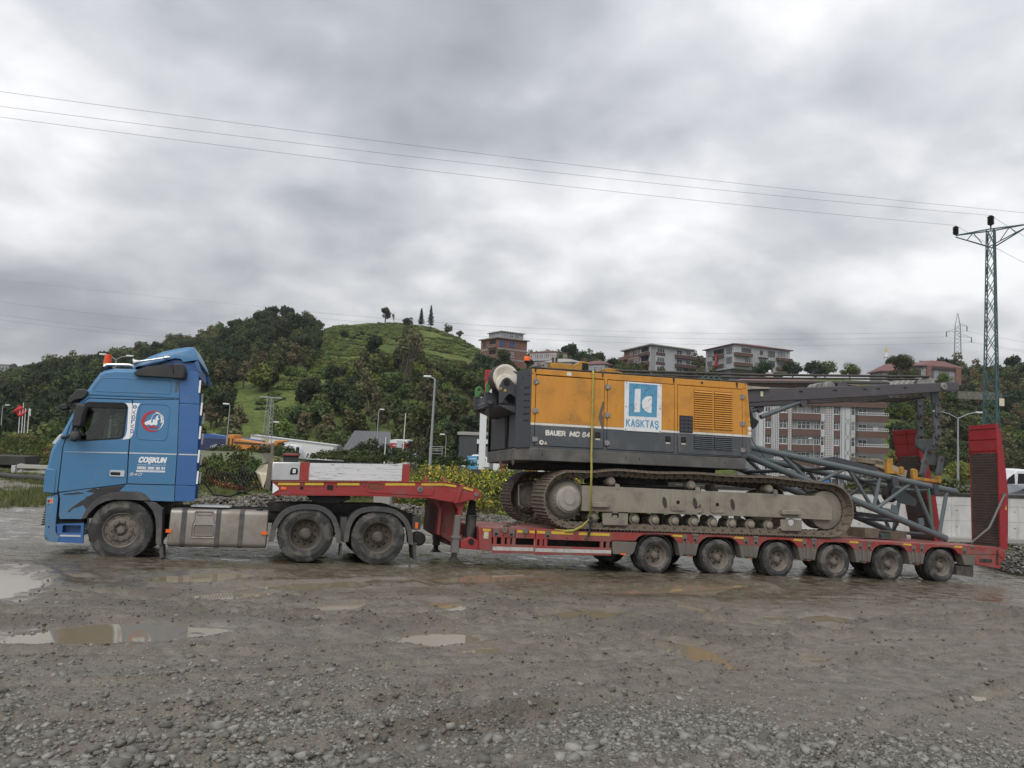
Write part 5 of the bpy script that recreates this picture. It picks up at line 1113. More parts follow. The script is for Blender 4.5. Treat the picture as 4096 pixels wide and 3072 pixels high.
YELP = pm('bracket_yellow', (0.40, 0.20, 0.025), 0.5, dirt=RUST, amount=0.4, ds=4)
GRN = pm('lug_green', (0.06, 0.20, 0.06), 0.5, dirt=(0.08, 0.08, 0.07), amount=0.2, ds=6)
SIGNW = pm('sign_white', (0.66, 0.67, 0.68), 0.45, var=0.03, dirt=(0.35, 0.36, 0.36), amount=0.2, ds=7)
SIGNB = pm('sign_blue', (0.085, 0.27, 0.43), 0.45, var=0.08, dirt=(0.03, 0.08, 0.13), amount=0.22, ds=9)
TIMB = pm('weathered_timber', (0.20, 0.165, 0.12), 0.8, dirt=(0.08, 0.06, 0.045), amount=0.4, ds=5, bump=0.4)
crane = tag(empty('crawler_crane', F_CRANE), 'orange and grey crawler crane base machine with lowered lattice boom on the trailer', 'crane')
B0, B1 = 0.12, 3.25
S0, S1 = 7.66, 12.84
# --- superstructure shell
ZR = lambda s: 3.985 + 0.011*(s-7.66)          # roof edge
hull = MB().prism([(7.70,2.12),(12.82,2.12),(12.82,4.03),(7.70,3.95)], B0+0.02, B1-0.02); hull.build('house_core', SEAM, crane)
def two_tone(poly_fn, name, parent, y0, y1, s0, s1, z0, z1f, bevel=0.004, line=True):
    """side panel, grey below and orange above with the white line between"""
    o = MB().prism([(s0, 2.825), (s1, 2.83), (s1, z1f(s1)), (s0, z1f(s0))], y0, y1).build(name, AMB, parent, bevel=bevel)
    return o
for (y0, y1) in ((B0-0.02, B0+0.03), (B1-0.03, B1+0.02)):
    # frame strips around the doors
    for s0, s1 in ((7.655, 7.742), (9.328, 9.395), (11.03, 11.10), (12.77, 12.86)):
        sp = MB().prism([(s0, 2.83), (s1, 2.83), (s1, ZR(s1)-0.12), (s0, ZR(s0)-0.12)], y0, y1).build('house_post', AMB, crane, bevel=0.004)
        MB().prism([(s0, 2.33), (s1, 2.33), (s1, 2.785), (s0, 2.785)], y0, y1).build('house_post', GRY, crane, bevel=0.004)
        MB().prism([(s0, 2.785), (s1, 2.785), (s1, 2.83), (s0, 2.83)], y0-0.001, y1).build('white_line', WLINE, crane)
    MB().prism([(7.655, 3.87), (12.86, 3.885), (12.84, ZR(12.84)), (7.655, ZR(7.66))], y0, y1).build('roof_fascia', AMB, crane, bevel=0.01)
    MB().prism([(7.655, 2.29), (12.86, 2.31), (12.86, 2.335), (7.655, 2.345)], y0, y1).build('lower_sill', GRY, crane, bevel=0.004)
    MB().prism([(12.865, 2.43), (13.0, 2.43), (13.0, 2.785), (12.865, 2.785)], y0, y1).build('rear_panel', GRY, crane, bevel=0.006)
    MB().prism([(12.865, 2.31), (13.0, 2.43), (12.865, 2.43)], y0, y1).build('rear_panel', GRY, crane)
    MB().prism([(12.865, 2.785), (13.0, 2.785), (13.0, 2.83), (12.865, 2.83)], y0-0.001, y1).build('white_line', WLINE, crane)
    MB().prism([(12.865, 2.83), (13.0, 2.83), (12.905, 4.0), (12.865, 4.05)], y0, y1).build('rear_panel', AMB, crane, bevel=0.006)
MB().prism([(12.86,2.3),(13.0,2.43),(13.0,2.83),(12.905,4.0),(12.86,4.04)], B0+0.04, B1-0.04).build('rear_wall', GRYF, crane)
def door_(s0, s1, zb, zt, y=B0-0.022):
    d = MB().prism([(s0, 2.832), (s1, 2.835), (s1, zt), (s0, zt-0.01)], y-0.012, y+0.03).build('engine_door', AMB, crane, bevel=0.006)
    MB().prism([(s0, zb), (s1, zb), (s1, 2.785), (s0, 2.785)], y-0.012, y+0.03).build('lower_door_panel', GRY, d, bevel=0.006)
    MB().prism([(s0, 2.785), (s1, 2.785), (s1, 2.834), (s0, 2.831)], y-0.012, y+0.03).build('white_line', WLINE, d)
    return d
YD = B0-0.034
d1 = door_(7.755, 9.315, 2.352, 3.855); d2 = door_(9.405, 11.015, 2.348, 3.868); d3 = door_(11.11, 12.755, 2.338, 3.873)
def hinge(s, z, parent):
    h = MB().box(s-0.06, s-0.006, YD-0.022, YD, z-0.05, z+0.05).box(s+0.006, s+0.06, YD-0.022, YD, z-0.04, z+0.04).cyl((s, YD-0.02, z-0.055), (s, YD-0.02, z+0.055), 0.013, n=8)
    for a in (-0.045, -0.02, 0.025, 0.045): 
        for b_ in (-0.025, 0.025): h.cyl((s+a, YD-0.03, z+b_), (s+a, YD-0.02, z+b_), 0.008, n=6)
    h.build('hinge', pm('hinge_zinc', (0.35, 0.34, 0.33), 0.4, metal=0.6, dirt=(0.1, 0.08, 0.07), amount=0.4, ds=20) if 'hinge_zinc' not in bpy.data.materials else bpy.data.materials['hinge_zinc'], parent)
for z in (3.71, 3.09, 2.48): hinge(7.75, z, d1); hinge(9.40, z, d2); hinge(12.76, z, d3)
for s, d in ((9.18, d1), (10.86, d2), (11.25, d3)):
    l_ = MB().plate(rrect(s-0.06, s+0.06, 2.575, 2.70, 0.012), [], YD-0.010, YD).build('latch', SEAM, d); MB().plate(rrect(s-0.04, s+0.01, 2.61, 2.665, 0.01), [], YD-0.018, YD-0.010).cyl((s+0.03, YD-0.02, 2.65), (s+0.03, YD-0.01, 2.65), 0.014, n=10).build('latch_handle', CHASSIS, d)
    MB().plate(rrect(s-0.05, s+0.05, 2.535, 2.565, 0.004), [], YD-0.003, YD).build('latch_label', CREAM, d)
# louvres: each slat on its own
lv = MB().add([(0,0,0),(0.46,0,0),(0.46,0,0.03),(0,0,0.03),(0,-0.028,-0.004),(0.46,-0.028,-0.004),(0.46,-0.024,0.006),(0,-0.024,0.006)], [(4,5,6,7),(7,6,2,3),(0,1,5,4),(0,4,7,3),(1,2,6,5)])
lvA = lv.mesh('louvre', AMB, angle=0); lvG = lv.mesh('louvre', GRY, angle=0)
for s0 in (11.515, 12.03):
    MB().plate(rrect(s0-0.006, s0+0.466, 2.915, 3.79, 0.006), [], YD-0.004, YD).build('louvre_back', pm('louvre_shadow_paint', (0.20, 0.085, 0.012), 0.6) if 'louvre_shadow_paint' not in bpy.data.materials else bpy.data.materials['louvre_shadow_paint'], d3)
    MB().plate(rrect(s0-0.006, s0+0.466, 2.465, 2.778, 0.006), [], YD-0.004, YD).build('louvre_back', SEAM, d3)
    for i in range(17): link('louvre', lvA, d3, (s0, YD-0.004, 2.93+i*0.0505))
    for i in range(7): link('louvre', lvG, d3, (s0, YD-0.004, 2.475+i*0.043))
bp_ = MB().plate(rrect(11.145, 11.475, 2.80, 3.185, 0.006), [], YD-0.012, YD).build('control_label', pm('label_black', (0.018, 0.019, 0.026), 0.35), d3)
for i in range(4):
    for j in range(3): MB().box(11.18+j*0.1, 11.24+j*0.1, YD-0.014, YD-0.011, 2.85+i*0.085, 2.88+i*0.085).build('label_print', pm('label_grey', (0.07, 0.07, 0.08), 0.5) if 'label_grey' not in bpy.data.materials else bpy.data.materials['label_grey'], bp_)
# sign board
sg = MB().plate(rrect(9.795, 10.695, 2.772, 3.858, 0.008), [], YD-0.016, YD+0.001).build('sign_board', SIGNW, d2, bevel=0.003)
MB().plate([(9.895,3.095),(10.575,3.105),(10.59,3.83),(9.90,3.825)], [], YD-0.018, YD-0.015).build('blue_field', SIGNB, sg)
MB().plate([(10.025,3.19),(10.165,3.195),(10.18,3.715),(10.04,3.705)], [], YD-0.020, YD-0.017).build('white_bar', SIGNW, sg)
MB().plate([(10.445,3.195),(10.36,3.20),(10.28,3.24),(10.225,3.31),(10.205,3.39),(10.225,3.46),(10.28,3.53),(10.36,3.565),(10.455,3.565)], [], YD-0.020, YD-0.017).build('white_half_disc', SIGNW, sg)
block('KASKTAŞ', 9.835, YD-0.018, 2.86, 0.79, 0.17, SIGNB, sg, 0.15, gap=0.42)
for s in (9.83, 10.66):
    for z in (2.80, 3.30, 3.83): MB().cyl((s, YD-0.022, z), (s, YD-0.015, z), 0.012, n=8).build('screw', SEAM, sg)
rs = random.Random(5)
for i in range(16):
    x = rs.uniform(9.93, 10.5); z = rs.uniform(3.2, 3.8); a = rs.uniform(0.5, 1.2); l_ = rs.uniform(0.05, 0.16)
    MB().obox((x, YD-0.0205, z), (l_/2*math.cos(a), 0, l_/2*math.sin(a)), (0, 0.0008, 0), (-0.003*math.sin(a), 0, 0.003*math.cos(a))).build('scratch', GRYF, sg)
block('BAUER', 7.985, YD-0.003, 2.575, 0.455, 0.115, WLINE, d1, 0.25, gap=0.34)
block('MC', 8.52, YD-0.003, 2.575, 0.23, 0.115, WLINE, d1, 0.25, 0.2, gap=0.34)
block('64', 8.815, YD-0.003, 2.575, 0.18, 0.115, WLINE, d1, 0.19, 0.12, gap=0.34)
MB().cyl((7.90, YD-0.006, 2.42), (7.90, YD, 2.42), 0.05, n=16).build('round_label', WLINE, d1); MB().cyl((7.905, YD-0.008, 2.425), (7.905, YD-0.004, 2.425), 0.02, n=10).build('label_mark', SEAM, d1)
MB().prism([(7.96,2.385),(8.03,2.385),(7.995,2.45)], YD-0.004, YD).build('warning_triangle', CREAM, d1)
MB().plate([(9.31,3.39),(9.275,3.36),(9.235,3.22),(9.185,3.03),(9.20,2.98),(9.245,2.86),(9.29,2.73),(9.312,2.80),(9.30,2.92),(9.312,3.02),(9.27,3.10),(9.285,3.17),(9.313,3.25)], [], YD-0.002, YD+0.001).build('scraped_patch', pm('bare_metal', (0.13, 0.10, 0.08), 0.6, dirt=RUST, amount=0.5, ds=12), d1)
for i, (s, z) in enumerate(((8.55,3.02),(8.52,2.94),(8.95,3.42),(9.0,3.33),(8.62,3.36),(10.9,3.05),(9.6,3.3))): MB().plate(oval(s, z, 0.6*i, 0.016, 0.007), [], YD-0.0015, YD).build('paint_chip', CHASSIS, d1)
MB().box(8.44, 8.55, B0-0.024, B0-0.02, 3.89, 3.965).build('roof_label', WLINE, crane)
for s, z, m in ((12.945, 3.20, YEL), (12.952, 3.09, YEL)): MB().prism([(s-0.035, z-0.03), (s+0.035, z-0.03), (s, z+0.04)], B0-0.024, B0-0.018).build('warning_triangle', m, crane)
for z in (2.985, 2.87): MB().cyl((12.955, B0-0.025, z), (12.955, B0-0.018, z), 0.048, n=18).build('round_label', WLINE, crane)
# roof, edge bars, hooks
MB().prism([(7.66,3.985),(12.84,4.042),(12.84,4.02),(7.66,3.96)], B0+0.02, B1-0.02).build('roof', GRYF, crane)
MB().tube([(7.66,B0,4.01),(9.0,B0,4.02),(12.7,B0,4.055),(12.86,B0,4.03)], 0.022, 8).build('roof_rail', CHASSIS, crane)
for s in (7.72, 9.27, 11.0, 12.62): MB().prism([(s-0.02,4.03),(s+0.03,4.03),(s+0.02,3.92),(s,3.90)], B0-0.03, B0-0.02).build('roof_hook', CHASSIS, crane)
MB().box(11.75, 12.35, 0.25, 0.5, 4.04, 4.11).build('roof_step', pm('green_grey', (0.05, 0.085, 0.07), 0.5), crane, bevel=0.01)
for i in range(4): MB().box(11.80+i*0.14, 11.87+i*0.14, 0.24, 0.26, 4.05, 4.15).build('roof_lug', bpy.data.materials['green_grey'], crane)
MB().lathe([(0, 0), (0.03, 0), (0.03, 0.05), (0, 0.05)], (11.72, B0-0.03, 3.965), 12).build('camera_eye', CHASSIS, crane)
# base frame
PL = lambda s_: s_
def plan(mb, pts, z0, z1):
    n = len(pts); return mb.add([(x, y, z0) for x, y in pts] + [(x, y, z1) for x, y in pts], [tuple(range(n))[::-1], tuple(range(n, 2*n))] + [(i, (i+1) % n, n+(i+1) % n, n+i) for i in range(n)])
BASE = [(7.665, B0-0.03), (12.85, B0-0.03), (12.85, B1+0.03), (7.665, B1+0.03), (7.45, B1-0.4), (7.45, B0+0.45)]
plan(MB(), BASE, 2.04, 2.295).build('base_frame', BASEG, crane, bevel=0.012)
for s in (7.93, 9.85, 10.18, 12.3): MB().plate(rrect(s-0.008, s+0.008, 2.14, 2.20, 0.006), [], B0-0.034, B0-0.028).build('frame_slot', SEAM, crane)
plan(MB(), [(8.0,0.5),(12.3,0.5),(12.3,2.9),(8.0,2.9)], 1.90, 2.05).build('belly_plate', SEAM, crane)
# front: chamfered panels, centre doors, winch support
def quad_panel(p0, p1, z0, z1, mat, name, t=0.02, parent=crane):
    a = Vector((p0[0], p0[1], 0)); b = Vector((p1[0], p1[1], 0)); d = (b-a).normalized(); nrm = Vector((-d.y, d.x, 0))
    if nrm.x > 0: nrm = -nrm
    return MB().obox((a+b)/2 + Vector((0, 0, (z0+z1)/2)) + nrm*t/2, (b-a)/2, nrm*t/2, (0, 0, (z1-z0)/2)).build(name, mat, parent, bevel=0.006)
c1 = quad_panel((7.655, B0-0.015), (7.46, B0+0.42), 2.30, 3.97, GRYF, 'corner_panel')
quad_panel((7.655, B1+0.015), (7.46, B1-0.42), 2.30, 3.3, GRYF, 'corner_panel')
a = Vector((7.655, B0-0.015, 0)); b = Vector((7.46, B0+0.42, 0)); d_ = (b-a).normalized(); nn = Vector((d_.y, -d_.x, 0)); nn = -nn if nn.x > 0 else nn
for r_ in range(6):
    for k in range(3):
        c0 = a + d_*(0.06+k*0.065) + nn*0.023 + Vector((0, 0, 3.58-r_*0.14)); MB().obox(c0, d_*0.022, nn*0.002, (0, 0, 0.016)).build('vent_slot', SEAM, c1)
for t_, z in ((0.06, 3.85), (0.26, 3.81)): c0 = a+d_*t_+nn*0.023+Vector((0, 0, z)); MB().obox(c0, d_*0.02, nn*0.002, (0, 0, 0.012)).build('vent_slot', SEAM, c1)
MB().box(7.56, 7.66, B0+0.40, B1-0.40, 2.30, 3.30).build('front_wall', SEAM, crane)
for y0, y1 in ((B0+0.50, B0+1.10), (B0+1.45, B1-0.45)):
    MB().box(7.50, 7.56, y0, y1, 2.32, 3.22).build('front_door', GRYF, crane, bevel=0.02)
MB().add([(7.49,1.28,3.2),(7.49,1.55,3.2),(7.49,1.52,2.75),(7.49,1.36,2.55),(7.49,1.30,2.75)], [(0,1,2,3,4)]).build('front_slot', SEAM, crane, fix=False)
for y in (0.6, 1.6): MB().prism([(7.42,2.30),(7.50,2.30),(7.47,1.98),(7.44,1.93),(7.42,2.0)], y, y+0.05).build('transport_lug', BASEG, crane)
WB = [(7.09,3.25),(7.09,3.64),(7.15,3.77),(7.20,3.82),(7.25,3.835),(7.30,3.82),(7.36,3.77),(7.45,3.68),(7.62,3.58),(7.62,3.24),(7.54,3.28),(7.43,3.42),(7.36,3.47),(7.30,3.465),(7.24,3.40),(7.16,3.26)]
for y in (0.62, 1.24): MB().prism(WB, y, y+0.05).build('winch_plate', GRYF, crane, bevel=0.006)
MB().prism([(7.10,3.22),(7.66,3.20),(7.66,3.10),(7.45,3.06),(7.10,3.20)], 0.62, 2.4).build('winch_beam', GRYF, crane, bevel=0.01)
MB().prism([(7.16,3.26),(7.62,3.28),(7.62,3.20),(7.14,3.20)], 0.66, 2.36).build('winch_floor', SEAM, crane)
dr = MB().cyl((7.25, 0.72, 3.84), (7.25, 1.16, 3.84), 0.24, n=32).build('winch_drum', ROPE, crane)
for y in (0.72, 1.14): MB().lathe([(0.05, 0), (0.20, -0.004), (0.22, -0.012), (0.27, -0.010), (0.285, 0.0), (0.285, 0.03), (0.05, 0.03)], (7.25, y, 3.85), 40).build('flange', OFFW, dr)
MB().lathe([(0, -0.04), (0.18, -0.04), (0.20, -0.035), (0.215, -0.02), (0.215, 0.04)], (7.24, 0.70, 3.70), 36).build('gear_cover', OFFW, dr)
MB().cyl((7.245, 0.60, 3.72), (7.245, 0.63, 3.72), 0.07, n=18).build('bearing_cap', SEAM, dr)
wr = MB()
for i in range(5): wr.lathe([(0.0, -0.034), (0.29, -0.034), (0.315, -0.017), (0.315, 0.017), (0.29, 0.034), (0, 0.034)], (7.25, 0.80+i*0.068, 3.84), 32)
wr.build('wound_rope', ROPE, dr)
MB().prism([(7.085,3.58),(7.12,3.55),(7.15,3.61)], 0.612, 0.618).build('warning_triangle', YEL, crane)
MB().prism([(7.18,3.52),(7.25,3.52),(7.215,3.585)], 0.613, 0.619).build('warning_triangle', YEL, crane)
MB().prism([(7.40,4.0),(7.66,3.96),(7.66,3.80)], 0.70, 0.73).build('gusset', GRYF, crane)
for y in (1.20, 2.20):
    MB().prism([(6.93,3.24),(6.91,3.55),(6.94,3.58),(7.12,3.53),(7.20,3.42),(7.20,3.20),(6.97,3.22)], y, y+0.09).build('arm_plate', GRYF, crane, bevel=0.01)
    MB().plate([(6.925,3.72),(6.96,3.785),(7.01,3.805),(7.06,3.79),(7.09,3.745),(7.08,3.67),(6.975,3.52),(6.93,3.56)], [circ(7.02, 3.715, 0.036, 14)], y-0.02, y+0.03).build('lifting_lug', GRN, crane, bevel=0.006)
    MB().plate([(6.99,3.26),(7.04,3.25),(7.05,3.08),(7.01,3.0),(6.96,3.04),(6.955,3.12)], [circ(7.0, 3.07, 0.018, 10)], y+0.02, y+0.05).build('shackle', CHASSIS, crane, bevel=0.006)
MB().cyl((7.02, 1.1, 3.32), (7.02, 2.4, 3.32), 0.045, n=12).build('arm_shaft', LINKG, crane)
MB().prism([(7.0,3.5),(7.30,3.42),(7.30,3.22),(6.98,3.24)], 1.3, 2.2).build('arm_block', GRYF, crane)
bb = empty('beacon', (7.75, 0.80, 4.02), crane)
MB().cyl((0, 0, 0), (0, 0, 0.20), 0.018, n=8).cyl((0, 0, 0.18), (0, 0, 0.24), 0.035, 0.065, 14).build('stem', CHASSIS, bb)
MB().lathe([(0, 0.24), (0.07, 0.24), (0.075, 0.30), (0.068, 0.34), (0, 0.35)], n=18).build('lens', pm('beacon_orange', (0.85, 0.14, 0.02), 0.3), bb, Matrix.Rotation(R(90), 4, 'X'))
# yellow gantry feet on the roof
for y in (0.75, 2.35):
    MB().prism([(8.32,4.04),(8.30,4.26),(8.50,4.27),(8.86,4.25),(9.02,4.35),(9.22,4.34),(9.20,4.04)], y, y+0.30).build('gantry_foot', YELP, crane, bevel=0.012)
    MB().prism([(9.03,4.06),(9.05,4.31),(9.20,4.31),(9.185,4.06)], y-0.005, y).build('foot_opening', SEAM, crane)
    for s in (8.38, 8.46, 9.08, 9.17): MB().cyl((s, y+0.1, 4.25), (s, y+0.1, 4.39), 0.028, n=10).build('bolt', CHASSIS, crane)
    MB().prism([(9.30,4.05),(9.45,4.18),(9.72,4.25),(9.90,4.24),(9.90,4.05)], y+0.02, y+0.28).build('gantry_foot', YELP, crane, bevel=0.012)
    for s in (9.76, 9.86): MB().cyl((s, y+0.1, 4.2), (s, y+0.1, 4.33), 0.028, n=10).build('bolt', CHASSIS, crane)
    MB().prism([(9.9,4.05),(10.3,4.09),(10.0,4.18),(9.9,4.2)], y+0.02, y+0.28).build('gantry_foot', YELP, crane)
# pendants over the roof
for y, dz, r_ in ((0.95, 0.0, 0.032), (1.12, -0.055, 0.026), (2.40, 0.02, 0.032), (2.25, -0.03, 0.026)):
    MB().tube([(9.85,y,4.225+dz),(13.6,y,4.40+dz),(16.5,y,4.59+dz),(19.0,y,4.75+dz)], r_, 8).build('pendant_rope', ROPE, crane)
# --- gantry beams
GB = [(13.05,3.98),(13.34,4.0),(13.80,4.03),(17.03,4.35),(18.75,4.52),(19.64,4.61),(19.64,4.385),(17.0,4.065),(14.95,3.84),(14.33,3.78),(13.35,3.67),(13.05,3.66)]
for y in (0.62, 2.38): MB().prism(GB, y, y+0.24).build('gantry_beam', GANT, crane, bevel=0.012)
MB().prism([(13.0,4.05),(13.85,4.06),(13.80,4.02),(13.34,3.98),(13.0,3.93)], 0.55, 0.62).build('gantry_plate', pm('pale_bracket', (0.30, 0.27, 0.22), 0.6, dirt=RUST, amount=0.3), crane, bevel=0.006)
MB().prism([(13.25,4.06),(13.32,4.17),(13.42,4.16),(13.45,4.06)], 0.8, 1.1).build('gantry_sensor', CHASSIS, crane, bevel=0.01); MB().box(13.60, 13.67, 0.60, 0.62, 3.83, 3.95).build('label', CREAM, crane)
for s in (14.75, 15.75, 16.65, 17.05, 17.90): MB().box(s-0.045, s+0.045, 0.60, 0.62, np.interp(s, [13.8, 19.6], [3.93, 4.50]), np.interp(s, [13.8, 19.6], [3.93, 4.50])+0.018).build('beam_step', SEAM, crane)
for s, z in ((13.1, 3.75), (16.2, 4.16)): MB().cyl((s, 0.8, z), (s, 2.5, z), 0.10, n=16).build('gantry_cross_tube', GANT, crane)
for i in range(6): MB().lathe([(0.03, 0.0), (0.27, 0.0), (0.29, 0.012), (0.265, 0.045), (0.29, 0.078), (0.27, 0.09), (0.03, 0.09)], (18.98, 0.98+i*0.21, 4.47), 32).build('sheave', SHEAVE, crane)
for i in range(4): MB().lathe([(0.03, 0.0), (0.15, 0.0), (0.165, 0.02), (0.15, 0.10), (0.165, 0.12), (0.03, 0.12)], (15.85, 0.9+i*0.2, 4.24), 24).build('sheave', SHEAVE, crane)
MB().prism([(15.95,4.24),(16.0,4.36),(16.08,4.40),(16.18,4.34),(16.22,4.27)], 0.72, 0.80).build('sheave_guard', GANT, crane)
MB().lathe([(0, -0.03), (0.085, -0.03), (0.095, -0.02), (0.095, 0.02)], (19.12, 0.60, 4.455), 24).build('pin', SHEAVE, crane)
for dx, dz in ((0.03, 0), (-0.03, 0), (0, 0.03), (0, -0.03)): MB().cyl((19.12+dx, 0.565, 4.455+dz), (19.12+dx, 0.575, 4.455+dz), 0.013, n=8).build('pin_bolt', SEAM, crane)
for y in (1.05, 1.26, 1.47, 1.68, 1.89, 2.1):
    MB().tube([(18.98,y,4.19),(17.8,y,4.10),(16.0,y,4.08)], 0.014, 5).build('reeving_rope', ROPE, crane)
for y in (0.70, 2.48):
    st_ = MB().cyl((13.66, y, 3.34), (14.80, y, 3.785), 0.058, n=14).build('strut', BOOM, crane); MB().prism([(14.72,3.80),(14.95,3.85),(14.93,3.72),(14.84,3.66),(14.78,3.70)], y-0.06, y+0.06).build('strut_eye', GANT, st_)
MB().prism([(13.02,3.62),(13.22,3.60),(13.35,3.30),(13.50,3.22),(13.42,3.08),(13.20,2.95),(13.02,3.0)], 0.5, 0.9).build('rubber_gaiter', pm('black_rubber', (0.01, 0.01, 0.01), 0.5), crane, bevel=0.03)
MB().prism([(13.0,3.0),(13.35,2.95),(13.52,2.62),(13.4,2.55),(13.0,2.6)], 1.0, 2.3).build('boom_foot_block', GRYF, crane, bevel=0.02)
MB().tube([(13.05,0.2,2.9),(13.10,0.2,2.7),(13.35,0.35,2.55),(13.55,0.4,2.36)], 0.008, 5).build('cable', SEAM, crane)
MB().tube([(13.15,0.9,2.75),(13.9,0.9,2.60),(14.35,0.9,2.50)], 0.018, 6).build('cable', pm('brown_hose', (0.09, 0.06, 0.045), 0.6), crane)
# --- boom butt section: lattice of tubes
YN, YF = 0.75, 2.30
tl = lambda s: float(np.interp(s, [13.0, 13.45, 14.26, 15.2, 16.15, 17.19, 17.71, 18.77, 19.47], [2.66, 2.60, 2.48, 2.345, 2.20, 2.07, 1.99, 1.83, 1.735]))
bl_ = lambda s: float(np.interp(s, [13.0, 13.35, 14.25, 15.03, 16.29, 17.15, 18.20, 19.10], [2.50, 2.37, 2.09, 1.85, 1.46, 1.19, 0.84, 0.535]))
boom = empty('boom_section', None, crane)
for y in (YN, YF):
    MB().cyl((13.0, y, tl(13.0)), (19.42, y, tl(19.42)), 0.078, n=14).cyl((19.36, y, tl(19.36)), (19.52, y, tl(19.52)), 0.085, n=14).build('chord', BOOM, boom)
    MB().cyl((13.0, y, bl_(13.0)), (19.08, y, bl_(19.08)), 0.082, n=14).cyl((18.95, y, bl_(18.95)), (19.12, y, bl_(19.12)), 0.09, n=14).build('chord', BOOM, boom)
    for s0, a_, s1, b__, r_ in ((16.12,'t',15.2,'b',0.045),(16.2,'t',16.86,'b',0.048),(17.14,'t',16.93,'b',0.048),(18.12,'t',17.0,'b',0.045),(18.18,'t',18.80,'b',0.048),(19.23,'t',18.91,'b',0.05),(14.24,'t',15.05,'b',0.05)):
        MB().cyl((s0, y, tl(s0)), (s1, y, bl_(s1)), r_, n=10).build('diagonal', BOOM, boom)
MB().prism([(13.0,2.66),(13.5,2.58),(14.1,2.5),(14.0,2.36),(13.2,2.42)], YN-0.03, YN+0.03).build('foot_plate', BOOM, boom)
for s0, s1 in ((14.3, 14.3), (16.1, 16.1), (17.9, 17.9), (19.35, 19.35)):
    MB().cyl((s0, YN, tl(s0)), (s1, YF, tl(s1)), 0.045, n=10).build('cross_tube', BOOM, boom); MB().cyl((min(s0, 18.9), YN, bl_(min(s0, 18.9))), (min(s1, 18.9), YF, bl_(min(s1, 18.9))), 0.045, n=10).build('cross_tube', BOOM, boom)
for s0, s1, f in ((14.3, 16.1, tl), (16.1, 17.9, tl), (17.9, 19.3, tl), (14.5, 16.3, bl_), (16.3, 17.7, bl_), (17.7, 18.9, bl_)):
    MB().cyl((s0, YN, f(s0)), (s1, YF, f(s1)), 0.038, n=8).build('diagonal', BOOM, boom)
MB().prism([(17.12,1.28),(17.62,1.10),(17.66,1.18),(17.60,1.33),(17.48,1.36),(17.45,1.24)], YN-0.02, YN+0.02).build('gusset', BOOM, boom)
MB().prism([(17.05,1.16),(18.30,1.05),(18.36,0.92),(17.4,1.02)], YF-0.5, YF-0.46).build('walkway_plate', GRYF, boom); MB().prism([(18.28,1.02),(18.42,1.04),(18.45,0.86),(18.30,0.84)], YN-0.02, YN+0.03).build('gusset', BOOM, boom)
MB().prism([(17.42,2.06),(17.62,2.03),(17.62,1.83),(17.45,1.80)], YN-0.10, YN+0.10).build('clamp', GRYF, boom); MB().prism([(18.72,1.92),(18.87,1.90),(18.88,1.62),(18.74,1.64)], YN-0.10, YN+0.10).build('clamp', GRYF, boom)
MB().prism([(15.55,2.42),(15.95,2.50),(17.27,2.27),(17.20,2.16),(15.6,2.38)], 0.95, 1.75).build('cover_plate', GRYF, boom, bevel=0.006)
MB().prism([(14.55,2.50),(14.62,2.62),(14.85,2.60),(14.95,2.44)], 1.1, 1.15).build('gusset', BOOM, boom)
MB().plate([(18.0,1.74),(18.08,1.79),(18.20,1.80),(18.76,1.52),(18.78,1.38),(18.70,1.31),(18.25,1.40),(17.98,1.58)], [], 1.30, 1.34).build('rope_guard', BOOM, boom, bevel=0.006)
MB().lathe([(0, 0), (0.20, 0), (0.22, 0.03), (0.18, 0.08), (0.22, 0.13), (0.2, 0.16), (0, 0.16)], (18.05, 1.36, 1.62), 24).build('sheave', CHASSIS, boom)
for i in range(5): MB().tube([(16.3,1.2+i*0.12,1.32-0.02*i),(17.2,1.25+i*0.1,1.28),(17.9,1.4,1.40)], 0.014, 5).build('boom_rope', ROPE, boom)
MB().cyl((18.62, YN-0.02, 1.82), (18.70, YN-0.02, 0.75), 0.035, n=8).build('prop', pm('green_tube', (0.05, 0.12, 0.085), 0.5), boom)
# spreader timbers and yellow brackets on the boom
tb = MB().obox((17.2, 1.25, 2.43), (0.40, 0, -0.03), (0, 0.14, 0), (0.004, 0, 0.06)).build('timber', TIMB, crane, bevel=0.008)
MB().obox((17.83, 1.25, 2.28), (0.48, 0, -0.14), (0, 0.14, 0), (0.03, 0, 0.10)).build('timber', pm('pale_timber', (0.36, 0.30, 0.22), 0.8, dirt=(0.1, 0.08, 0.06), amount=0.4, ds=6), crane, bevel=0.008)
MB().prism([(17.47,2.50),(17.66,2.52),(17.63,2.22),(17.86,2.19),(17.86,2.13),(17.46,2.13)], 0.85, 0.95).build('yellow_bracket', YELP, crane, bevel=0.008)
MB().prism(rrect(17.86, 17.95, 2.12, 2.32, 0.03), 0.82, 0.90).build('yellow_bracket', YELP, crane, bevel=0.006)
MB().prism([(18.26,2.26),(18.32,2.29),(18.42,2.25),(18.42,2.08),(19.05,2.02),(19.05,1.95),(18.40,1.99),(18.27,2.0)], 0.85, 0.95).build('yellow_bracket', YELP, crane, bevel=0.008)
MB().prism(rrect(19.04, 19.14, 1.94, 2.13, 0.03), 0.82, 0.92).build('yellow_bracket', YELP, crane, bevel=0.006)
MB().cyl((18.34, 1.0, 2.16), (18.62, 1.0, 2.15), 0.055, n=12).build('coupling', CHASSIS, crane)
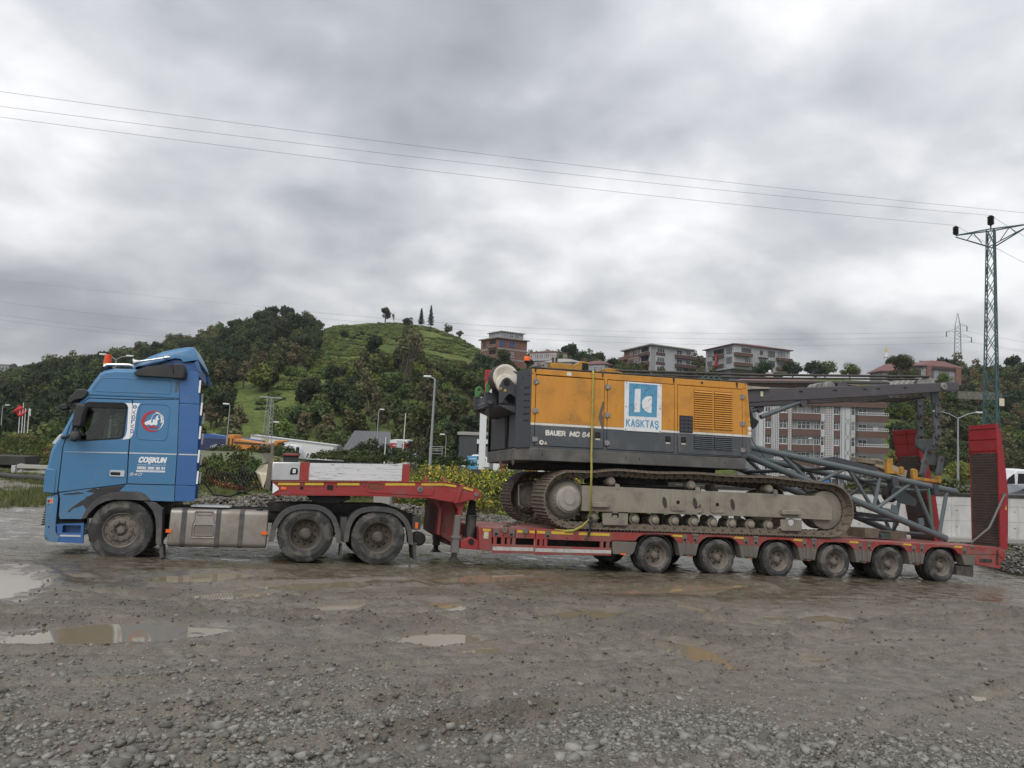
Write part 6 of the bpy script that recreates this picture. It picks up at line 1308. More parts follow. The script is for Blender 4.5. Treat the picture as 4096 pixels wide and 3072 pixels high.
# hanging link chains with yoke
def plate_chain(y, pts, name='pendant_link'):
    for i in range(len(pts)-1):
        (x0, z0), (x1, z1) = pts[i], pts[i+1]
        off = 0.03 if i % 2 else -0.03
        dx, dz = x1-x0, z1-z0; l_ = math.hypot(dx, dz); ux, uz_ = dx/l_, dz/l_; r_ = 0.085; po = []
        for k in range(9): t = math.pi*k/8; po.append((x0 + r_*(math.cos(t)*-uz_ - math.sin(t)*ux), z0 + r_*(math.cos(t)*ux - math.sin(t)*uz_)))
        for k in range(9): t = math.pi*k/8; po.append((x1 + r_*(-math.cos(t)*-uz_ + math.sin(t)*ux), z1 + r_*(-math.cos(t)*ux + math.sin(t)*uz_)))
        lk = MB().prism(po, y+off-0.025, y+off+0.025).build(name, LINKG, crane, bevel=0.006)
        for (x, z) in ((x0, z0), (x1, z1)): MB().cyl((x, y-0.075, z), (x, y+0.07, z), 0.042, n=12).build('link_pin', pm('rusty_pin', (0.07, 0.045, 0.035), 0.6) if 'rusty_pin' not in bpy.data.materials else bpy.data.materials['rusty_pin'], lk)
plate_chain(0.90, [(19.17,3.99),(19.16,3.75),(19.15,3.41),(19.13,3.17),(19.10,2.95)])
plate_chain(1.90, [(19.56,4.09),(19.56,3.80),(19.56,3.48),(19.54,3.21),(19.50,3.0)])
MB().prism([(19.05,4.40),(19.29,4.40),(19.27,3.90),(19.09,3.90)], 0.94, 1.0).build('hanger_plate', BOOM, crane, bevel=0.006); MB().prism([(19.46,4.40),(19.68,4.40),(19.65,4.0),(19.48,4.0)], 1.86, 1.92).build('hanger_plate', GRYF, crane, bevel=0.006)
YO = [(18.98,3.10),(19.63,3.13),(19.60,2.90),(19.42,2.80),(19.30,2.72),(19.20,2.72),(19.10,2.80),(18.98,2.88)]
MB().prism(YO, 1.36, 1.42).build('yoke_plate', LINKG, crane, bevel=0.008)
MB().prism([(19.25,2.93),(19.33,2.90),(19.45,2.62),(19.54,2.50),(19.48,2.43),(19.05,2.42),(18.97,2.50),(19.08,2.62),(19.18,2.90)], 1.28, 1.34).build('yoke_plate', LINKG, crane, bevel=0.008)
MB().cyl((19.24,1.22,2.78), (19.24,1.45,2.78), 0.06, n=14).build('yoke_pin', bpy.data.materials['rusty_pin'], crane)
plate_chain(1.25, [(19.03,2.50),(18.92,2.17)]); plate_chain(1.15, [(19.46,2.58),(19.36,2.19)])
# --- timbers on the deck
for i, (s0, s1, y0, z1) in enumerate(((16.99,17.42,1.15,0.73),(17.44,17.74,1.1,0.60),(17.77,18.28,1.15,0.66))):
    MB().box(s0, s1, y0, y0+0.9, 0.50-0.016*(s0-16.9), z1).build('deck_timber', TIMB if i != 1 else bpy.data.materials['green_grey'], crane, bevel=0.01)
MB().box(15.95, 16.25, 0.9, 2.2, 0.50, 0.62).build('deck_timber', TIMB, crane, bevel=0.01)
# --- crawler undercarriage
MB().lathe([(0, 0), (1.0, 0), (1.0, 0.2), (0.92, 0.22), (0.92, 0.42), (0, 0.42)], n=40).build('slew_ring', CHASSIS, crane, Matrix.Translation((10.6, 1.7, 1.62)) @ Matrix.Rotation(R(90), 4, 'X'))
MB().box(9.3, 12.1, 0.8, 2.6, 1.0, 1.60).box(9.6, 10.2, 0.5, 2.9, 1.05, 1.5).box(11.2, 11.8, 0.5, 2.9, 1.05, 1.5).build('car_body', CHASSIS, crane)
def track_path():
    """closed outline of the outer shoe surface, in order, with small steps"""
    c0, r0 = (8.55, 1.245), 0.605; c1, r1 = (15.08, 1.175), 0.625
    P = []
    tops = [(8.55, 1.85), (9.0, 1.835), (9.55, 1.925), (10.5, 1.885), (11.5, 1.92), (12.5, 1.885), (13.5, 1.90), (14.3, 1.845), (15.08, 1.80)]
    xs = np.linspace(8.55, 15.08, 200); tz = np.interp(xs, [t[0] for t in tops], [t[1] for t in tops])
    k = np.ones(15)/15; tz2 = np.convolve(np.pad(tz, 7, 'edge'), k, 'valid')
    P += list(zip(xs, tz2))
    P += [(c1[0]+r1*math.sin(t), c1[1]+r1*math.cos(t)) for t in np.linspace(0, math.pi, 60)]
    P += [(x, z) for x, z in zip(np.linspace(15.08, 8.55, 200), np.linspace(0.55, 0.64, 200))]
    P += [(c0[0]-r0*math.sin(t), c0[1]-r0*math.cos(t)) for t in np.linspace(0, math.pi, 60)]
    return P
TP = track_path()
seg = [math.hypot(TP[i][0]-TP[i-1][0], TP[i][1]-TP[i-1][1]) for i in range(1, len(TP))]; cum = np.concatenate([[0], np.cumsum(seg)]); total = cum[-1]
NSH = 70; pitch = total/NSH
def at_path(d):
    d = d % total; return float(np.interp(d, cum, [p[0] for p in TP])), float(np.interp(d, cum, [p[1] for p in TP]))
SW = 0.85
def shoe_mesh(mat):
    # x along the track, z outwards
    m = MB().box(-pitch*0.50+0.006, pitch*0.50-0.006, 0, SW, -0.030, -0.008)
    for x in (-0.085, -0.01, 0.07): m.prism([(x-0.012, -0.010), (x+0.012, -0.010), (x+0.007, 0.022), (x-0.007, 0.022)], 0.01, SW-0.01)
    m.prism([(-pitch/2+0.0, -0.03), (-pitch/2+0.03, -0.03), (-pitch/2+0.01, -0.055), (-pitch/2-0.02, -0.05)], 0.02, SW-0.02)
    lp = [(-0.12, -0.03), (0.10, -0.03), (0.118, -0.07), (0.11, -0.135), (0.06, -0.15), (0.03, -0.125), (-0.03, -0.125), (-0.06, -0.15), (-0.115, -0.14), (-0.13, -0.08)]
    for y in (0.20, 0.56): m.prism(lp, y, y+0.085)
    m.cyl((-0.085, 0.17, -0.10), (-0.085, 0.68, -0.10), 0.03, n=8)
    for x in (-0.05, 0.03):
        for y in (0.11, 0.235, 0.60, 0.72): m.cyl((x, y, -0.008), (x, y, 0.006), 0.016, n=6)
    return m.mesh('track_shoe', mat, angle=0)
def track(y, mat, mirror, name='crawler_track'):
    tr = empty(name, None, crane); me = shoe_mesh(mat)
    for i in range(NSH):
        a0 = at_path((i-0.5)*pitch); a1 = at_path((i+0.5)*pitch); cx, cz = (a0[0]+a1[0])/2, (a0[1]+a1[1])/2
        dx, dz = a1[0]-a0[0], a1[1]-a0[1]; ang = math.atan2(dz, dx)
        # path runs over the top to the rear, so outwards is to its left
        link('track_shoe', me, tr, Matrix.Translation((cx, y, cz)) @ Matrix.Rotation(-ang, 4, 'Y'))
    f0_, f1_ = (y+0.10, y+0.70) if not mirror else (y+0.15, y+0.75)
    fr = [(8.86,1.55),(13.96,1.505),(14.85,1.49),(15.02,1.42),(15.17,1.27),(15.16,0.94),(13.7,0.975),(8.85,1.01)]
    tf = MB().prism(fr, f0_, f1_).build('track_frame', DUST, tr, bevel=0.01)
    if not mirror:
        for s, z in ((11.12, 1.26), (12.10, 1.235)):
            MB().plate(rrect(s-0.17, s+0.17, z-0.19, z+0.19, 0.05), [circ(s, z-0.01, 0.045, 14)], f0_-0.022, f0_).build('frame_cover', DUST, tr, bevel=0.006); MB().disc((s, f0_-0.004, z-0.01), 0.047, 14).build('cover_hole', SEAM, tr, fix=False)
        for s0, s1, z0, z1 in ((13.75, 14.24, 1.05, 1.155), (9.05, 9.45, 1.10, 1.20)): MB().box(s0, s1, f0_-0.09, f0_, z0, z1).build('frame_step', DUST, tr, bevel=0.012)
        MB().tube([(11.60,f0_-0.01,1.18),(11.65,f0_-0.05,1.24),(11.70,f0_-0.05,1.18),(11.68,f0_-0.05,1.08),(11.62,f0_-0.01,1.04)], 0.022, 8).build('towing_eye', DUST, tr)
        for s in (10.8, 11.55, 12.5): 
            MB().plate(oval(s, 1.24, 0.2, 0.055, 0.13, 14), [], f0_-0.0015, f0_+0.001).build('oil_stain', pm('oil_stain', (0.035, 0.03, 0.026), 0.6) if 'oil_stain' not in bpy.data.materials else bpy.data.materials['oil_stain'], tr)
    sy = f0_-0.03
    sp = MB(); nT = 21; po = []
    for i in range(nT):
        for dt, rr in ((0.0, 0.44), (0.30, 0.44), (0.42, 0.49), (0.58, 0.49), (0.70, 0.44)):
            t = 2*math.pi*(i+dt)/nT; po.append((8.55+rr*math.cos(t), 1.245+rr*math.sin(t)))
    sp.plate(po, [circ(8.55, 1.245, 0.30, 28)], y+0.36, y+0.46); sp.lathe([(0.42, y+0.36), (0.36, y+0.24), (0.30, y+0.20)], (8.55, 0, 1.245), 32)
    sp.build('sprocket', DUST, tr)
    fd = MB().lathe([(0.0, y+0.02), (0.11, y+0.02), (0.12, y+0.035), (0.19, y+0.04), (0.235, y+0.05), (0.25, y+0.08), (0.28, y+0.10), (0.31, y+0.22), (0.32, y+0.6)], (8.55, 0, 1.245), 32)
    for i in range(24): t = 2*math.pi*i/24; fd.cyl((8.55+0.30*math.cos(t), y+0.17, 1.245+0.30*math.sin(t)), (8.55+0.30*math.cos(t), y+0.22, 1.245+0.30*math.sin(t)), 0.016, n=6)
    fd.build('final_drive', pm('dusty_pale_steel', (0.30, 0.28, 0.245), 0.75, var=0.1, dirt=(0.18, 0.16, 0.135), amount=0.4, ds=4, bump=0.2) if 'dusty_pale_steel' not in bpy.data.materials else bpy.data.materials['dusty_pale_steel'], tr)
    MB().lathe([(0.0, y+0.20), (0.42, y+0.20), (0.45, y+0.22), (0.45, y+0.34), (0.40, y+0.36), (0.40, y+0.49), (0.45, y+0.51), (0.45, y+0.62), (0, y+0.62)], (15.08, 0, 1.175), 36).build('idler', DUST, tr)
    ro = MB().lathe([(0, 0.0), (0.05, 0.0), (0.075, 0.015), (0.085, 0.04), (0.085, 0.07), (0.125, 0.075), (0.125, 0.12), (0.10, 0.13), (0.10, 0.40), (0.125, 0.41), (0.125, 0.45), (0, 0.46)], n=20).mesh('roller', DUST)
    for i in range(10): link('roller', ro, tr, (9.16+0.483*i, y+0.14, 0.885-0.0105*i))
    ca = MB().lathe([(0, 0.0), (0.07, 0.0), (0.085, 0.02), (0.085, 0.06), (0.10, 0.065), (0.10, 0.10), (0.085, 0.11), (0.085, 0.3), (0, 0.31)], n=18).mesh('carrier_roller', DUST)
    for s, z in ((9.56, 1.66), (11.51, 1.645), (13.52, 1.625)):
        link('carrier_roller', ca, tr, (s, y+0.14, z)); MB().prism([(s+0.06,1.50),(s+0.17,1.50),(s+0.15,1.60),(s+0.06,1.62)], f0_-0.01, f0_+0.04).build('roller_bracket', DUST, tr)
    for s0, s1, z0 in ((9.36, 9.90, 0.725), (13.79, 14.30, 0.68)): MB().plate([(s0-0.03,z0+0.255),(s1+0.03,z0+0.255),(s1+0.02,z0+0.03),(s1,z0),(s0,z0),(s0-0.02,z0+0.03)], [circ((s0+s1)/2, z0+0.20, 0.09, 14)], y+0.10, y+0.14).build('track_guard', DUST, tr, bevel=0.006)
    return tr
track(0.0, SHOE, False)
track(2.50, SHOEF, True)
MB().prism([(8.50,1.62),(8.56,1.62),(8.50,1.0),(8.52,1.0)], 2.42, 2.46).tube([(8.25,2.45,1.55),(8.15,2.44,1.52),(8.17,2.44,1.05),(8.3,2.45,0.98)], 0.02, 6).build('far_hand_rail', pm('pale_rail', (0.4, 0.37, 0.3), 0.6), crane)
# --- yellow lashing strap over the machine
sw_ = 0.045
stp_ = empty('lashing_strap', F_CRANE); tag(stp_, 'yellow webbing strap tied over the orange engine housing down to the trailer', 'strap')
pts = [(9.045,1.2,4.07),(9.045,0.25,4.07),(9.04,0.075,4.045),(9.04,0.055,3.95),(9.03,0.045,2.9),(9.02,0.03,2.2),(9.01,-0.015,1.9),(9.0,-0.02,0.90)]
v = []; f = []
for x, y, z in pts: v += [(x-sw_/2, y, z), (x+sw_/2, y, z)]
for i in range(len(pts)-1): f.append((2*i, 2*i+1, 2*i+3, 2*i+2))
so = MB().add(v, f).build('webbing', STRAP, stp_, fix=False); sm = so.modifiers.new('thick', 'SOLIDIFY'); sm.thickness = 0.004
tl_ = MB()
pp = [(9.0,-0.03,0.86),(8.93,-0.035,0.80),(8.80,-0.03,0.68),(8.62,-0.02,0.60),(8.45,0.0,0.585),(8.25,0.1,0.60)]
v = []; f = []
for x, y, z in pp: v += [(x, y, z-0.03), (x, y-0.004, z+0.03)]
for i in range(len(pp)-1): f.append((2*i, 2*i+1, 2*i+3, 2*i+2))
so = tl_.add(v, f).build('loose_tail', STRAP, stp_, fix=False); sm = so.modifiers.new('thick', 'SOLIDIFY'); sm.thickness = 0.004
MB().box(8.965, 9.045, -0.05, -0.02, 0.72, 0.90).cyl((8.95,-0.05,0.80), (9.06,-0.05,0.80), 0.02, n=8).build('ratchet', CHASSIS, stp_)
MB().prism([(8.98,0.72),(9.03,0.72),(8.99,0.52),(8.93,0.40),(8.90,0.40),(8.93,0.50)], -0.045, -0.03).build('hook_strap', CHASSIS, stp_)
# ================================================================== HILLS AND VEGETATION
def leaf_mat(name, c0, c1, c2=None, rough=0.7, trans=0.25):
    m, nt, N, L, b = nodes(name)
    g = N.new('ShaderNodeNewGeometry'); oi = N.new('ShaderNodeObjectInfo')
    r = N.new('ShaderNodeValToRGB'); L.new(g.outputs['Random Per Island'], r.inputs[0]); e = r.color_ramp.elements
    e[0].color = c4(c0); e[1].color = c4(c1)
    if c2: k = e.new(0.8); k.color = c4(c1); e[-1].color = c4(c2)
    hs = N.new('ShaderNodeHueSaturation'); L.new(r.outputs[0], hs.inputs['Color'])
    v = N.new('ShaderNodeMapRange'); L.new(oi.outputs['Random'], v.inputs[0]); v.inputs[3].default_value = 0.62; v.inputs[4].default_value = 1.35; L.new(v.outputs[0], hs.inputs['Value'])
    h = N.new('ShaderNodeMapRange'); L.new(mth(N, L, 'FRACT', mth(N, L, 'MULTIPLY', oi.outputs['Random'], 7.3)), h.inputs[0]); h.inputs[3].default_value = 0.455; h.inputs[4].default_value = 0.535; L.new(h.outputs[0], hs.inputs['Hue'])
    L.new(hs.outputs[0], b.inputs['Base Color']); b.inputs['Roughness'].default_value = rough; b.inputs['Specular IOR Level'].default_value = 0.25
    t = N.new('ShaderNodeBsdfTranslucent'); L.new(hs.outputs[0], t.inputs[0]); mx = N.new('ShaderNodeMixShader'); mx.inputs[0].default_value = trans
    out = [n for n in N if n.type == 'OUTPUT_MATERIAL'][0]; L.new(b.outputs[0], mx.inputs[1]); L.new(t.outputs[0], mx.inputs[2]); L.new(mx.outputs[0], out.inputs[0])
    return m
LEAF = leaf_mat('leaf_green', (0.034, 0.056, 0.016), (0.088, 0.116, 0.033), (0.135, 0.16, 0.05))
LEAFD = leaf_mat('leaf_dark', (0.019, 0.033, 0.014), (0.050, 0.070, 0.026))
LEAFY = leaf_mat('leaf_bright', (0.08, 0.11, 0.022), (0.17, 0.20, 0.04))
LEAFO = leaf_mat('leaf_olive', (0.075, 0.078, 0.034), (0.15, 0.135, 0.065))
TEA = leaf_mat('tea_leaf', (0.068, 0.105, 0.025), (0.155, 0.20, 0.048), (0.22, 0.25, 0.07))
FLOW = leaf_mat('yellow_flower', (0.34, 0.31, 0.03), (0.55, 0.50, 0.06))
BARK = pm('bark', (0.085, 0.070, 0.055), 0.9, var=0.3, vs_=4, bump=0.5, bs=15)
def quads(P, Nrm, size, rs_, asp=0.7):
    n = len(P); r = rs_.normal(size=(n, 3)); a = np.cross(Nrm, r); a /= np.linalg.norm(a, axis=1, keepdims=True)+1e-9; b = np.cross(Nrm, a)
    a *= size[:, None]; b *= (size*asp)[:, None]
    V = np.stack([P-a-b*0.5, P+a*0.2-b, P+a+b*0.4, P-a*0.1+b], 1).reshape(-1, 3)
    return V, (np.arange(n)*4)[:, None] + np.arange(4)[None]
def crown_pts(seed, cx, cz, rx, rz, nl, n, lobe=0.42, low=-0.75):
    rs_ = np.random.RandomState(seed); C = []
    while len(C) < nl:
        q = rs_.uniform(-1, 1, 3)
        if np.linalg.norm(q) < 1 and q[2] > low: C.append(q*np.array([rx, rx, rz])*0.74 + np.array([cx, 0, cz]))
    C = np.array(C); rad = rs_.uniform(0.45, 1.25, nl)*lobe*min(rx, rz*1.2)
    k = rs_.randint(0, nl, n); d = rs_.normal(size=(n, 3)); d /= np.linalg.norm(d, axis=1, keepdims=True)
    P = C[k] + d*(rad[k]*rs_.uniform(0.55, 1.08, n))[:, None]*np.array([1, 1, 0.85])
    nr = d + rs_.normal(size=(n, 3))*0.55 + np.array([0, 0, 0.35]); nr /= np.linalg.norm(nr, axis=1, keepdims=True)
    return P, nr, C, rs_
def np_mesh(name, parts):
    """parts: list of (verts, quad or list faces, material)"""
    me = bpy.data.meshes.new(name); V = []; Fs = []; mi = []; off = 0
    for k, (v, f, m) in enumerate(parts):
        V += [tuple(p) for p in v]; Fs += [tuple(int(i)+off for i in q) for q in f]; mi += [k]*len(f); off += len(v); me.materials.append(m)
    me.from_pydata(V, [], Fs); me.polygons.foreach_set('material_index', mi); me.update(); return me
def limbs(C, H, r, cz, seed, n=8):
    mb = MB(); rr = random.Random(seed); top = H*0.72; pts = [(rr.uniform(-.08, .08)*H*t, rr.uniform(-.08, .08)*H*t, H*0.72*t-0.3) for t in (0, .3, .6, 1)]; pts[0] = (0, 0, -0.6)
    mb.tube(pts, [r*1.25, r, r*0.7, r*0.35], 7)
    for c in C[:n]:
        t = rr.uniform(0.35, 0.9); p0 = Vector(pts[0]).lerp(Vector(pts[-1]), t); mid = p0.lerp(Vector(c), 0.5)+Vector((0, 0, 0.05*H)); mb.tube([p0, mid, Vector(c)], [r*0.5, r*0.3, r*0.1], 5)
    return mb
def broad(seed, H, W, leaf, n, mat, nl=15, bare=0.3, trunk=0.03):
    cz = H*(1+bare)/2*0.98; rz = H*(1-bare)/2
    P, nr, C, rs_ = crown_pts(seed, 0, cz, W/2, rz, nl, n); V, f = quads(P, nr, leaf*rs_.uniform(0.6, 1.3, n), rs_)
    mb = limbs(C, H, trunk*H, cz, seed); return mb, V, f, mat
def conifer(seed, H, W, leaf, n, mat):
    rs_ = np.random.RandomState(seed); t = rs_.uniform(0.06, 1, n)**0.8; lay = np.round(t*14)/14+rs_.normal(0, 0.012, n); a = rs_.uniform(0, 6.28, n); a = a + np.sin(a*5+lay*30)*0.3
    r = W/2*(1-lay)**0.85*np.sqrt(rs_.uniform(0.05, 1, n))*(0.75+0.35*np.sin(a*3+lay*40)); P = np.stack([r*np.cos(a), r*np.sin(a), H*(0.08+0.92*lay) - r*0.25], -1)
    nr = np.stack([np.cos(a)*0.5, np.sin(a)*0.5, np.ones(n)], -1)+rs_.normal(size=(n, 3))*0.4; nr /= np.linalg.norm(nr, axis=1, keepdims=True)
    V, f = quads(P, nr, leaf*rs_.uniform(0.6, 1.3, n), rs_); mb = MB().cyl((0, 0, -0.5), (0, 0, H*0.97), 0.022*H, 0.004*H, 7); return mb, V, f, mat
TREES = {}
def variant(key, geo):
    mb, V, f, mat = geo
    TREES[key] = (mb.mesh('trunk', BARK, fix=False), np_mesh('crown', [(V, f, mat)]), np_mesh('tree', [(mb.v, mb.f, BARK), (V, f, mat)]))
variant('far1', broad(1, 9, 8.5, 0.42, 1500, LEAF, 16, 0.12)); variant('far2', broad(2, 10, 7.5, 0.42, 1500, LEAF, 14, 0.15)); variant('far3', broad(3, 8, 9, 0.42, 1500, LEAFD, 18, 0.08))
variant('far4', broad(4, 11, 7, 0.42, 1300, LEAFO, 12, 0.2)); variant('far5', broad(5, 7, 8, 0.42, 1400, LEAFY, 14, 0.05)); variant('far6', broad(6, 12, 8, 0.42, 1700, LEAFD, 16, 0.15))
variant('near1', broad(11, 7, 6, 0.17, 4200, LEAF, 18, 0.25)); variant('near2', broad(12, 7, 6.5, 0.17, 4200, LEAFD, 16, 0.28)); variant('near3', broad(13, 5, 6, 0.17, 3600, LEAFY, 16, 0.08)); variant('sparse', broad(14, 8, 5.5, 0.20, 900, LEAF, 16, 0.25, 0.022)); variant('bare', broad(15, 11, 4.5, 0.22, 420, LEAFO, 22, 0.3, 0.014))
variant('bushyg', broad(18, 6, 7, 0.22, 3000, LEAF, 20, 0.0)); variant('bushy', broad(17, 6, 7.5, 0.22, 3200, LEAFD, 20, -0.05)); variant('spruce', conifer(21, 9, 4.2, 0.24, 2600, LEAFD)); variant('pine', conifer(22, 12, 5.0, 0.42, 1500, LEAFD))
def tree(key, name, label, loc, H=1.0, rz=0.0, group=None, cat='tree', w=None):
    t, c, _ = TREES[key]; r = empty(name, Matrix.Translation(loc) @ Matrix.Rotation(rz, 4, 'Z') @ Matrix.Diagonal((w or H, w or H, H, 1)))
    link('trunk', t, r); link('crown', c, r); return tag(r, label, cat, group)
def scatter_gn(name, pts, rot, scale, var, keys, kind='stuff', zs=None):
    """one object that scatters tree or bush shapes over points"""
    me = bpy.data.meshes.new(name); n = len(pts); me.vertices.add(n); me.vertices.foreach_set('co', np.asarray(pts, np.float32).ravel()); me.update()
    for nm, arr, ty in (('rot', rot, 'FLOAT'), ('scl', scale, 'FLOAT'), ('var', var, 'INT'), ('tall', zs if zs is not None else np.ones(n), 'FLOAT')):
        a = me.attributes.new(nm, ty, 'POINT'); a.data.foreach_set('value', np.asarray(arr, np.int32 if ty == 'INT' else np.float32))
    cl = bpy.data.collections.new(name+'_shapes')
    for i, k in enumerate(keys):
        o = bpy.data.objects.new('%s_%02d' % (name, i), k if isinstance(k, bpy.types.Mesh) else TREES[k][2]); cl.objects.link(o)
    o = link(name, me); tag(o, kind=kind)
    ng = bpy.data.node_groups.new(name, 'GeometryNodeTree'); ng.interface.new_socket('Geometry', in_out='INPUT', socket_type='NodeSocketGeometry'); ng.interface.new_socket('Geometry', in_out='OUTPUT', socket_type='NodeSocketGeometry')
    N = ng.nodes; L = ng.links; gi = N.new('NodeGroupInput'); go = N.new('NodeGroupOutput'); ip = N.new('GeometryNodeInstanceOnPoints'); ci = N.new('GeometryNodeCollectionInfo')
    ci.inputs['Collection'].default_value = cl; ci.inputs['Separate Children'].default_value = True; ci.inputs['Reset Children'].default_value = True
    def na(nm, ty):
        a = N.new('GeometryNodeInputNamedAttribute'); a.data_type = ty; a.inputs['Name'].default_value = nm; return a.outputs['Attribute']
    cx = N.new('ShaderNodeCombineXYZ'); L.new(na('rot', 'FLOAT'), cx.inputs[2])
    sc = N.new('ShaderNodeCombineXYZ'); s_ = na('scl', 'FLOAT'); L.new(s_, sc.inputs[0]); L.new(s_, sc.inputs[1])
    mm = N.new('ShaderNodeMath'); mm.operation = 'MULTIPLY'; L.new(s_, mm.inputs[0]); L.new(na('tall', 'FLOAT'), mm.inputs[1]); L.new(mm.outputs[0], sc.inputs[2])
    L.new(gi.outputs[0], ip.inputs['Points']); L.new(ci.outputs[0], ip.inputs['Instance']); ip.inputs['Pick Instance'].default_value = True
    L.new(na('var', 'INT'), ip.inputs['Instance Index']); L.new(cx.outputs[0], ip.inputs['Rotation']); L.new(sc.outputs[0], ip.inputs['Scale']); L.new(ip.outputs[0], go.inputs[0])
    md = o.modifiers.new('scatter', 'NODES'); md.node_group = ng
    return o
# ---- main hillside: foot line, crest line
CREST = [(-1200,1640,300),(-400,1600,300),(0,1565,300),(110,1535,300),(230,1512,300),(400,1478,320),(600,1440,330),(800,1395,330),(950,1350,330),(1080,1322,330),(1200,1322,330),(1290,1320,335),(1370,1303,340),(1480,1291,345),(1600,1297,345),(1720,1312,345),(1830,1352,340),(1900,1388,330),(2000,1430,320),(2150,1470,300),(2400,1490,290),(2700,1505,280),(3000,1510,270),(3300,1515,260),(3600,1530,250),(3900,1535,260),(4200,1545,260),(5400,1580,260)]
FOOTY = ([-1200, 0, 2000, 2900, 3100, 5400], [105, 105, 108, 150, 165, 150])
CPX = np.arange(-1200, 5401, 30.0)
crest_w = np.array([at(px, float(np.interp(px, [c[0] for c in CREST], [c[1] for c in CREST])), float(np.interp(px, [c[0] for c in CREST], [c[2] for c in CREST]))) for px in CPX])
foot_w = np.array([at(px, 1700, float(np.interp(px, *FOOTY))) for px in CPX]); foot_w[:, 2] = -6.5
def terr(x, y): return (fbm(x*0.03, y*0.03, 4, 205)-0.5)*9
def hill_pt(px, t):
    px = np.asarray(px, float); t = np.asarray(t, float)
    c = np.stack([np.interp(px, CPX, crest_w[:, i]) for i in range(3)], -1); f = np.stack([np.interp(px, CPX, foot_w[:, i]) for i in range(3)], -1)
    tt = t[..., None]; p = f + (c-f)*tt
    prof = np.where(t <= 1, t*(1.12-0.12*t), 1-(t-1)*1.2)
    z = f[..., 2] + (c[..., 2]-f[..., 2])*prof
    z = z + (fbm(p[..., 0]*0.03, p[..., 1]*0.03, 4, 201)-0.5)*9*np.clip(1-np.abs(t-0.5)*2, 0, 1)
    step = 1.5; wz_ = terr(p[..., 0], p[..., 1]); zw = z+wz_; zt = np.floor(zw/step)*step + step*sstep(0.25, 0.75, (zw/step) % 1.0) - wz_; z = np.where(t < 0.99, z*0.45+zt*0.55, z)
    p[..., 2] = z; return p
ts = np.concatenate([np.linspace(0, 1, 240), [1.05, 1.15, 1.4]]); hx = np.arange(-1200, 5401, 16.0)
A, B = np.meshgrid(hx, ts); P = hill_pt(A, B); nr_, nc_ = A.shape; ix = np.arange(nr_*nc_).reshape(nr_, nc_)
hm = bpy.data.meshes.new('hill'); q = np.stack([ix[:-1, :-1], ix[:-1, 1:], ix[1:, 1:], ix[1:, :-1]], -1).reshape(-1, 4)
hm.vertices.add(nr_*nc_); hm.vertices.foreach_set('co', P.ravel()); hm.loops.add(len(q)*4); hm.loops.foreach_set('vertex_index', q.ravel()); hm.polygons.add(len(q)); hm.polygons.foreach_set('loop_start', np.arange(len(q))*4); hm.update(); hm.validate()
def hill_mat():
    m, nt, N, L, b = nodes('grassy_slope'); tc = N.new('ShaderNodeTexCoord'); v = tc.outputs['Object']
    c = mixc(N, L, ramp(N, L, noise(N, L, v, 0.05, 5, 0.6), 0.35, 0.65), (0.065, 0.095, 0.026), (0.145, 0.17, 0.048))
    c = mixc(N, L, ramp(N, L, noise(N, L, v, 0.9, 5, 0.7), 0.45, 0.7), c, (0.038, 0.05, 0.018)); c = mixc(N, L, ramp(N, L, noise(N, L, v, 0.025, 3), 0.62, 0.7), c, (0.11, 0.085, 0.05))
    L.new(c, b.inputs['Base Color']); b.inputs['Roughness'].default_value = 0.95; b.inputs['Specular IOR Level'].default_value = 0.1; return m
hm.materials.append(hill_mat()); hm.shade_smooth(); tag(link('hill', hm), kind='structure')
def to_px(P):
    d = P - np.array([0, 0, CAM_Z]); Z = d @ np.array(_fw); return 2048+3080*(d @ np.array(_rt))/Z, 1536-3080*(d @ np.array(_up))/Z
def inside(x, y, poly):
    r = np.zeros(len(x), bool)
    for i in range(len(poly)):
        (x0, y0), (x1, y1) = poly[i-1], poly[i]; c = ((y0 > y) != (y1 > y)) & (x < (x1-x0)*(y-y0)/(y1-y0+1e-9)+x0); r ^= c
    return r
# open tea terraces on the slope, measured against the picture of the hill
OPEN = [(985,1660),(1100,1570),(1234,1478),(1262,1400),(1262,1335),(1370,1295),(1480,1284),(1600,1288),(1720,1305),(1830,1345),(1912,1400),(1915,1440),(1860,1500),(1760,1520),(1690,1500),(1640,1440),(1600,1450),(1560,1480),(1500,1440),(1440,1470),(1400,1500),(1330,1500),(1300,1540),(1330,1590),(1240,1640),(1120,1700),(1040,1740)]
OPEN2 = [(3550,1700),(3560,1760),(3700,1800),(3720,1740),(3640,1690)]
CLEAR = [(1900,1330,2100,1470),(2060,1400,2300,1480),(2450,1360,2800,1500),(2790,1340,3190,1500),(3700,1420,3870,1530),(2980,1480,3560,2000)]
rq = np.random.RandomState(42)
hp = rq.uniform(-900, 4900, 7600); ht = np.sqrt(rq.uniform(0.0, 1.0, 7600))*0.995; W_ = hill_pt(hp, ht); ipx, ipy = to_px(W_)
op = inside(ipx, ipy-6, OPEN) | inside(ipx, ipy-6, OPEN2)
for x0, y0, x1, y1 in CLEAR: op |= (ipx > x0-10) & (ipx < x1+10) & (ipy > y0) & (ipy < y1+6)
crestfree = (ht > 0.955) & (ipx > 1240) & (ipx < 3800)
k = ~op & ~crestfree & (rq.uniform(0, 1, len(hp)) < np.where((ipx > 1300) & (ipx < 1900) & (ipy < 1640), 0.75, 1.0))
W_ = W_[k]; n = len(W_); dens = fbm(W_[:, 0]*0.02, W_[:, 1]*0.02, 3, 301); var = rq.randint(0, 6, n)
var = np.where(dens > 0.58, rq.choice([2, 5, 2, 0], n), np.where(dens < 0.42, rq.choice([0, 1, 3, 4], n), var))
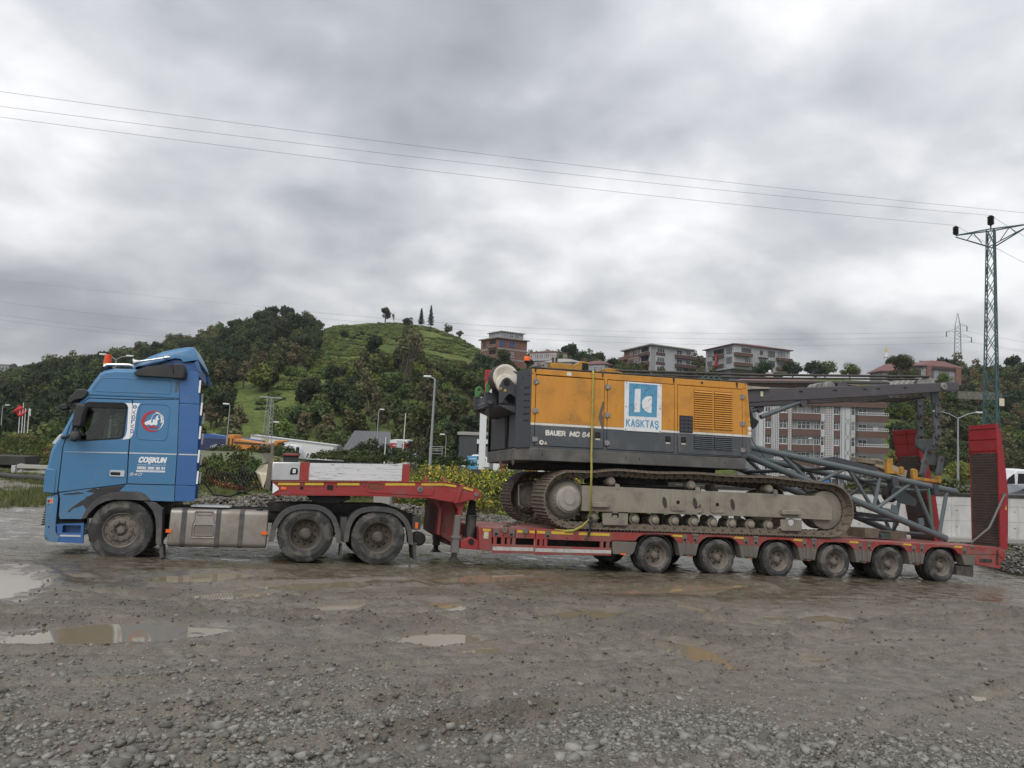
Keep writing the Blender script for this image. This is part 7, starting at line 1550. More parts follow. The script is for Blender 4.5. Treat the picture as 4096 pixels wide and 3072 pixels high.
scl = rq.uniform(0.45, 0.88, n)*np.where(W_[:, 1] > 240, 1.0, 0.85)
scatter_gn('woodland', W_, rq.uniform(0, 6.28, n), scl, var, ['far1', 'far2', 'far3', 'far4', 'far5', 'far6'], zs=rq.uniform(0.8, 1.25, n))
# tea rows: low clipped bushes along the contours
def bush_mesh(seed, L_, W, H, leaf, n, mat, flowers=0.0):
    rs_ = np.random.RandomState(seed); d = rs_.normal(size=(n, 3)); d[:, 2] = np.abs(d[:, 2]); d /= np.linalg.norm(d, axis=1, keepdims=True)
    P = d*np.array([L_/2, W/2, H])*(rs_.uniform(0.75, 1.05, n)*(0.85+0.25*np.sin(d[:, 0]*7+seed)*np.cos(d[:, 1]*6)))[:, None]
    nr = d+rs_.normal(size=(n, 3))*0.5; nr /= np.linalg.norm(nr, axis=1, keepdims=True); V, f = quads(P, nr, leaf*rs_.uniform(0.6, 1.3, n), rs_)
    if flowers:
        fl = (rs_.uniform(0, 1, n) < flowers*np.clip(P[:, 2]/H, 0, 1)); V2 = V.reshape(-1, 4, 3)
        a = V2[~fl].reshape(-1, 3); b = V2[fl].reshape(-1, 4, 3); b = (b.mean(1, keepdims=True)+(b-b.mean(1, keepdims=True))*0.7).reshape(-1, 3)
        return np_mesh('bush', [(a, (np.arange(len(a)//4)*4)[:, None]+np.arange(4), mat), (b, (np.arange(len(b)//4)*4)[:, None]+np.arange(4), FLOW)])
    return np_mesh('bush', [(V, f, mat)])
tp_ = rq.uniform(950, 2000, 26000); tt_ = rq.uniform(0.2, 1.0, 26000); tb = hill_pt(tp_, tt_); bx, by = to_px(tb); k = inside(bx, by, OPEN)
tp2 = rq.uniform(3400, 4400, 9000); tt2 = rq.uniform(0.0, 0.9, 9000); tb2 = hill_pt(tp2, tt2); bx2, by2 = to_px(tb2); k2 = inside(bx2, by2, OPEN2)
k &= (np.abs((((tb[:, 2]+terr(tb[:, 0], tb[:, 1]))/1.5) % 1.0)-0.80) < 0.20) & (fbm(tb[:, 0]*0.06, tb[:, 1]*0.06, 3, 333) > 0.40); k2 &= (np.abs((((tb2[:, 2]+terr(tb2[:, 0], tb2[:, 1]))/1.5) % 1.0)-0.80) < 0.2)
tb = np.concatenate([tb[k], tb2[k2]]); n = len(tb)
scatter_gn('tea_plantation_undergrowth', tb, rq.normal(0.1, 0.25, n), rq.uniform(0.7, 1.15, n), rq.randint(0, 3, n), [bush_mesh(31, 3.0, 1.3, 0.75, 0.30, 70, TEA), bush_mesh(32, 2.4, 1.2, 0.7, 0.30, 60, TEA), bush_mesh(33, 2.6, 1.3, 0.6, 0.30, 60, LEAF)])
# far hill on the left, faded by the air
FC = [(-1500,1490),(-600,1500),(-200,1498),(0,1500),(60,1490),(110,1495),(150,1484),(230,1494),(330,1505),(600,1500),(1000,1520)]
v = []; cols = np.arange(-1500, 1001, 25.0)
for px in cols:
    c = at(px, float(np.interp(px, [a for a, _ in FC], [b for _, b in FC])), 900); f0_ = at(px, 1640, 420)
    for t in np.linspace(0, 1, 14): p = Vector(f0_).lerp(c, t); v.append((p.x, p.y, p.z + 6*math.sin(t*9+px*0.01)*t*(1-t)))
nq = len(cols); fh = MB().add(v, [(i*14+j, (i+1)*14+j, (i+1)*14+j+1, i*14+j+1) for i in range(nq-1) for j in range(13)]).build('far_hill', hill_mat(), None, fix=False); tag(fh, kind='structure')
n = 700; a = rq.uniform(0, nq-1.01, n); i0 = a.astype(int); t = rq.uniform(0.15, 1, n)*13; j0 = np.minimum(t.astype(int), 12); VV = np.array(v).reshape(nq, 14, 3)
pts = VV[i0, j0] + (VV[i0+1, j0]-VV[i0, j0])*(a-i0)[:, None] + (VV[i0, j0+1]-VV[i0, j0])*(t-j0)[:, None]
scatter_gn('distant_woodland', pts, rq.uniform(0, 6.28, n), rq.uniform(0.6, 1.2, n), rq.randint(0, 4, n), ['far1', 'far2', 'far3', 'far6'])
# ---- trees one can tell apart
def on_hill(px, py, Y=None):
    tt = np.linspace(0, 1, 400); w = hill_pt(np.full(400, px), tt); _, yy = to_px(w); i = int(np.argmin(np.abs(yy-py))); return Vector(w[i])
tree('pine', 'conifer_tree', 'taller of the two dark conifers on the bare hill crest', on_hill(1722, 1312), 0.86, 0.2, w=0.80)
tree('pine', 'conifer_tree', 'shorter of the two dark conifers on the bare hill crest', on_hill(1684, 1308), 0.70, 1.2, w=0.80)
for px, py, H, k_, lb in ((1540,1300,0.75,'far6','dense dark tree on the summit of the green hill'),(1572,1300,0.55,'bare','half bare tree beside the dense summit tree'),(1630,1308,0.62,'far3','low rounded dark tree just before the two conifers'),(1276,1325,0.55,'far1','lone tree on the crest right of the wooded knoll'),(1377,1352,0.42,'far3','small round tree on the upper tea terraces'),(1790,1340,0.55,'far1','leafy tree on the crest right of the conifers'),(1840,1352,0.45,'far2','small tree at the end of the crest above the houses')):
    tree(k_, 'crest_tree', lb, on_hill(px, py), H, px*0.1)
for i, px in enumerate((1418, 1430, 1448, 1456, 1475, 1508, 1520, 1545)):
    tree('far3', 'orchard_tree', 'tiny round tree in the loose row below the summit, %s from the left' % ('first', 'second', 'third', 'fourth', 'fifth', 'sixth', 'seventh', 'eighth')[i], on_hill(px, 1356-(i % 3)*6), 0.16+0.05*(i % 3), i, group='small round trees below the summit')
for i, (px, py) in enumerate(((1612,1600),(1635,1560),(1650,1590))): tree('bare', 'bare_tree', 'tall thin nearly leafless tree on the middle slope, %s of three' % ('leftmost', 'middle', 'rightmost')[i], on_hill(px, py), 1.5, i*2)
tree('far5', 'pale_tree', 'pale green rounded tree at the edge of the dark wood', on_hill(1045, 1570), 0.95, 1)
gz = lambda x, y: float(base_z(np.array([float(x)]), np.array([float(y)]))[0])
def foot(px, Y): p = at(px, 1700, Y); return Vector((p.x, p.y, gz(p.x, p.y)))
def stand(px, py_top, Y, H0):
    """tree foot and scale so that its top reaches the measured height"""
    p = foot(px, Y); return p, (at(px, py_top, Y).z-p.z)/H0
for px, top, Y, H0, k_, nm, lb in ((1490,1742,78,7,'near2','broad_tree','dark spreading tree in front of the steep grey roof'),(1455,1758,76,7,'near2','broad_tree','smaller dark tree beside the one before the grey roof'),(1832,1705,92,9,'spruce','spruce_tree','dark blue-green spruce near the filling station pole'),(1690,1560,100,8,'sparse','thin_tree','thin tall tree behind the tall street lamp'),(2010,1380,205,8,'near1','broad_tree','tree standing before the unfinished brick house'),(2240,1405,230,8,'sparse','thin_tree','small loose tree beside the pale pink house')):
    if Y > 150:
        p = at(px, 1470, Y); s_ = (at(px, top, Y).z-p.z)/H0
    else: p, s_ = stand(px, top, Y, H0)
    tree(k_, nm, lb, p, s_, px*0.3)
for px, top, bot, Y, k_, H0, lb in ((3050,1440,1505,210,'bushy',6,'dark bushy tree under the wall of the white house with the flag'),(3170,1440,1505,210,'bushy',6,'dark bushy tree in the middle of the row before the white house'),(3260,1440,1510,210,'bushy',6,'dark tree at the right end of the row before the white house'),(3300,1438,1510,215,'bushyg',6,'greener round tree behind the dark row of trees'),(3400,1448,1515,215,'bushyg',6,'light green tree between the dark row and the villa'),(3600,1410,1520,200,'near1',7,'tall pointed light green tree before the villa'),(3575,1478,1530,205,'bushyg',6,'lower light green tree beside the pointed one'),(3640,1468,1530,205,'bushyg',6,'rounded tree partly hiding the villa wall'),(3770,1490,1540,195,'near3',5,'low bright bush below the villa balcony'),(3880,1495,1545,260,'far1',9,'round grey green tree right of the villa'),(4030,1470,1560,280,'sparse',8,'loose pale tree beyond the power mast'),(4075,1475,1560,280,'sparse',8,'loose dark tree at the picture edge beyond the mast'),(3610,1610,1680,130,'near3',5,'bright yellow green tree on the slope right of the flats')):
    p = at(px, bot, Y); tree(k_, 'hillside_tree', lb, p, (at(px, top, Y).z-p.z)/H0, px*0.7, w=(at(px, top, Y).z-p.z)/H0*1.15)
# palm
pp_ = foot(1640, 80); ph_ = at(1640, 1745, 80).z-pp_.z; pr = tag(empty('palm_tree', pp_), 'palm tree with drooping fronds beside the red and white canopy', 'tree')
MB().tube([(0,0,-0.3),(0.03,0,ph_*0.4),(0,0,ph_*0.82)], [0.2,0.17,0.15], 8).build('trunk', BARK, pr)
fr_ = MB(); rr = random.Random(4)
for i in range(26):
    a_ = i*2.4; el = rr.uniform(-0.5, 1.1); L_ = rr.uniform(0.9, 1.3); base = Vector((0, 0, ph_*0.82)); d = Vector((math.cos(a_)*math.cos(el), math.sin(a_)*math.cos(el), math.sin(el)))
    for j in range(9): 
        t0 = j/9*L_; c = base + d*t0 - Vector((0, 0, 0.35*t0*t0)); sd_ = Vector((-math.sin(a_), math.cos(a_), 0)); w_ = 0.26*math.sin(math.pi*(j+1.5)/11)
        for sg_ in (-1, 1): tip = c + sd_*sg_*w_ + d*0.12 - Vector((0, 0, 0.12)); fr_.add([c-d*0.03, c+d*0.03, tip], [(0, 1, 2)])
fr_.build('crown', LEAFD, pr, angle=0, fix=False)
# ---- shrubs on the bank below the highway, hedges, grass
sh = [bush_mesh(41, 1.8, 1.7, 1.3, 0.075, 1100, LEAF, 0.55), bush_mesh(42, 1.6, 1.8, 1.1, 0.075, 1000, LEAFO, 0.35), bush_mesh(43, 2.0, 1.7, 1.0, 0.08, 1000, LEAF, 0.0), bush_mesh(44, 1.5, 1.5, 1.2, 0.07, 1000, LEAFY, 0.75)]
sx_ = rq.uniform(560, 4400, 1500); sy_ = rq.uniform(29, 47, 1500); P_ = np.array([foot(a, b) for a, b in zip(sx_, sy_)]); q1, q2 = to_px(P_)
k = ((q1 < 2450) & ((q1 > 1500) | (rq.uniform(0, 1, 1500) < 0.7))) & (sy_ > np.where(q1 < 1500, 33, 30)); P_ = P_[k]; q1 = q1[k]; n = len(P_)
vr = np.where(q1 > 1560, rq.choice([0, 0, 3, 1], n), rq.choice([2, 2, 2, 1, 2], n))
scatter_gn('flowering_undergrowth', P_, rq.uniform(0, 6.28, n), rq.uniform(0.40, 0.95, n), vr, sh, zs=rq.uniform(0.55, 1.5, n))
P_ = np.array([foot(a, b) for a, b in zip(rq.uniform(-300, 700, 420), rq.uniform(42, 56, 420))]); scatter_gn('bank_undergrowth', P_, rq.uniform(0, 6.28, 420), rq.uniform(0.25, 0.6, 420), rq.choice([2, 2, 1], 420), sh)
gb = MB(); rr = random.Random(9)
for i in range(26):
    a_ = rr.uniform(0, 6.28); l_ = rr.uniform(0.06, 0.16); b0 = Vector((rr.uniform(-.12, .12), rr.uniform(-.12, .12), 0)); d = Vector((math.cos(a_)*0.4, math.sin(a_)*0.4, 1)).normalized(); w_ = Vector((-math.sin(a_), math.cos(a_), 0))*0.007
    gb.add([b0-w_, b0+w_, b0+d*l_], [(0, 1, 2)])
GT = gb.mesh('tuft', leaf_mat('grass_blade', (0.05, 0.075, 0.02), (0.14, 0.155, 0.055), (0.2, 0.19, 0.09)), angle=0, fix=False)
gx, gy = [], []
cand = scatter(60000, 17, 46, 77); s_, v_ = sv(*cand); gmask = sstep(7.5, 11.0, v_+(fbm(cand[0]*0.5, cand[1]*0.5, 3, 111)-0.5)*9)*sstep(0.36, 0.5, fbm(cand[0]*0.3, cand[1]*0.6, 4, 113))
k = (rq.uniform(0, 1, 60000) < gmask*0.6); cx_, cy_ = cand[0][k], cand[1][k]; cz_ = ground_z(cx_, cy_)[0]; n = len(cx_)
scatter_gn('grass', np.stack([cx_, cy_, cz_], -1), rq.uniform(0, 6.28, n), rq.uniform(0.7, 1.6, n), np.zeros(n), [GT])
# low leafy trees along the road between the lot and the hill
n = 260; a = rq.uniform(-500, 2500, n); Yb = rq.uniform(101, 114, n); P_ = np.array([foot(p, y_) for p, y_ in zip(a, Yb)])
scatter_gn('roadside_treeline', P_, rq.uniform(0, 6.28, n), rq.uniform(0.45, 0.85, n), rq.choice([0, 1, 4, 4, 0], n), ['far1', 'far2', 'far3', 'far4', 'far5'])
# ================================================================== BUILDINGS, ROAD, POLES, VEHICLES BEHIND
WALLW = pm('facade_white', (0.42, 0.43, 0.45), 0.8, var=0.06, vs_=0.4, dirt=(0.25, 0.25, 0.25), amount=0.12, ds=0.5, streak=0.3)
WALLG = pm('facade_grey', (0.27, 0.275, 0.285), 0.8, var=0.06, vs_=0.4)
BROWN = pm('facade_brown', (0.105, 0.058, 0.047), 0.75, var=0.08, vs_=0.5)
BRICK = pm('raw_brick', (0.19, 0.095, 0.072), 0.9, var=0.2, vs_=2.0, dirt=(0.3, 0.24, 0.2), amount=0.2, ds=0.8)
CONC = pm('raw_concrete', (0.30, 0.29, 0.27), 0.9, var=0.1, vs_=0.6, dirt=(0.15, 0.145, 0.135), amount=0.3, ds=0.6, streak=0.6)
PINK = pm('pale_pink_plaster', (0.42, 0.355, 0.345), 0.85, var=0.06, vs_=0.3, dirt=(0.3, 0.26, 0.25), amount=0.25, ds=0.3)
ROOFR = pm('red_roof', (0.15, 0.068, 0.066), 0.7, var=0.12, vs_=0.5)
PVC = pm('window_white', (0.62, 0.63, 0.64), 0.5, var=0.03)
DARKF = pm('window_dark_frame', (0.05, 0.03, 0.025), 0.5)
def pane_mat():
    m, nt, N, L, b = nodes('window_glass'); oi = N.new('ShaderNodeObjectInfo'); tc = N.new('ShaderNodeTexCoord')
    r = N.new('ShaderNodeValToRGB'); L.new(oi.outputs['Random'], r.inputs[0]); e = r.color_ramp.elements; e[0].color = (0.02, 0.022, 0.025, 1); e[1].color = (0.30, 0.31, 0.32, 1); k = e.new(0.55); k.color = (0.06, 0.065, 0.07, 1)
    mp = N.new('ShaderNodeMapping'); mp.inputs['Scale'].default_value = (6, 6, 0.3); L.new(tc.outputs['Object'], mp.inputs[0])
    L.new(mixc(N, L, mth(N, L, 'MULTIPLY', noise(N, L, mp.outputs[0], 1.5, 2), 0.5), r.outputs[0], (0.16, 0.165, 0.17)), b.inputs['Base Color']); b.inputs['Roughness'].default_value = 0.12; return m
PANE = pane_mat()
def dots_mat():
    m, nt, N, L, b = nodes('dotted_tile_pier'); tc = N.new('ShaderNodeTexCoord'); sp = N.new('ShaderNodeSeparateXYZ'); L.new(tc.outputs['Object'], sp.inputs[0])
    f = []
    for o in (0, 2): f.append(mth(N, L, 'ABSOLUTE', mth(N, L, 'SUBTRACT', mth(N, L, 'FRACT', mth(N, L, 'MULTIPLY', sp.outputs[o], 3.3)), 0.5)))
    d = mth(N, L, 'MAXIMUM', f[0], f[1]); L.new(mixc(N, L, ramp(N, L, d, 0.34, 0.40), (0.46, 0.46, 0.46), (0.12, 0.10, 0.10)), b.inputs['Base Color']); b.inputs['Roughness'].default_value = 0.8; return m
DOTS = dots_mat()
class Face:
    """a wall between two ground points; items are given as fractions of its width and as heights"""
    def __init__(s, root, P0, P1):
        s.root = root; s.w = (P1-P0).xy.length; d = (P1-P0).xy.normalized(); i = root.matrix_world.inverted() if False else Matrix.Translation(-root.location)
        s.M = i @ Matrix(((d.x, -d.y, 0, P0.x), (d.y, d.x, 0, P0.y), (0, 0, 1, 0), (0, 0, 0, 1)))
    def box(s, u0, u1, z0, z1, mat, name, out=0.05, deep=0.0, parent=None):
        o = MB().box(u0*s.w, u1*s.w, -out, deep, z0, z1).build(name, mat, s.root, s.M, angle=0)
        return o
    def wall(s, z0, z1, mat, holes=(), name='wall', deep=0.25):
        hs = [[(a*s.w, c), (b*s.w, c), (b*s.w, d), (a*s.w, d)] for a, b, c, d in holes]
        return MB().plate([(0, z0), (s.w, z0), (s.w, z1), (0, z1)], hs, 0.0, deep).build(name, mat, s.root, s.M, angle=0)
    def window(s, u0, u1, z0, z1, n=2, frame=None, deep=0.12, t=0.07, cross=0.62):
        x0, x1 = u0*s.w, u1*s.w; f = MB()
        f.box(x0, x1, deep-0.06, deep, z0, z0+t).box(x0, x1, deep-0.06, deep, z1-t, z1)
        for i in range(n+1): x = x0+(x1-x0-t)*i/n; f.box(x, x+t, deep-0.06, deep, z0+t, z1-t)
        if cross: f.box(x0, x1, deep-0.05, deep, z0+(z1-z0)*cross, z0+(z1-z0)*cross+t*0.8)
        w = f.build('window', frame or PVC, s.root, s.M, angle=0)
        MB().box(x0+0.01, x1-0.01, deep, deep+0.03, z0+0.01, z1-0.01).build('pane', PANE, w, angle=0); return w
    def balcony(s, u0, u1, z0, z1, out, mat, rail=True):
        b = MB().box(u0*s.w, u1*s.w, -out, -out+0.14, z0, z1).box(u0*s.w, u0*s.w+0.14, -out+0.14, 0, z0, z1).box(u1*s.w-0.14, u1*s.w, -out+0.14, 0, z0, z1).box(u0*s.w+0.14, u1*s.w-0.14, -out+0.14, 0, z0, z0+0.15).build('balcony', mat, s.root, s.M, angle=0)
        MB().box(u0*s.w-0.05, u1*s.w+0.05, -out-0.04, -out+0.18, z1, z1+0.07).build('coping', PVC if rail else CONC, b, angle=0); return b
def house(name, label, P, cat='building'):
    return tag(empty(name, P), label, cat)
def body(root, pts, z0, z1, mat, name='core'):
    p = root.location; return plan(MB(), [(q.x-p.x, q.y-p.y) for q in pts], z0-p.z, z1-p.z).build(name, mat, root, angle=0)
def roof_slab(root, pts, z, mat, over=0.6, t=0.25, name='roof', rise=0.0):
    c = sum((Vector((q.x, q.y)) for q in pts), Vector((0, 0)))/len(pts); p = root.location; o = []
    for q in pts: d = Vector((q.x, q.y))-c; d2 = d*(1+over/d.length); o.append((c.x+d2.x-p.x, c.y+d2.y-p.y))
    z = z-p.z; r = plan(MB(), o, z, z+t)
    if rise:
        n = len(o); cx = c.x-p.x; cy = c.y-p.y; k = 0.30
        top = [(cx+(x-cx)*k, cy+(y-cy)*k, z+t+rise) for x, y in o]; r.add([(x, y, z+t+0.003) for x, y in o]+top, [(i, (i+1) % n, n+(i+1) % n, n+i) for i in range(n)]+[tuple(range(n, 2*n))])
    return r.build(name, mat, root, angle=0)
def trio(pa, ya, pb, yb, pc, yc):
    A = at(pa, 1600, ya); B = at(pb, 1600, yb); C = at(pc, 1600, yc); A.z = B.z = C.z = 0; return A, B, C, A+C-B
# --- flats behind the boom
YA = 135; k26 = lambda x: at(2980+x*0.2894, 1700, YA); Z26 = lambda y: at(3200, 1480+y*0.2894, YA).z
ap = house('apartment_block', 'five storey block of flats with brown balconies and white patterned piers behind the boom', Vector((k26(160).x, YA, -8.0)))
P0, P1 = k26(160), k26(1945); P0.z = P1.z = 0; fa = Face(ap, P0, P1); fa.M = Matrix.Translation((P0.x, P0.y, 0)); fa.M = Matrix.Translation(-ap.location) @ fa.M
U = lambda x: (x-160)/(1945-160)
body(ap, [P0+Vector((0, 0.6, 0)), P1+Vector((0, 0.6, 0)), P1+Vector((0, 11, 0)), P0+Vector((0, 11, 0))], -8, Z26(250), WALLG)
sills = [Z26(597+216*i) for i in range(-1, 5)]; fh_ = (sills[0]-sills[-1])/5
for a_, b__, m_ in ((160,276,WALLW),(364,418,WALLW),(420,470,DOTS),(595,645,DOTS),(1105,1205,DOTS),(1207,1222,WALLW),(1316,1466,WALLW)):
    fa.box(U(a_), U(b__), -7.5, Z26(490), m_, 'pier', 0.12, 0.6)
for x0 in (178, 250, 372, 395, 1330, 1375, 1455): fa.box(U(x0), U(x0+5), -7.5, Z26(495), DARKF, 'pier_groove', 0.14, -0.115)
for i in range(5):
    zc_ = Z26(690+216*i); hw = 0.36; cx0 = U(1418)*fa.w
    MB().tube([(cx0-hw, -0.14, zc_+0.5), (cx0+hw, -0.14, zc_-0.5)], 0.03, 4).tube([(cx0+hw, -0.14, zc_+0.5), (cx0-hw, -0.14, zc_-0.5)], 0.03, 4).tube([(cx0-hw, -0.14, zc_-0.5), (cx0-hw, -0.14, zc_-2.2)], 0.03, 4).tube([(cx0+hw, -0.14, zc_-0.5), (cx0+hw, -0.14, zc_-2.2)], 0.03, 4).build('diamond_moulding', DARKF, ap, fa.M)
fa.box(U(650), U(1945), Z26(488), Z26(415), BROWN, 'parapet_band', 0.5, 0.6)
for i, z in enumerate(sills[1:]):
    for x0, x1 in ((280, 361), (476, 590), (1226, 1310)):
        fa.box(U(x0), U(x1), z-fh_+1.47, z, BROWN if i < 5 else WALLG, 'spandrel', 0.05, 0.6); fa.window(U(x0+3), U(x1-3), z+0.03, z+1.45, 2, deep=0.35)
        fa.box(U(x0), U(x1), z-0.05, z+0.02, PVC, 'sill', 0.1, 0.0)
    fa.balcony(U(652), U(1040), z-1.15, z, 0.25, BROWN); fa.window(U(735), U(920), z-0.1, z+1.35, 3, deep=0.55); fa.window(U(1045), U(1097), z-0.1, z+1.45, 1, deep=0.1); fa.box(U(1042), U(1100), z-fh_+1.5, z-0.1, WALLW, 'spandrel', 0.05, 0.6); fa.window(U(965), U(1038), z-0.05, z+1.45, 2, deep=0.5)
    fa.balcony(U(1525), U(1945), z-1.15, z-0.02, 1.1, BROWN); fa.window(U(1580), U(1700), z-0.9, z+1.2, 2, deep=0.55); fa.window(U(1468), U(1522), z-0.1, z+1.45, 1, deep=0.1); fa.box(U(1467), U(1524), z-fh_+1.5, z-0.1, WALLW, 'spandrel', 0.05, 0.6)
    rl = MB()
    for j in range(15): x = (U(1527)+(U(1943)-U(1527))*j/14)*fa.w; rl.box(x-0.02, x+0.02, -1.08, -1.04, z+0.05, z+0.42)
    rl.box(U(1527)*fa.w, U(1943)*fa.w, -1.09, -1.03, z+0.42, z+0.48); 
    if i < 3: rl.build('railing', PVC, ap, fa.M)
for i in (1,): MB().box(U(1780)*fa.w, U(1850)*fa.w, 0.2, 0.55, sills[2]+0.1, sills[2]+0.8).build('air_conditioner', PVC, ap, fa.M)
fa.box(U(0), U(1100), Z26(240), Z26(165), BROWN, 'attic_wall', -0.6, 2.0)
MB().add([(U(-60)*fa.w, -0.8, Z26(168)), (U(1250)*fa.w, -0.8, Z26(175)), (U(1700)*fa.w, -0.8, Z26(205)), (U(1700)*fa.w, 10, Z26(205)), (U(-60)*fa.w, 10, Z26(165)), (U(160)*fa.w, 4.5, Z26(85)), (U(1250)*fa.w, 4.5, Z26(110))], [(0,1,6,5),(1,2,6),(2,3,6),(3,4,5,6),(4,0,5)]).build('roof', ROOFR, ap, fa.M, angle=0)
MB().box(U(395)*fa.w, U(490)*fa.w, 4, 4.8, Z26(100), Z26(22)).build('chimney', PINK, ap, fa.M); MB().lathe([(0.28, 0), (0.3, 0.25), (0.15, 0.45), (0, 0.5)], n=12).build('chimney_cowl', PVC, ap, fa.M @ Matrix.Translation((U(448)*fa.w, 4.4, Z26(22))) @ Matrix.Rotation(R(90), 4, 'X'))
fa.box(U(980), U(1170), Z26(1565), Z26(1485), pm('shop_sign_dark', (0.03, 0.035, 0.05), 0.4), 'shop_sign', 1.0, 0.0)
letter('tsa', U(1010)*fa.w, -1.02, Z26(1550), 1.75, 0.62, pm('shop_sign_blue', (0.04, 0.22, 0.48), 0.4), ap, bold=0.04).matrix_local = fa.M
for x0 in (1190, 1290, 1390, 1500, 1620): fa.window(U(x0), U(x0+85), Z26(1640), Z26(1480), 1, deep=-0.3, cross=0.5)
# --- unfinished brick house
A, B, C, D = trio(1916, 234, 1983, 225, 2101, 232); zt = at(1983, 1351, 225).z; fl = 3.05
hb = house('brick_house', 'unfinished red brick house with grey penthouse beside the green hill', Vector((B.x, B.y, zt-12)))
body(hb, [A, B, C, D], zt-13, zt, BRICK); f1, f2 = Face(hb, A, B), Face(hb, B, C)
for i in range(4):
    z = zt-fl*(i+1)
    for f in (f1, f2): f.box(0, 1, z-0.2, z+0.22, CONC, 'floor_band', 0.04, 0.0)
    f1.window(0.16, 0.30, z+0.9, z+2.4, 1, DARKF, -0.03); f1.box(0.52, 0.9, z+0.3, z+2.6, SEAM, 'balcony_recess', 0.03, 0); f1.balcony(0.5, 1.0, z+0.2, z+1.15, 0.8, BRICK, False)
    for u in (0.10, 0.42): 
        w_ = f2.window(u, u+0.13, z+0.8, z+2.3, 2, PVC if i else DARKF, -0.03)
        if i == 0: f2.box(u+0.01, u+0.12, z+0.85, z+2.25, pm('blue_sheet', (0.03, 0.13, 0.40), 0.6) if 'blue_sheet' not in bpy.data.materials else bpy.data.materials['blue_sheet'], 'blue_sheet', 0.06, -0.035)
roof_slab(hb, [A, B, C, D], zt, CONC, 0.9, 0.3); q0, q1, q2, q3 = [B+(p-B)*0.75+Vector((1.0, 2.0, 0)) for p in (A, B, C, D)]
ph = at(1983, 1322, 225).z; body(hb, [q0, q1, q2, q3], zt+0.3, ph, WALLG, 'penthouse'); roof_slab(hb, [q0, q1, q2, q3], ph, CONC, 0.6, 0.25, 'penthouse_roof'); fp_ = Face(hb, q1, q2)
for u in (0.1, 0.35, 0.6): fp_.window(u, u+0.2, zt+0.7, ph-0.4, 2, PVC, -0.03)
# --- pale pink house
A, B, C, D = trio(2114, 246, 2220, 240, 2264, 243); zt = at(2220, 1408, 240).z
hc = house('pink_house', 'long low pale pink house with a row of small top windows', Vector((B.x, B.y, zt-9))); body(hc, [A, B, C, D], zt-10, zt, PINK); f1, f2 = Face(hc, A, B), Face(hc, B, C)
for u in (0.03, 0.20, 0.27, 0.37, 0.44, 0.53, 0.60, 0.67, 0.82, 0.89): f1.window(u, u+0.055, zt-1.6, zt-0.4, 1, PVC, -0.03)
f1.box(0, 1, zt-2.6, zt-2.1, WALLW, 'floor_band', 0.3, 0); f1.window(0.28, 0.43, zt-5.2, zt-3.2, 3, PVC, -0.03); f1.window(0.70, 0.78, zt-4.9, zt-3.6, 2, PVC, -0.03); f2.window(0.25, 0.6, zt-2.0, zt-0.5, 2, PVC, -0.03); f2.box(0, 1, zt-3.6, zt-3.2, WALLW, 'floor_band', 0.2, 0); roof_slab(hc, [A, B, C, D], zt, ROOFR, 0.4, 0.2, rise=0.5)
for i, (a_, b__, y0_, Y_) in enumerate(((2175, 2330, 1448, 190), (2330, 2440, 1456, 200))):
    A, B, C, D = trio(a_, Y_+4, (a_+b__)/2+30, Y_, b__, Y_+3); zt = at((a_+b__)/2, y0_, Y_).z; hl = house('low_house', ('low house with dark hipped roof below the pink house', 'low house with red chimneys behind the yellow gantry foot', 'low brick house below the unfinished brick house')[i], Vector((B.x, B.y, zt-6)))
    body(hl, [A, B, C, D], zt-7, zt, WALLG if i < 2 else BRICK); roof_slab(hl, [A, B, C, D], zt, ROOFR if i else CONC, 0.5, 0.2, rise=0.9); f1 = Face(hl, A, B)
    for u in (0.15, 0.5, 0.75): f1.window(u, u+0.15, zt-1.8, zt-0.5, 2, PVC, -0.03)
# --- half finished block with brick and white faces
A, B, C, D = trio(2492, 251, 2600, 230, 2762, 242); zt = at(2600, 1380, 230).z; fl = 2.85
hd_ = house('half_finished_block', 'half finished block with bare brick left side and white right side', Vector((B.x, B.y, zt-12))); body(hd_, [A, B, C, D], zt-13, zt, WALLW); f1, f2 = Face(hd_, A, B), Face(hd_, B, C)
roof_slab(hd_, [A, B, C, D], zt, CONC, 1.3, 0.35)
for i in range(4):
    z = zt-fl*(i+1); f1.box(0, 0.62, z+0.02, z+fl, BRICK, 'brick_infill', 0.03, 0); f1.box(0, 0.62, z-0.18, z+0.12, CONC, 'floor_band', 0.06, 0)
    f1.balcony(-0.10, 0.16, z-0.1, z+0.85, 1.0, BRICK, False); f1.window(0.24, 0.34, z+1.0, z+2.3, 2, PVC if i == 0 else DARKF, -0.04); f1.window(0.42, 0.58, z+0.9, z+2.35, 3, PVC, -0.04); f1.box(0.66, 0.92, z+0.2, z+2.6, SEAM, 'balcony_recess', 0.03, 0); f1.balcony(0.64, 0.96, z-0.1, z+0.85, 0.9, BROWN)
    f2.box(0.0, 0.10, z, z+fl, DOTS, 'pier', 0.06, 0); f2.box(0.12, 0.34, z+0.0, z+1.0, BROWN, 'spandrel', 0.04, 0); f2.window(0.14, 0.32, z+1.0, z+2.4, 3, PVC, -0.04); f2.balcony(0.58, 1.08, z-0.1, z+0.95, 1.1, BROWN); f2.window(0.62, 0.76, z+0.5, z+2.4, 2, PVC, -0.04); f2.window(0.86, 0.97, z+1.0, z+2.4, 2, PVC, -0.04)
f2.box(0.0, 0.012, zt-12, zt, DARKF, 'corner_strip', 0.05, 0)
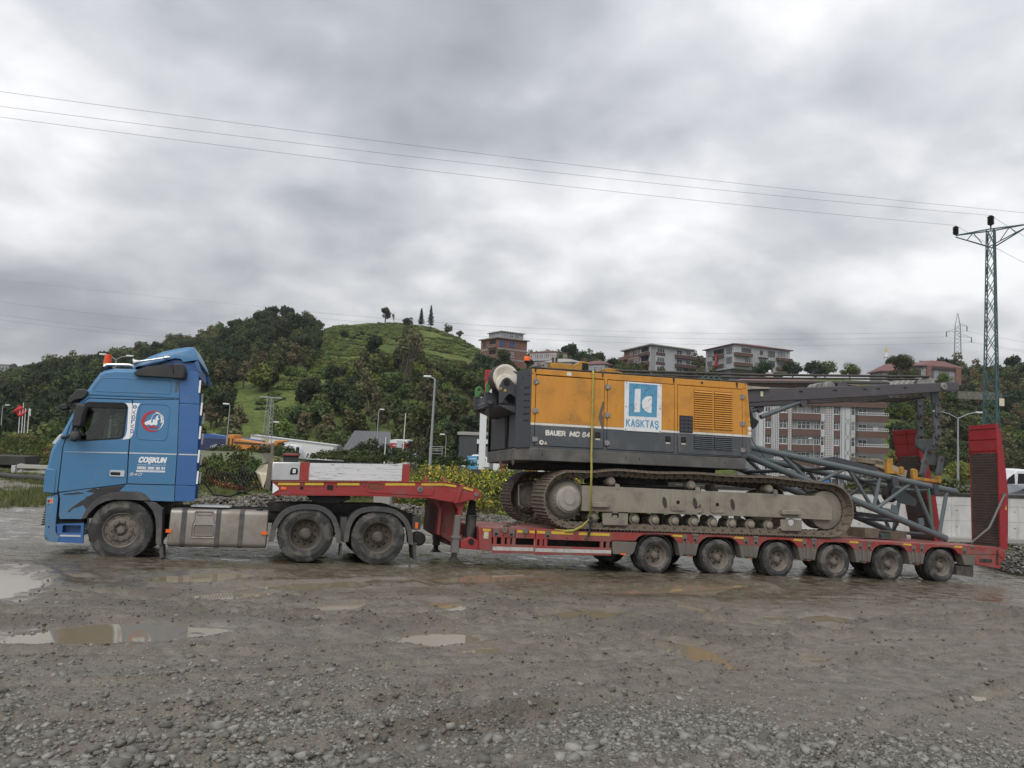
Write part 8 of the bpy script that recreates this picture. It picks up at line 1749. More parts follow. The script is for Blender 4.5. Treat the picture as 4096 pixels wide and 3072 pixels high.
# --- white house with flag
A, B, C, D = trio(2820, 250, 2932, 230, 3157, 243); zt = at(2932, 1377, 230).z; fl = 2.95
he = house('white_house', 'white clad apartment house hung with a red flag', Vector((B.x, B.y, zt-10))); body(he, [A, B, C, D], zt-7.2, zt, WALLW); f1, f2 = Face(he, A, B), Face(he, B, C); body(he, [A+Vector((1, 3, 0)), B+Vector((0, 4, 0)), C+Vector((-1, 3, 0)), D], zt-12, zt-7.2, WALLG, 'ground_floor')
roof_slab(he, [A, B, C, D], zt, ROOFR, 1.2, 0.22, rise=1.5)
for i in range(2):
    z = zt-fl*(i+1)-0.2
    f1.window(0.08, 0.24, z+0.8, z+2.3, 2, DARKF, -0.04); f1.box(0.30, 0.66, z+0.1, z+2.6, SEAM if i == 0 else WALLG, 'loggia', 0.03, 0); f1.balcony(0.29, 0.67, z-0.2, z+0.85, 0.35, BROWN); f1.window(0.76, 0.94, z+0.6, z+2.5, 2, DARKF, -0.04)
    f1.box(0.24, 0.29, z-0.4, z+2.75, DOTS, 'pier', 0.06, 0); f1.box(0.67, 0.73, z-0.4, z+2.75, DOTS, 'pier', 0.06, 0); f1.balcony(-0.12, 0.0, z-0.1, z+0.85, 0.8, BROWN)
    f2.balcony(0.0, 0.28, z-0.25, z+0.75, 1.2, BROWN); f2.window((0.13, 0.18)[i], 0.29, z+0.9, z+2.4, 3, (DARKF, PVC)[i], -0.04); f2.window(0.45, 0.50, z+0.9, z+2.2, 1, DARKF, -0.04); f2.window(0.60, 0.72, z+0.6, z+2.4, 2, DARKF, -0.04); f2.window(0.78, 0.90, z+0.5, z+2.3, 2, DARKF, -0.04); f2.balcony(0.74, 1.0, z-0.3, z+0.55, 1.1, BROWN); f2.box(0.42, 0.58, z-0.1, z+0.1, BROWN, 'canopy', 0.8, 0)
for j in range(26): f2.box(0.30+j*0.026, 0.305+j*0.026, zt-7, zt-0.1, GRYF, 'clad_joint', 0.02, 0)
FLAGR = pm('flag_red', (0.40, 0.010, 0.022), 0.7, var=0.1, vs_=2)
def wavy(name, mat, parent, w, h, M, amp=0.06, n=10):
    v = []; f = []
    for i in range(n+1):
        for j in range(n+1): v.append((w*i/n, amp*math.sin(i*0.9+j*0.5), -h*j/n))
    f = [(i*(n+1)+j, (i+1)*(n+1)+j, (i+1)*(n+1)+j+1, i*(n+1)+j+1) for i in range(n) for j in range(n)]
    o = MB().add(v, f).build(name, mat, parent, M, fix=False); sm = o.modifiers.new('thick', 'SOLIDIFY'); sm.thickness = 0.01; return o
fl_root = tag(empty('hanging_flag', Vector((0, 0, 0))), 'red flag with white crescent hanging from the white house balcony', 'flag')
FM = Matrix.Translation(he.location) @ f1.M @ Matrix.Translation((0.40*f1.w, -0.5, zt-1.9)); wavy('cloth', FLAGR, fl_root, 1.7, 4.3, FM)
cr_ = [(0.45*math.cos(R(a)), 0.45*math.sin(R(a))) for a in range(-140, 141, 20)]; ci_ = [(0.08+0.36*math.cos(R(a)), 0.36*math.sin(R(a))) for a in range(130, -131, -20)]
MB().prism([(z_+0.85, -x_-1.5) for x_, z_ in cr_+ci_], -0.12, -0.10).prism([(0.85+0.2*math.cos(R(90+a*36))*(1 if a % 2 == 0 else 0.42), -2.35+0.2*math.sin(R(90+a*36))*(1 if a % 2 == 0 else 0.42)) for a in range(10)], -0.12, -0.10).build('crescent_and_star', PVC, fl_root, FM)
# --- villa
A, B, C, D = trio(3644, 214, 3700, 212, 3838, 216); zt = at(3760, 1468, 213).z; zb = zt-4.2
hv_ = house('villa', 'wide low villa with red hipped roofs and dark wooden balcony', Vector((B.x, B.y, zb))); body(hv_, [A, B, C, D], zb-4, zt, WALLG); f2 = Face(hv_, B, C); f1 = Face(hv_, A, B)
roof_slab(hv_, [A, B, C, D], zt, ROOFR, 1.5, 0.25, rise=1.6); f2.box(0.02, 0.14, zb, zt, BRICK, 'pier', 0.5, 0); f2.box(0.86, 1.0, zb-1.5, zt, BRICK, 'pier', 0.6, 0); f2.box(0.14, 0.86, zb-1.5, zb+0.3, DARKF, 'balcony_front', 0.5, 0); f2.box(0.14, 0.86, zt-0.7, zt, DARKF, 'fascia', 0.4, 0)
f2.window(0.18, 0.24, zb+1.0, zt-1.0, 1, DARKF, -0.04); f2.window(0.40, 0.68, zb+0.6, zt-1.0, 3, DARKF, -0.04); f1.window(0.3, 0.75, zb+0.5, zt-0.8, 2, PVC, -0.04)
MB().box(-3.2, -2.6, 3, 3.6, zt-zb+1.0, zt-zb+2.6).build('chimney', PINK, hv_); A2 = at(3530, 1600, 222); B2 = at(3660, 1600, 218); A2.z = B2.z = 0; roof_slab(hv_, [A2, B2, B2+Vector((0, 8, 0)), A2+Vector((0, 8, 0))], zt-1.0, ROOFR, 1.0, 0.25, 'side_roof', rise=2.2); body(hv_, [A2, B2, B2+Vector((0, 8, 0)), A2+Vector((0, 8, 0))], zb-3, zt-1.0, WALLG, 'side_wing')
# stone retaining wall under the villa garden, far houses
A = at(3835, 1600, 190); B = at(3985, 1600, 192); z1 = at(3900, 1562, 190).z; tag(MB().box(0, (B-A).length, 0, 0.6, z1-2.2, z1-0.3).build('stone_wall', pm('old_stone', (0.15, 0.14, 0.12), 0.9, var=0.3, vs_=1.5, dirt=(0.06, 0.07, 0.04), amount=0.5, ds=0.8), None, Matrix.Translation((A.x, A.y, 0))), 'pale stone retaining wall on the slope right of the villa', 'wall')
for i, (px, py, Y_, w_, h_, lb) in enumerate(((205,1490,860,26,10,'pale flat building on the far misty ridge'),(60,1492,860,13,7,'small pale house on the far misty ridge, middle one'),(5,1488,860,16,8,'pale house on the far misty ridge at the picture edge'),(3920,1522,420,22,6,'small far house with red roof right of the villa'))):
    p = at(px, py, Y_); hs = house('far_house', lb, p); MB().box(-w_/2, w_/2, 0, 10, -6, h_).build('wall', WALLG, hs, angle=0); plan(MB(), [(-w_/2-1, -1), (w_/2+1, -1), (w_/2+1, 11), (-w_/2-1, 11)], h_, h_+0.8).build('roof', ROOFR if i == 3 else CONC, hs, angle=0)
    for j in range(4): MB().box(-w_/2+w_*(0.12+0.22*j), -w_/2+w_*(0.12+0.22*j)+w_*0.1, -0.1, 0, h_*0.35, h_*0.7).build('window', SEAM, hs, angle=0)
# --- minaret
p = at(3545, 1505, 420); mn = tag(empty('minaret', p), 'slim white minaret with golden tip behind the trees', 'tower'); H_ = at(3545, 1385, 420).z-p.z
MB().lathe([(0.95, -8), (0.95, H_*0.62), (1.35, H_*0.63), (1.4, H_*0.66), (0.8, H_*0.67), (0.75, H_*0.80)], n=14).build('shaft', PVC, mn, Matrix.Rotation(R(90), 4, 'X')); MB().lathe([(0.85, H_*0.80), (0.55, H_*0.9), (0.08, H_*0.98), (0.0, H_)], n=12).build('spire', pm('gilded', (0.45, 0.36, 0.08), 0.5), mn, Matrix.Rotation(R(90), 4, 'X'))
# --- lattice masts
STEELB = pm('painted_lattice_steel', (0.040, 0.085, 0.090), 0.55, var=0.15, dirt=(0.05, 0.05, 0.06), amount=0.2, ds=1.0)
GALV = pm('galvanised', (0.30, 0.31, 0.32), 0.5, metal=0.3, var=0.1)
INSUL = pm('insulator_brown', (0.022, 0.020, 0.024), 0.25)
def lattice(root, H, w0, w1, n, mat, t, rot=R(45), zig=False):
    c = [Vector((math.cos(rot+i*math.pi/2), math.sin(rot+i*math.pi/2), 0))*0.7071 for i in range(4)]; W = lambda z: w0+(w1-w0)*z/H
    for q in c: MB().cyl(q*W(0), q*W(H)+Vector((0, 0, H)), t, n=4).build('leg', mat, root, angle=0)
    zz = [H*(1-(1-i/n)**1.06) for i in range(n+1)]
    for i in range(n):
        for j in range(4):
            a0, b0 = c[j]*W(zz[i])+Vector((0, 0, zz[i])), c[(j+1) % 4]*W(zz[i+1])+Vector((0, 0, zz[i+1])); MB().cyl(a0, b0, t*0.62, n=4).build('brace', mat, root, angle=0)
            if not zig: a1, b1 = c[(j+1) % 4]*W(zz[i])+Vector((0, 0, zz[i])), c[j]*W(zz[i+1])+Vector((0, 0, zz[i+1])); MB().cyl(a1, b1, t*0.62, n=4).build('brace', mat, root, angle=0)
def insulator(root, p, n=5, s=1.0):
    prof = [(0.05*s, -0.1*s)]
    for i in range(n): prof += [(0.20*s, i*0.11*s), (0.21*s, (i*0.11+0.04)*s), (0.10*s, (i*0.11+0.06)*s)]
    prof += [(0.12*s, n*0.11*s), (0.0, (n*0.11+0.05)*s)]; return MB().lathe(prof, n=12).build('insulator', INSUL, root, Matrix.Translation(p) @ Matrix.Rotation(R(90), 4, 'X'))
YT = 54; tb_ = at(3966, 1950, YT); tw = tag(empty('power_mast', tb_), 'tall blue green lattice power mast behind the raised ramp', 'mast'); TH_ = at(3966, 920, YT).z-tb_.z
lattice(tw, TH_, 0.95, 0.45, 14, STEELB, 0.038, rot=R(0))
for q in range(1): MB().cyl((0, -0.70, 0.0), (0, -0.34, TH_), 0.085, 0.06, n=4).build('near_leg_plate', STEELB, tw, angle=0)
arm = Vector((math.cos(R(-50)), math.sin(R(-50)), 0)); L0 = 2.3; L1 = 2.35
INS = []
for sgn, ln, dz in ((-1, L0, -0.15), (1, L1, 0.0)):
    tip = arm*sgn*ln+Vector((0, 0, TH_+0.0)); 
    for off in (-0.22, 0.22): s_o = Vector((-arm.y, arm.x, 0))*off; MB().cyl(s_o*1.4+Vector((0, 0, TH_)), tip, 0.05, n=4).build('cross_arm', STEELB, tw, angle=0); MB().cyl(s_o*1.4+Vector((0, 0, TH_-1.25)), tip-Vector((0, 0, 0.12)), 0.045, n=4).build('cross_arm', STEELB, tw, angle=0)
    m1 = arm*sgn*ln*0.5+Vector((0, 0, TH_)); MB().cyl(m1, arm*sgn*ln*0.25+Vector((0, 0, TH_-0.85)), 0.03, n=4).build('brace', STEELB, tw, angle=0); MB().cyl(m1, arm*sgn*ln*0.66+Vector((0, 0, TH_-0.45)), 0.03, n=4).build('brace', STEELB, tw, angle=0)
    insulator(tw, tip+Vector((0, 0, 0.12)), 5, 1.0); INS.append(tb_+tip+Vector((0, 0, 0.75)))
MB().cyl((0, 0, TH_), (0, 0, TH_+0.4), 0.05, n=6).build('pin', STEELB, tw); insulator(tw, Vector((0, 0, TH_+0.42)), 5, 1.1); INS.insert(1, tb_+Vector((0, 0, TH_+1.05)))
zc_ = at(3980, 1610, YT).z-tb_.z; MB().box(0.12, 0.46, -0.72, -0.70, zc_-0.26, zc_+0.26).build('warning_plate', YEL if False else CREAM, tw); MB().box(-0.9, 0.9, -0.5, -0.46, zc_+0.42, zc_+0.48).build('anti_climb_bar', STEELB, tw)
WIRE = pm('power_wire', (0.19, 0.19, 0.195), 0.5)
def wire(name, p0, p1, sag, label, r=0.012, n=24, group=None):
    p0 = Vector(p0); p1 = Vector(p1); return tag(MB().tube([p0.lerp(p1, i/n)-Vector((0, 0, sag*4*(i/n)*(1-i/n))) for i in range(n+1)], r, 4).build(name, WIRE, None, fix=False), label, 'power line', group)
def span_px(y0, x1, y1, P, Y): d = at(x1, y1, Y); return d
for i, (y0, nm) in enumerate(((468, 'lowest'), (425, 'middle'), (366, 'highest'))):
    e = at(0, y0, 40); e.z += 0.46; dirv = e-INS[i]; wire('power_line', INS[i], INS[i]+dirv*1.35, 0.6, '%s of the three power lines crossing the sky from the near mast' % nm, 0.010)
    wire('power_line', INS[i], INS[i]+Vector((26, 18, -1.6-0.2*i)), 0.5, 'power line running out of the picture from the %s mast insulator' % ('left', 'middle', 'right')[i], 0.012)
YP = 380; pb_ = at(3831, 1500, YP); py_ = tag(empty('pylon', pb_), 'distant grey high voltage pylon rising behind the villa', 'pylon'); PH_ = at(3833, 1252, YP).z-pb_.z
lattice(py_, PH_*0.80, 3.4, 2.2, 12, GALV, 0.14, rot=R(20), zig=True)
for a_ in range(4): MB().cyl(Vector((math.cos(R(20+a_*90)), math.sin(R(20+a_*90)), 0))*1.55+Vector((0, 0, PH_*0.80)), (0, 0, PH_), 0.13, n=4).build('peak_leg', GALV, py_, angle=0)
for sx_, z_, l_ in ((1, 0.80, 4.6), (-1, 0.70, 5.6), (1, 0.62, 6.8)):
    MB().cyl((0, 0, PH_*z_), (sx_*l_, 0, PH_*z_-0.3), 0.12, n=4).cyl((0, 0, PH_*z_+1.6), (sx_*l_, 0, PH_*z_-0.2), 0.10, n=4).build('cross_arm', GALV, py_, angle=0); MB().cyl((sx_*l_, 0, PH_*z_-0.3), (sx_*l_, 0, PH_*z_-2.8), 0.22, n=6).build('insulator', INSUL, py_)
    t_ = pb_+Vector((sx_*l_, 0, PH_*z_-2.8)); e = at(1100, {0.80: 1375, 0.70: 1395, 0.62: 1420}[z_]-140, 420); wire('power_line', t_, e, 6, 'faint far power line left of the distant pylon at its %s arm' % {0.80: 'top', 0.70: 'middle', 0.62: 'lowest'}[z_], 0.05); wire('power_line', t_, t_+Vector((160, 40, -6)), 3, 'faint far power line right of the distant pylon at its %s arm' % {0.80: 'top', 0.70: 'middle', 0.62: 'lowest'}[z_], 0.045)
for i, (y0, y1, x1) in enumerate(((1190, 1300, 1000), (1240, 1345, 900), (1262, 1352, 860), (1110, 1330, 2400))):
    a_ = at(-200, y0-12, 170); b__ = at(x1, y1, 330); wire('power_line', a_, b__, 1.5, '%s faint power line running to the wooded knoll' % ('upper', 'middle', 'lower', 'topmost')[i], 0.022 if i < 3 else 0.016)
lm = at(1060, 1850, 62); lt = tag(empty('lattice_mast', lm), 'grey lattice mast with a small lamp beside the orange tipper', 'mast'); LH = at(1060, 1586, 62).z-lm.z; lt.rotation_euler = (0, R(2.2), 0)
lattice(lt, LH, 0.62, 0.36, 16, GALV, 0.026, rot=R(30), zig=True); MB().cyl((0, 0, LH*0.60), (0.5, -0.1, LH*0.62), 0.03, n=6).build('lamp_arm', GALV, lt); MB().box(0.45, 0.85, -0.18, 0.0, LH*0.615, LH*0.635).build('lamp', PVC, lt); MB().box(-0.9, 0.9, -0.05, 0.05, LH-0.1, LH).build('cross_bar', GALV, lt); MB().box(-0.05, 0.22, -0.32, -0.28, LH*0.32, LH*0.36).build('yellow_plate', YEL, lt)
# --- street lamps and poles
def lamp_post(px, top, Y, label, arms=1, r=0.09, lean=0.0, base=1990, name='street_lamp', L=0.9):
    b = at(px, base, Y); t = at(px, top, Y); H = t.z-b.z; rt = tag(empty(name, Matrix.Translation(b) @ Matrix.Rotation(R(lean), 4, 'Y')), label, 'lamp')
    MB().cyl((0, 0, 0), (0, 0, H), r, r*0.55, n=8).build('pole', GALV, rt)
    for s_ in ((1, -1) if arms == 2 else (arms,)):
        MB().tube([(0, 0, H-0.05), (s_*L*0.5, 0, H+0.22*L), (s_*L, 0, H+0.34*L)], r*0.4, 6).build('arm', GALV, rt); MB().box(min(s_*L, s_*(L+0.5)), max(s_*L, s_*(L+0.5)), -0.12, 0.12, H+0.30*L, H+0.30*L+0.13).build('lamp_head', PVC, rt, bevel=0.03)
    return rt
lamp_post(3832, 1672, 62, 'double armed street lamp in front of the dark wooded slope', 2, 0.10, L=1.45)
lamp_post(1712, 1515, 50, 'tall grey street lamp on the bank behind the gooseneck', -1, 0.11, 1.2, L=0.25)
lamp_post(893, 1620, 66, 'thin leaning street lamp beside the blue tipper', -1, 0.07, 2.5, base=1900, L=0.1)
lamp_post(432, 1435, 60, 'double lamp showing above the cab roof beside the beacon', 2, 0.09, 1.5, base=1800, L=0.8)
lamp_post(1502, 1640, 84, 'white flood light pole behind the dark tree', 1, 0.08, 1.2, base=1850, L=0.1)
lamp_post(1779, 1742, 80, 'short white lamp post before the spruce', -1, 0.05, 0.5, base=1870, L=0.15)
lamp_post(3270, 1755, 110, 'slender lamp post in front of the flats', -1, 0.06, -6, base=1960, L=0.1)
lamp_post(5, 1625, 100, 'small street lamp at the left picture edge', 1, 0.07, base=1700, L=0.4)
for px, top, Y, lb, ln in ((1605, 1655, 78, 'tall thin white flag pole before the canopy', 1.8), (1534, 1752, 74, 'short white pole beside the dark tree', 1.0)): 
    b = at(px, 1900, Y); H = at(px, top, Y).z-b.z; rt = tag(empty('flag_pole', Matrix.Translation(b) @ Matrix.Rotation(R(ln), 4, 'Y')), lb, 'pole'); MB().cyl((0, 0, 0), (0, 0, H), 0.06, 0.035, n=8).build('pole', PVC, rt); MB().lathe([(0, -.06), (.06, 0), (0, .06)], (0, 0, H), 8).build('finial', PVC, rt)
for i, (px, top, lb, red) in enumerate(((88, 1612, 'red flag on its pole left of the cab', True), (76, 1632, 'bare flag pole left of the red flag', False), (98, 1632, 'bare flag pole right of the red flag', False), (112, 1632, 'flag pole with a small pale pennant', False))):
    b = at(px, 1700, 95); H = at(px, top, 95).z-b.z; rt = tag(empty('flag_pole', b), lb, 'flag'); MB().cyl((0, 0, -1), (0, 0, H), 0.05, 0.04, n=6).build('pole', PVC, rt)
    if red: wavy('cloth', FLAGR, rt, 1.3, 1.1, Matrix.Translation((-0.55, 0, H-0.2)) @ Matrix.Rotation(R(35), 4, 'Y'), 0.12)
    if i == 3: wavy('cloth', PVC, rt, 0.25, 0.9, Matrix.Translation((0, 0, H-0.1)), 0.05)
# --- highway edge wall with hedge, and the concrete wall on the right
DWALL = pm('dark_stained_wall', (0.050, 0.048, 0.042), 0.9, var=0.2, vs_=0.5, dirt=(0.018, 0.018, 0.015), amount=0.6, ds=0.6, streak=0.8)
def wall_between(name, pts, h, t, mat, label, zt=None):
    mb = MB(); 
    for (a, b) in zip(pts[:-1], pts[1:]):
        d = Vector((b.x-a.x, b.y-a.y, 0)).normalized(); n_ = Vector((-d.y, d.x, 0))*t; mb.add([a-Vector((0, 0, h)), b-Vector((0, 0, h)), b, a, a-Vector((0, 0, h))+n_, b-Vector((0, 0, h))+n_, b+n_, a+n_], [(0,1,2,3),(3,2,6,7),(4,7,6,5),(0,4,5,1),(0,3,7,4),(1,5,6,2)])
    return tag(mb.build(name, mat, None, angle=0), label, 'wall')
wp = [at(-400, 1735, 60), at(206, 1756, 58), at(500, 1780, 57), at(816, 1808, 56), at(1130, 1832, 55), at(1420, 1850, 54), at(1800, 1872, 52), at(2100, 1890, 50), at(2500, 1905, 48), at(3000, 1930, 46)]
wall_between('road_wall', wp, 2.6, 0.5, DWALL, 'long dark stained low wall along the road behind the truck')
HEDGE = bush_mesh(61, 3.2, 1.1, 0.75, 0.07, 1500, leaf_mat('hedge_leaf', (0.035, 0.052, 0.018), (0.075, 0.088, 0.032)))
for i, (px, py, Y, s_, lb) in enumerate(((910,1803,58,1.0,'clipped hedge on the road wall below the leaning lamp'),(1055,1812,58,1.25,'clipped hedge on the road wall below the lattice mast'),(1125,1815,58,0.9,'clipped hedge on the road wall under the white lorry cab'),(1335,1826,57,1.3,'clipped hedge on the wall right of the white semi trailer'),(1420,1830,57,1.3,'long clipped hedge before the steep grey roof'),(1615,1836,56,1.3,'clipped hedge on the wall below the palm'),(1775,1848,55,1.5,'long rounded hedge right of the tall street lamp'),(2080,1868,70,1.2,'clipped hedge in front of the filling station pumps'),(2195,1872,70,0.9,'smaller clipped hedge behind the crawler track'),(1350,1826,57,0.9,'short clipped hedge behind the gooseneck board'),(3700,1968,36,1.6,'low hedge on top of the concrete wall left of the ramp'),(3560,1960,36,1.4,'low hedge on top of the concrete wall behind the boom'))):
    tag(link('hedge', HEDGE, None, Matrix.Translation(at(px, py+10, Y-2.5)) @ Matrix.Diagonal((s_, 1, 0.9+0.1*(i % 3), 1))), lb, 'hedge')
def wallw_mat():
    m, nt, N, L, b = nodes('whitewashed_concrete'); tc = N.new('ShaderNodeTexCoord'); v = tc.outputs['Object']; mp = N.new('ShaderNodeMapping'); mp.inputs['Scale'].default_value = (2.5, 2.5, 0.35); L.new(v, mp.inputs[0])
    c = mixc(N, L, ramp(N, L, noise(N, L, v, 0.8, 5, 0.6), 0.35, 0.65), (0.40, 0.40, 0.385), (0.52, 0.52, 0.51)); sp = N.new('ShaderNodeSeparateXYZ'); L.new(v, sp.inputs[0])
    st = mth(N, L, 'MULTIPLY', ramp(N, L, noise(N, L, mp.outputs[0], 1.2, 6, 0.7), 0.54, 0.72), 0.55); L.new(mixc(N, L, st, c, (0.17, 0.165, 0.145)), b.inputs['Base Color']); b.inputs['Roughness'].default_value = 0.9; return m
WW = wallw_mat(); W0_, W1_ = at(3300, 1970, 31), at(4500, 2016, 31.5); wl = (W1_-W0_).length; bw = tag(empty('concrete_wall', Matrix.Translation(W0_) @ Matrix.Rotation(math.atan2(W1_.y-W0_.y, W1_.x-W0_.x), 4, 'Z')), 'whitewashed concrete retaining wall of large panels behind the trailer rear', 'wall')
MB().box(-6, wl, 0.02, 0.35, -1.75, -0.02).build('wall_core', CONC, bw, angle=0)
x = -6.0; k_ = 0
while x < wl:
    for z0, z1 in ((-1.62, -0.98), (-0.97, -0.36), (-0.35, 0.0)): MB().box(x, x+0.795, -0.012*((k_*7) % 3)/3, 0.05, z0-0.002, z1).build('panel', WW, bw, angle=0, bevel=0.006)
    for z in (-0.55, -1.2): MB().cyl((x+0.2, -0.03, z), (x+0.2, 0.0, z), 0.018, n=6).build('tie_hole', SEAM, bw)
    x += 0.80; k_ += 1
MB().box(-6, wl, -0.03, 0.4, 0.0, 0.12).build('coping', DWALL, bw, angle=0)
MB().box(-6, wl, -0.45, -0.03, -1.75, -1.60).build('footing', CONC, bw, angle=0)
tag(MB().add([at(3000, 1952, 38), at(4700, 2000, 38), at(4700, 1960, 75), at(3000, 1925, 75)], [(0, 1, 2, 3)]).build('road', pm('asphalt', (0.06, 0.06, 0.062), 0.8), None, fix=False), kind='structure')
# --- A-frame house, filling station
p = at(1455, 1840, 88); ah = house('steep_roof_house', 'grey steep roofed house behind the dark tree', p); zr = at(1455, 1724, 88).z-p.z
l0, l1, r0, r1 = at(1378, 1724, 88).x-p.x-1.3, at(1406, 1724, 88).x-p.x, at(1550, 1724, 88).x-p.x, at(1570, 1724, 88).x-p.x
RG = pm('grey_sheet_roof', (0.085, 0.092, 0.105), 0.55, var=0.1, vs_=0.5); MB().add([(l0, -0.6, -1), (r1+0.4, -0.6, -1), (r0, 1.9, zr), (l1, 1.9, zr), (r1+0.4, 4.6, -1), (l0, 4.6, -1)], [(0, 1, 2, 3), (3, 2, 4, 5)]).build('roof', RG, ah, angle=0)
for i in range(14): a_ = i/13; MB().cyl((l0+(r1+0.4-l0)*a_, -0.63, -1), (l1+(r0-l1)*a_, 1.87, zr), 0.035, n=4).build('seam', RG, ah, angle=0)
MB().add([(l0+0.2, -0.4, -1), (l1+0.1, 1.9, zr-0.1), (l0+0.2, 4.4, -1)], [(0, 1, 2)]).add([(r1+0.2, -0.4, -1), (r0-0.1, 1.9, zr-0.1), (r1+0.2, 4.4, -1)], [(0, 1, 2)]).build('gable_wall', DARKF, ah, angle=0, fix=False)
RSIG = pm('station_red', (0.34, 0.014, 0.02), 0.45)
p = at(1590, 1790, 84); cn = house('station_canopy', 'small red and white filling station canopy beside the palm', p, 'canopy'); w_ = at(1628, 1790, 84).x-p.x
MB().box(-w_*0.8, w_, 0, 5, 0.0, 0.45).build('red_band', RSIG, cn); MB().box(-w_*0.8, w_, -0.02, 5, 0.46, 0.8).build('white_band', PVC, cn); MB().box(-0.1, w_*0.5, -0.05, 0, 0.0, 0.8).build('middle_panel', WALLW, cn); MB().cyl((w_*0.6, 2, -4), (w_*0.6, 2, 0), 0.12, n=8).build('post', GALV, cn); MB().box(-w_*0.5, -w_*0.12, -0.03, -0.01, 0.14, 0.30).build('faded_print', PINK, cn)
p = at(1920, 1775, 86); cn2 = house('station_canopy', 'red and white canopy behind the white sign pole', p, 'canopy'); MB().box(-0.3, 7, 0, 6, -1.0, 0.0).build('red_band', RSIG, cn2); MB().box(-0.35, 7.05, -0.05, 6, 0.0, 0.5).build('white_band', PVC, cn2); MB().cyl((3, 2, -6), (3, 2, -1), 0.2, n=8).build('post', GALV, cn2)
p = at(1928, 1870, 58); sp_ = tag(empty('sign_pole', p), 'white filling station sign pole with red panel on top', 'sign'); H_ = at(1928, 1480, 58).z-p.z; x1 = at(1948, 1480, 58).x-p.x
MB().box(-0.28, 0.22, -0.15, 0.15, -1, H_*0.72).build('pole', PVC, sp_, bevel=0.03); tp_ = MB().box(0.0, 0.95, -0.2, 0.2, H_*0.70, H_).build('red_panel', RSIG, sp_, bevel=0.03); MB().prism([(0.15,H_*0.73),(0.45,H_*0.70+0.1),(0.75,H_*0.73),(0.72,H_*0.80),(0.62,H_*0.78),(0.55,H_*0.86),(0.45,H_*0.82),(0.35,H_*0.85),(0.25,H_*0.78)], -0.22, -0.20).build('white_emblem', PVC, tp_)
p = at(1888, 1862, 60); bs = tag(empty('blue_sign', p), 'pale blue upright sign board beside the white sign pole', 'sign'); w_ = at(1909, 1862, 60).x-p.x; h_ = at(1888, 1824, 60).z-p.z; MB().box(-w_, w_, -0.06, 0.06, -0.8, h_).build('board', pm('sky_blue_board', (0.09, 0.30, 0.50), 0.4), bs, bevel=0.01); MB().box(-w_*1.15, -w_, -0.3, 0.3, -0.8, h_).build('side_panel', GRYF, bs); MB().box(-w_*0.4, w_*0.75, -0.07, -0.061, h_*0.68, h_*0.76).build('faded_print', PVC, bs); MB().prism([(-w_*0.75, h_*0.8), (-w_*0.55, h_*0.7), (-w_*0.5, h_*0.62), (-w_*0.68, h_*0.70)], -0.07, -0.06).build('mark', PVC, bs)
for i, px in enumerate((1985, 2015, 2040, 2120, 2165, 2250, 2285)):
    p = at(px, 1880, 82); pu = tag(empty('fuel_pump', p), ('fuel pump with a red top at the left end of the station', 'white fuel pump next to the red topped one', 'fuel pump with red side, third from the sign pole', 'red post behind the small hedge', 'fuel pump behind the small hedge', 'red fuel pump seen above the crawler track', 'last red fuel pump seen above the crawler track')[i], 'fuel pump'); MB().box(-0.35, 0.35, 0, 0.5, -0.5, 1.35).build('cabinet', PVC if i % 2 == 0 else RSIG, pu, bevel=0.03); MB().box(-0.37, 0.37, -0.02, 0.52, 1.36, 1.75).build('top', RSIG if i % 2 == 0 else PVC, pu, bevel=0.03); MB().box(-0.22, 0.22, -0.03, 0.0, 0.85, 1.2).build('display', SEAM, pu)
p = at(1975, 1862, 84); MBk = house('station_kiosk', 'dark station kiosk behind the white sign pole', p); MB().box(-4, 4, 2, 8, -1, 3.2).build('wall', GRYF, MBk); MB().box(-4.2, 4.2, 1.8, 8.2, 3.2, 3.5).build('roof', CONC, MBk); MB().box(-1.5, 1.5, 1.95, 2.0, -0.5, 2.0).build('window', PANE, MBk)
p = at(1735, 1850, 76); gr_ = tag(empty('road_sign_frame', p), 'grey gantry frame of a road sign behind the street lamp', 'sign'); h_ = at(1735, 1786, 76).z-p.z; fz = MB()
for x in (-0.5, 0.75): MB().box(x, x+0.06, 0, 0.06, -0.5, h_).build('post', GALV, gr_)
for z in (0.55, 0.72, 0.85, 0.98): MB().box(-0.5, 0.8, -0.03, 0, h_*z, h_*z+0.06).build('rail', GALV, gr_)
# --- vehicles on the road behind
def rwheel(root, x, z, r=0.5, y=0.0): w = MB().lathe([(0, 0.03), (r*0.45, 0.03), (r*0.55, 0.0), (r*0.95, 0.02), (r, 0.06), (r, 0.26), (r*0.9, 0.3), (0, 0.3)], n=18).build('wheel', TYRE, root, (x, y, z)); return w
YV = 80; mpp = YV/3080
def veh(name, px, py, label, cat='truck', Y=YV, yaw=0.0): return tag(empty(name, Matrix.Translation(at(px, py, Y)) @ Matrix.Rotation(yaw, 4, 'Y') ), label, cat)
dt = veh('tipper_truck', 898, 1852, 'orange tipper lorry with white cab on the road behind', yaw=R(2.8)); TB = pm('tipper_orange', (0.50, 0.20, 0.03), 0.5, dirt=RUST, amount=0.25, ds=1.0)
w_ = 205*mpp; tbd = MB().prism([(0, 1.1), (0.05, 2.95), (0.7, 2.95), (0.75, 2.55), (w_*0.88, 2.30), (w_*0.94, 2.75), (w_+0.4, 2.78), (w_+0.4, 2.62), (w_*0.98, 2.5), (w_*0.93, 0.95)], 0, 2.4).build('tipper_body', TB, dt, bevel=0.03)
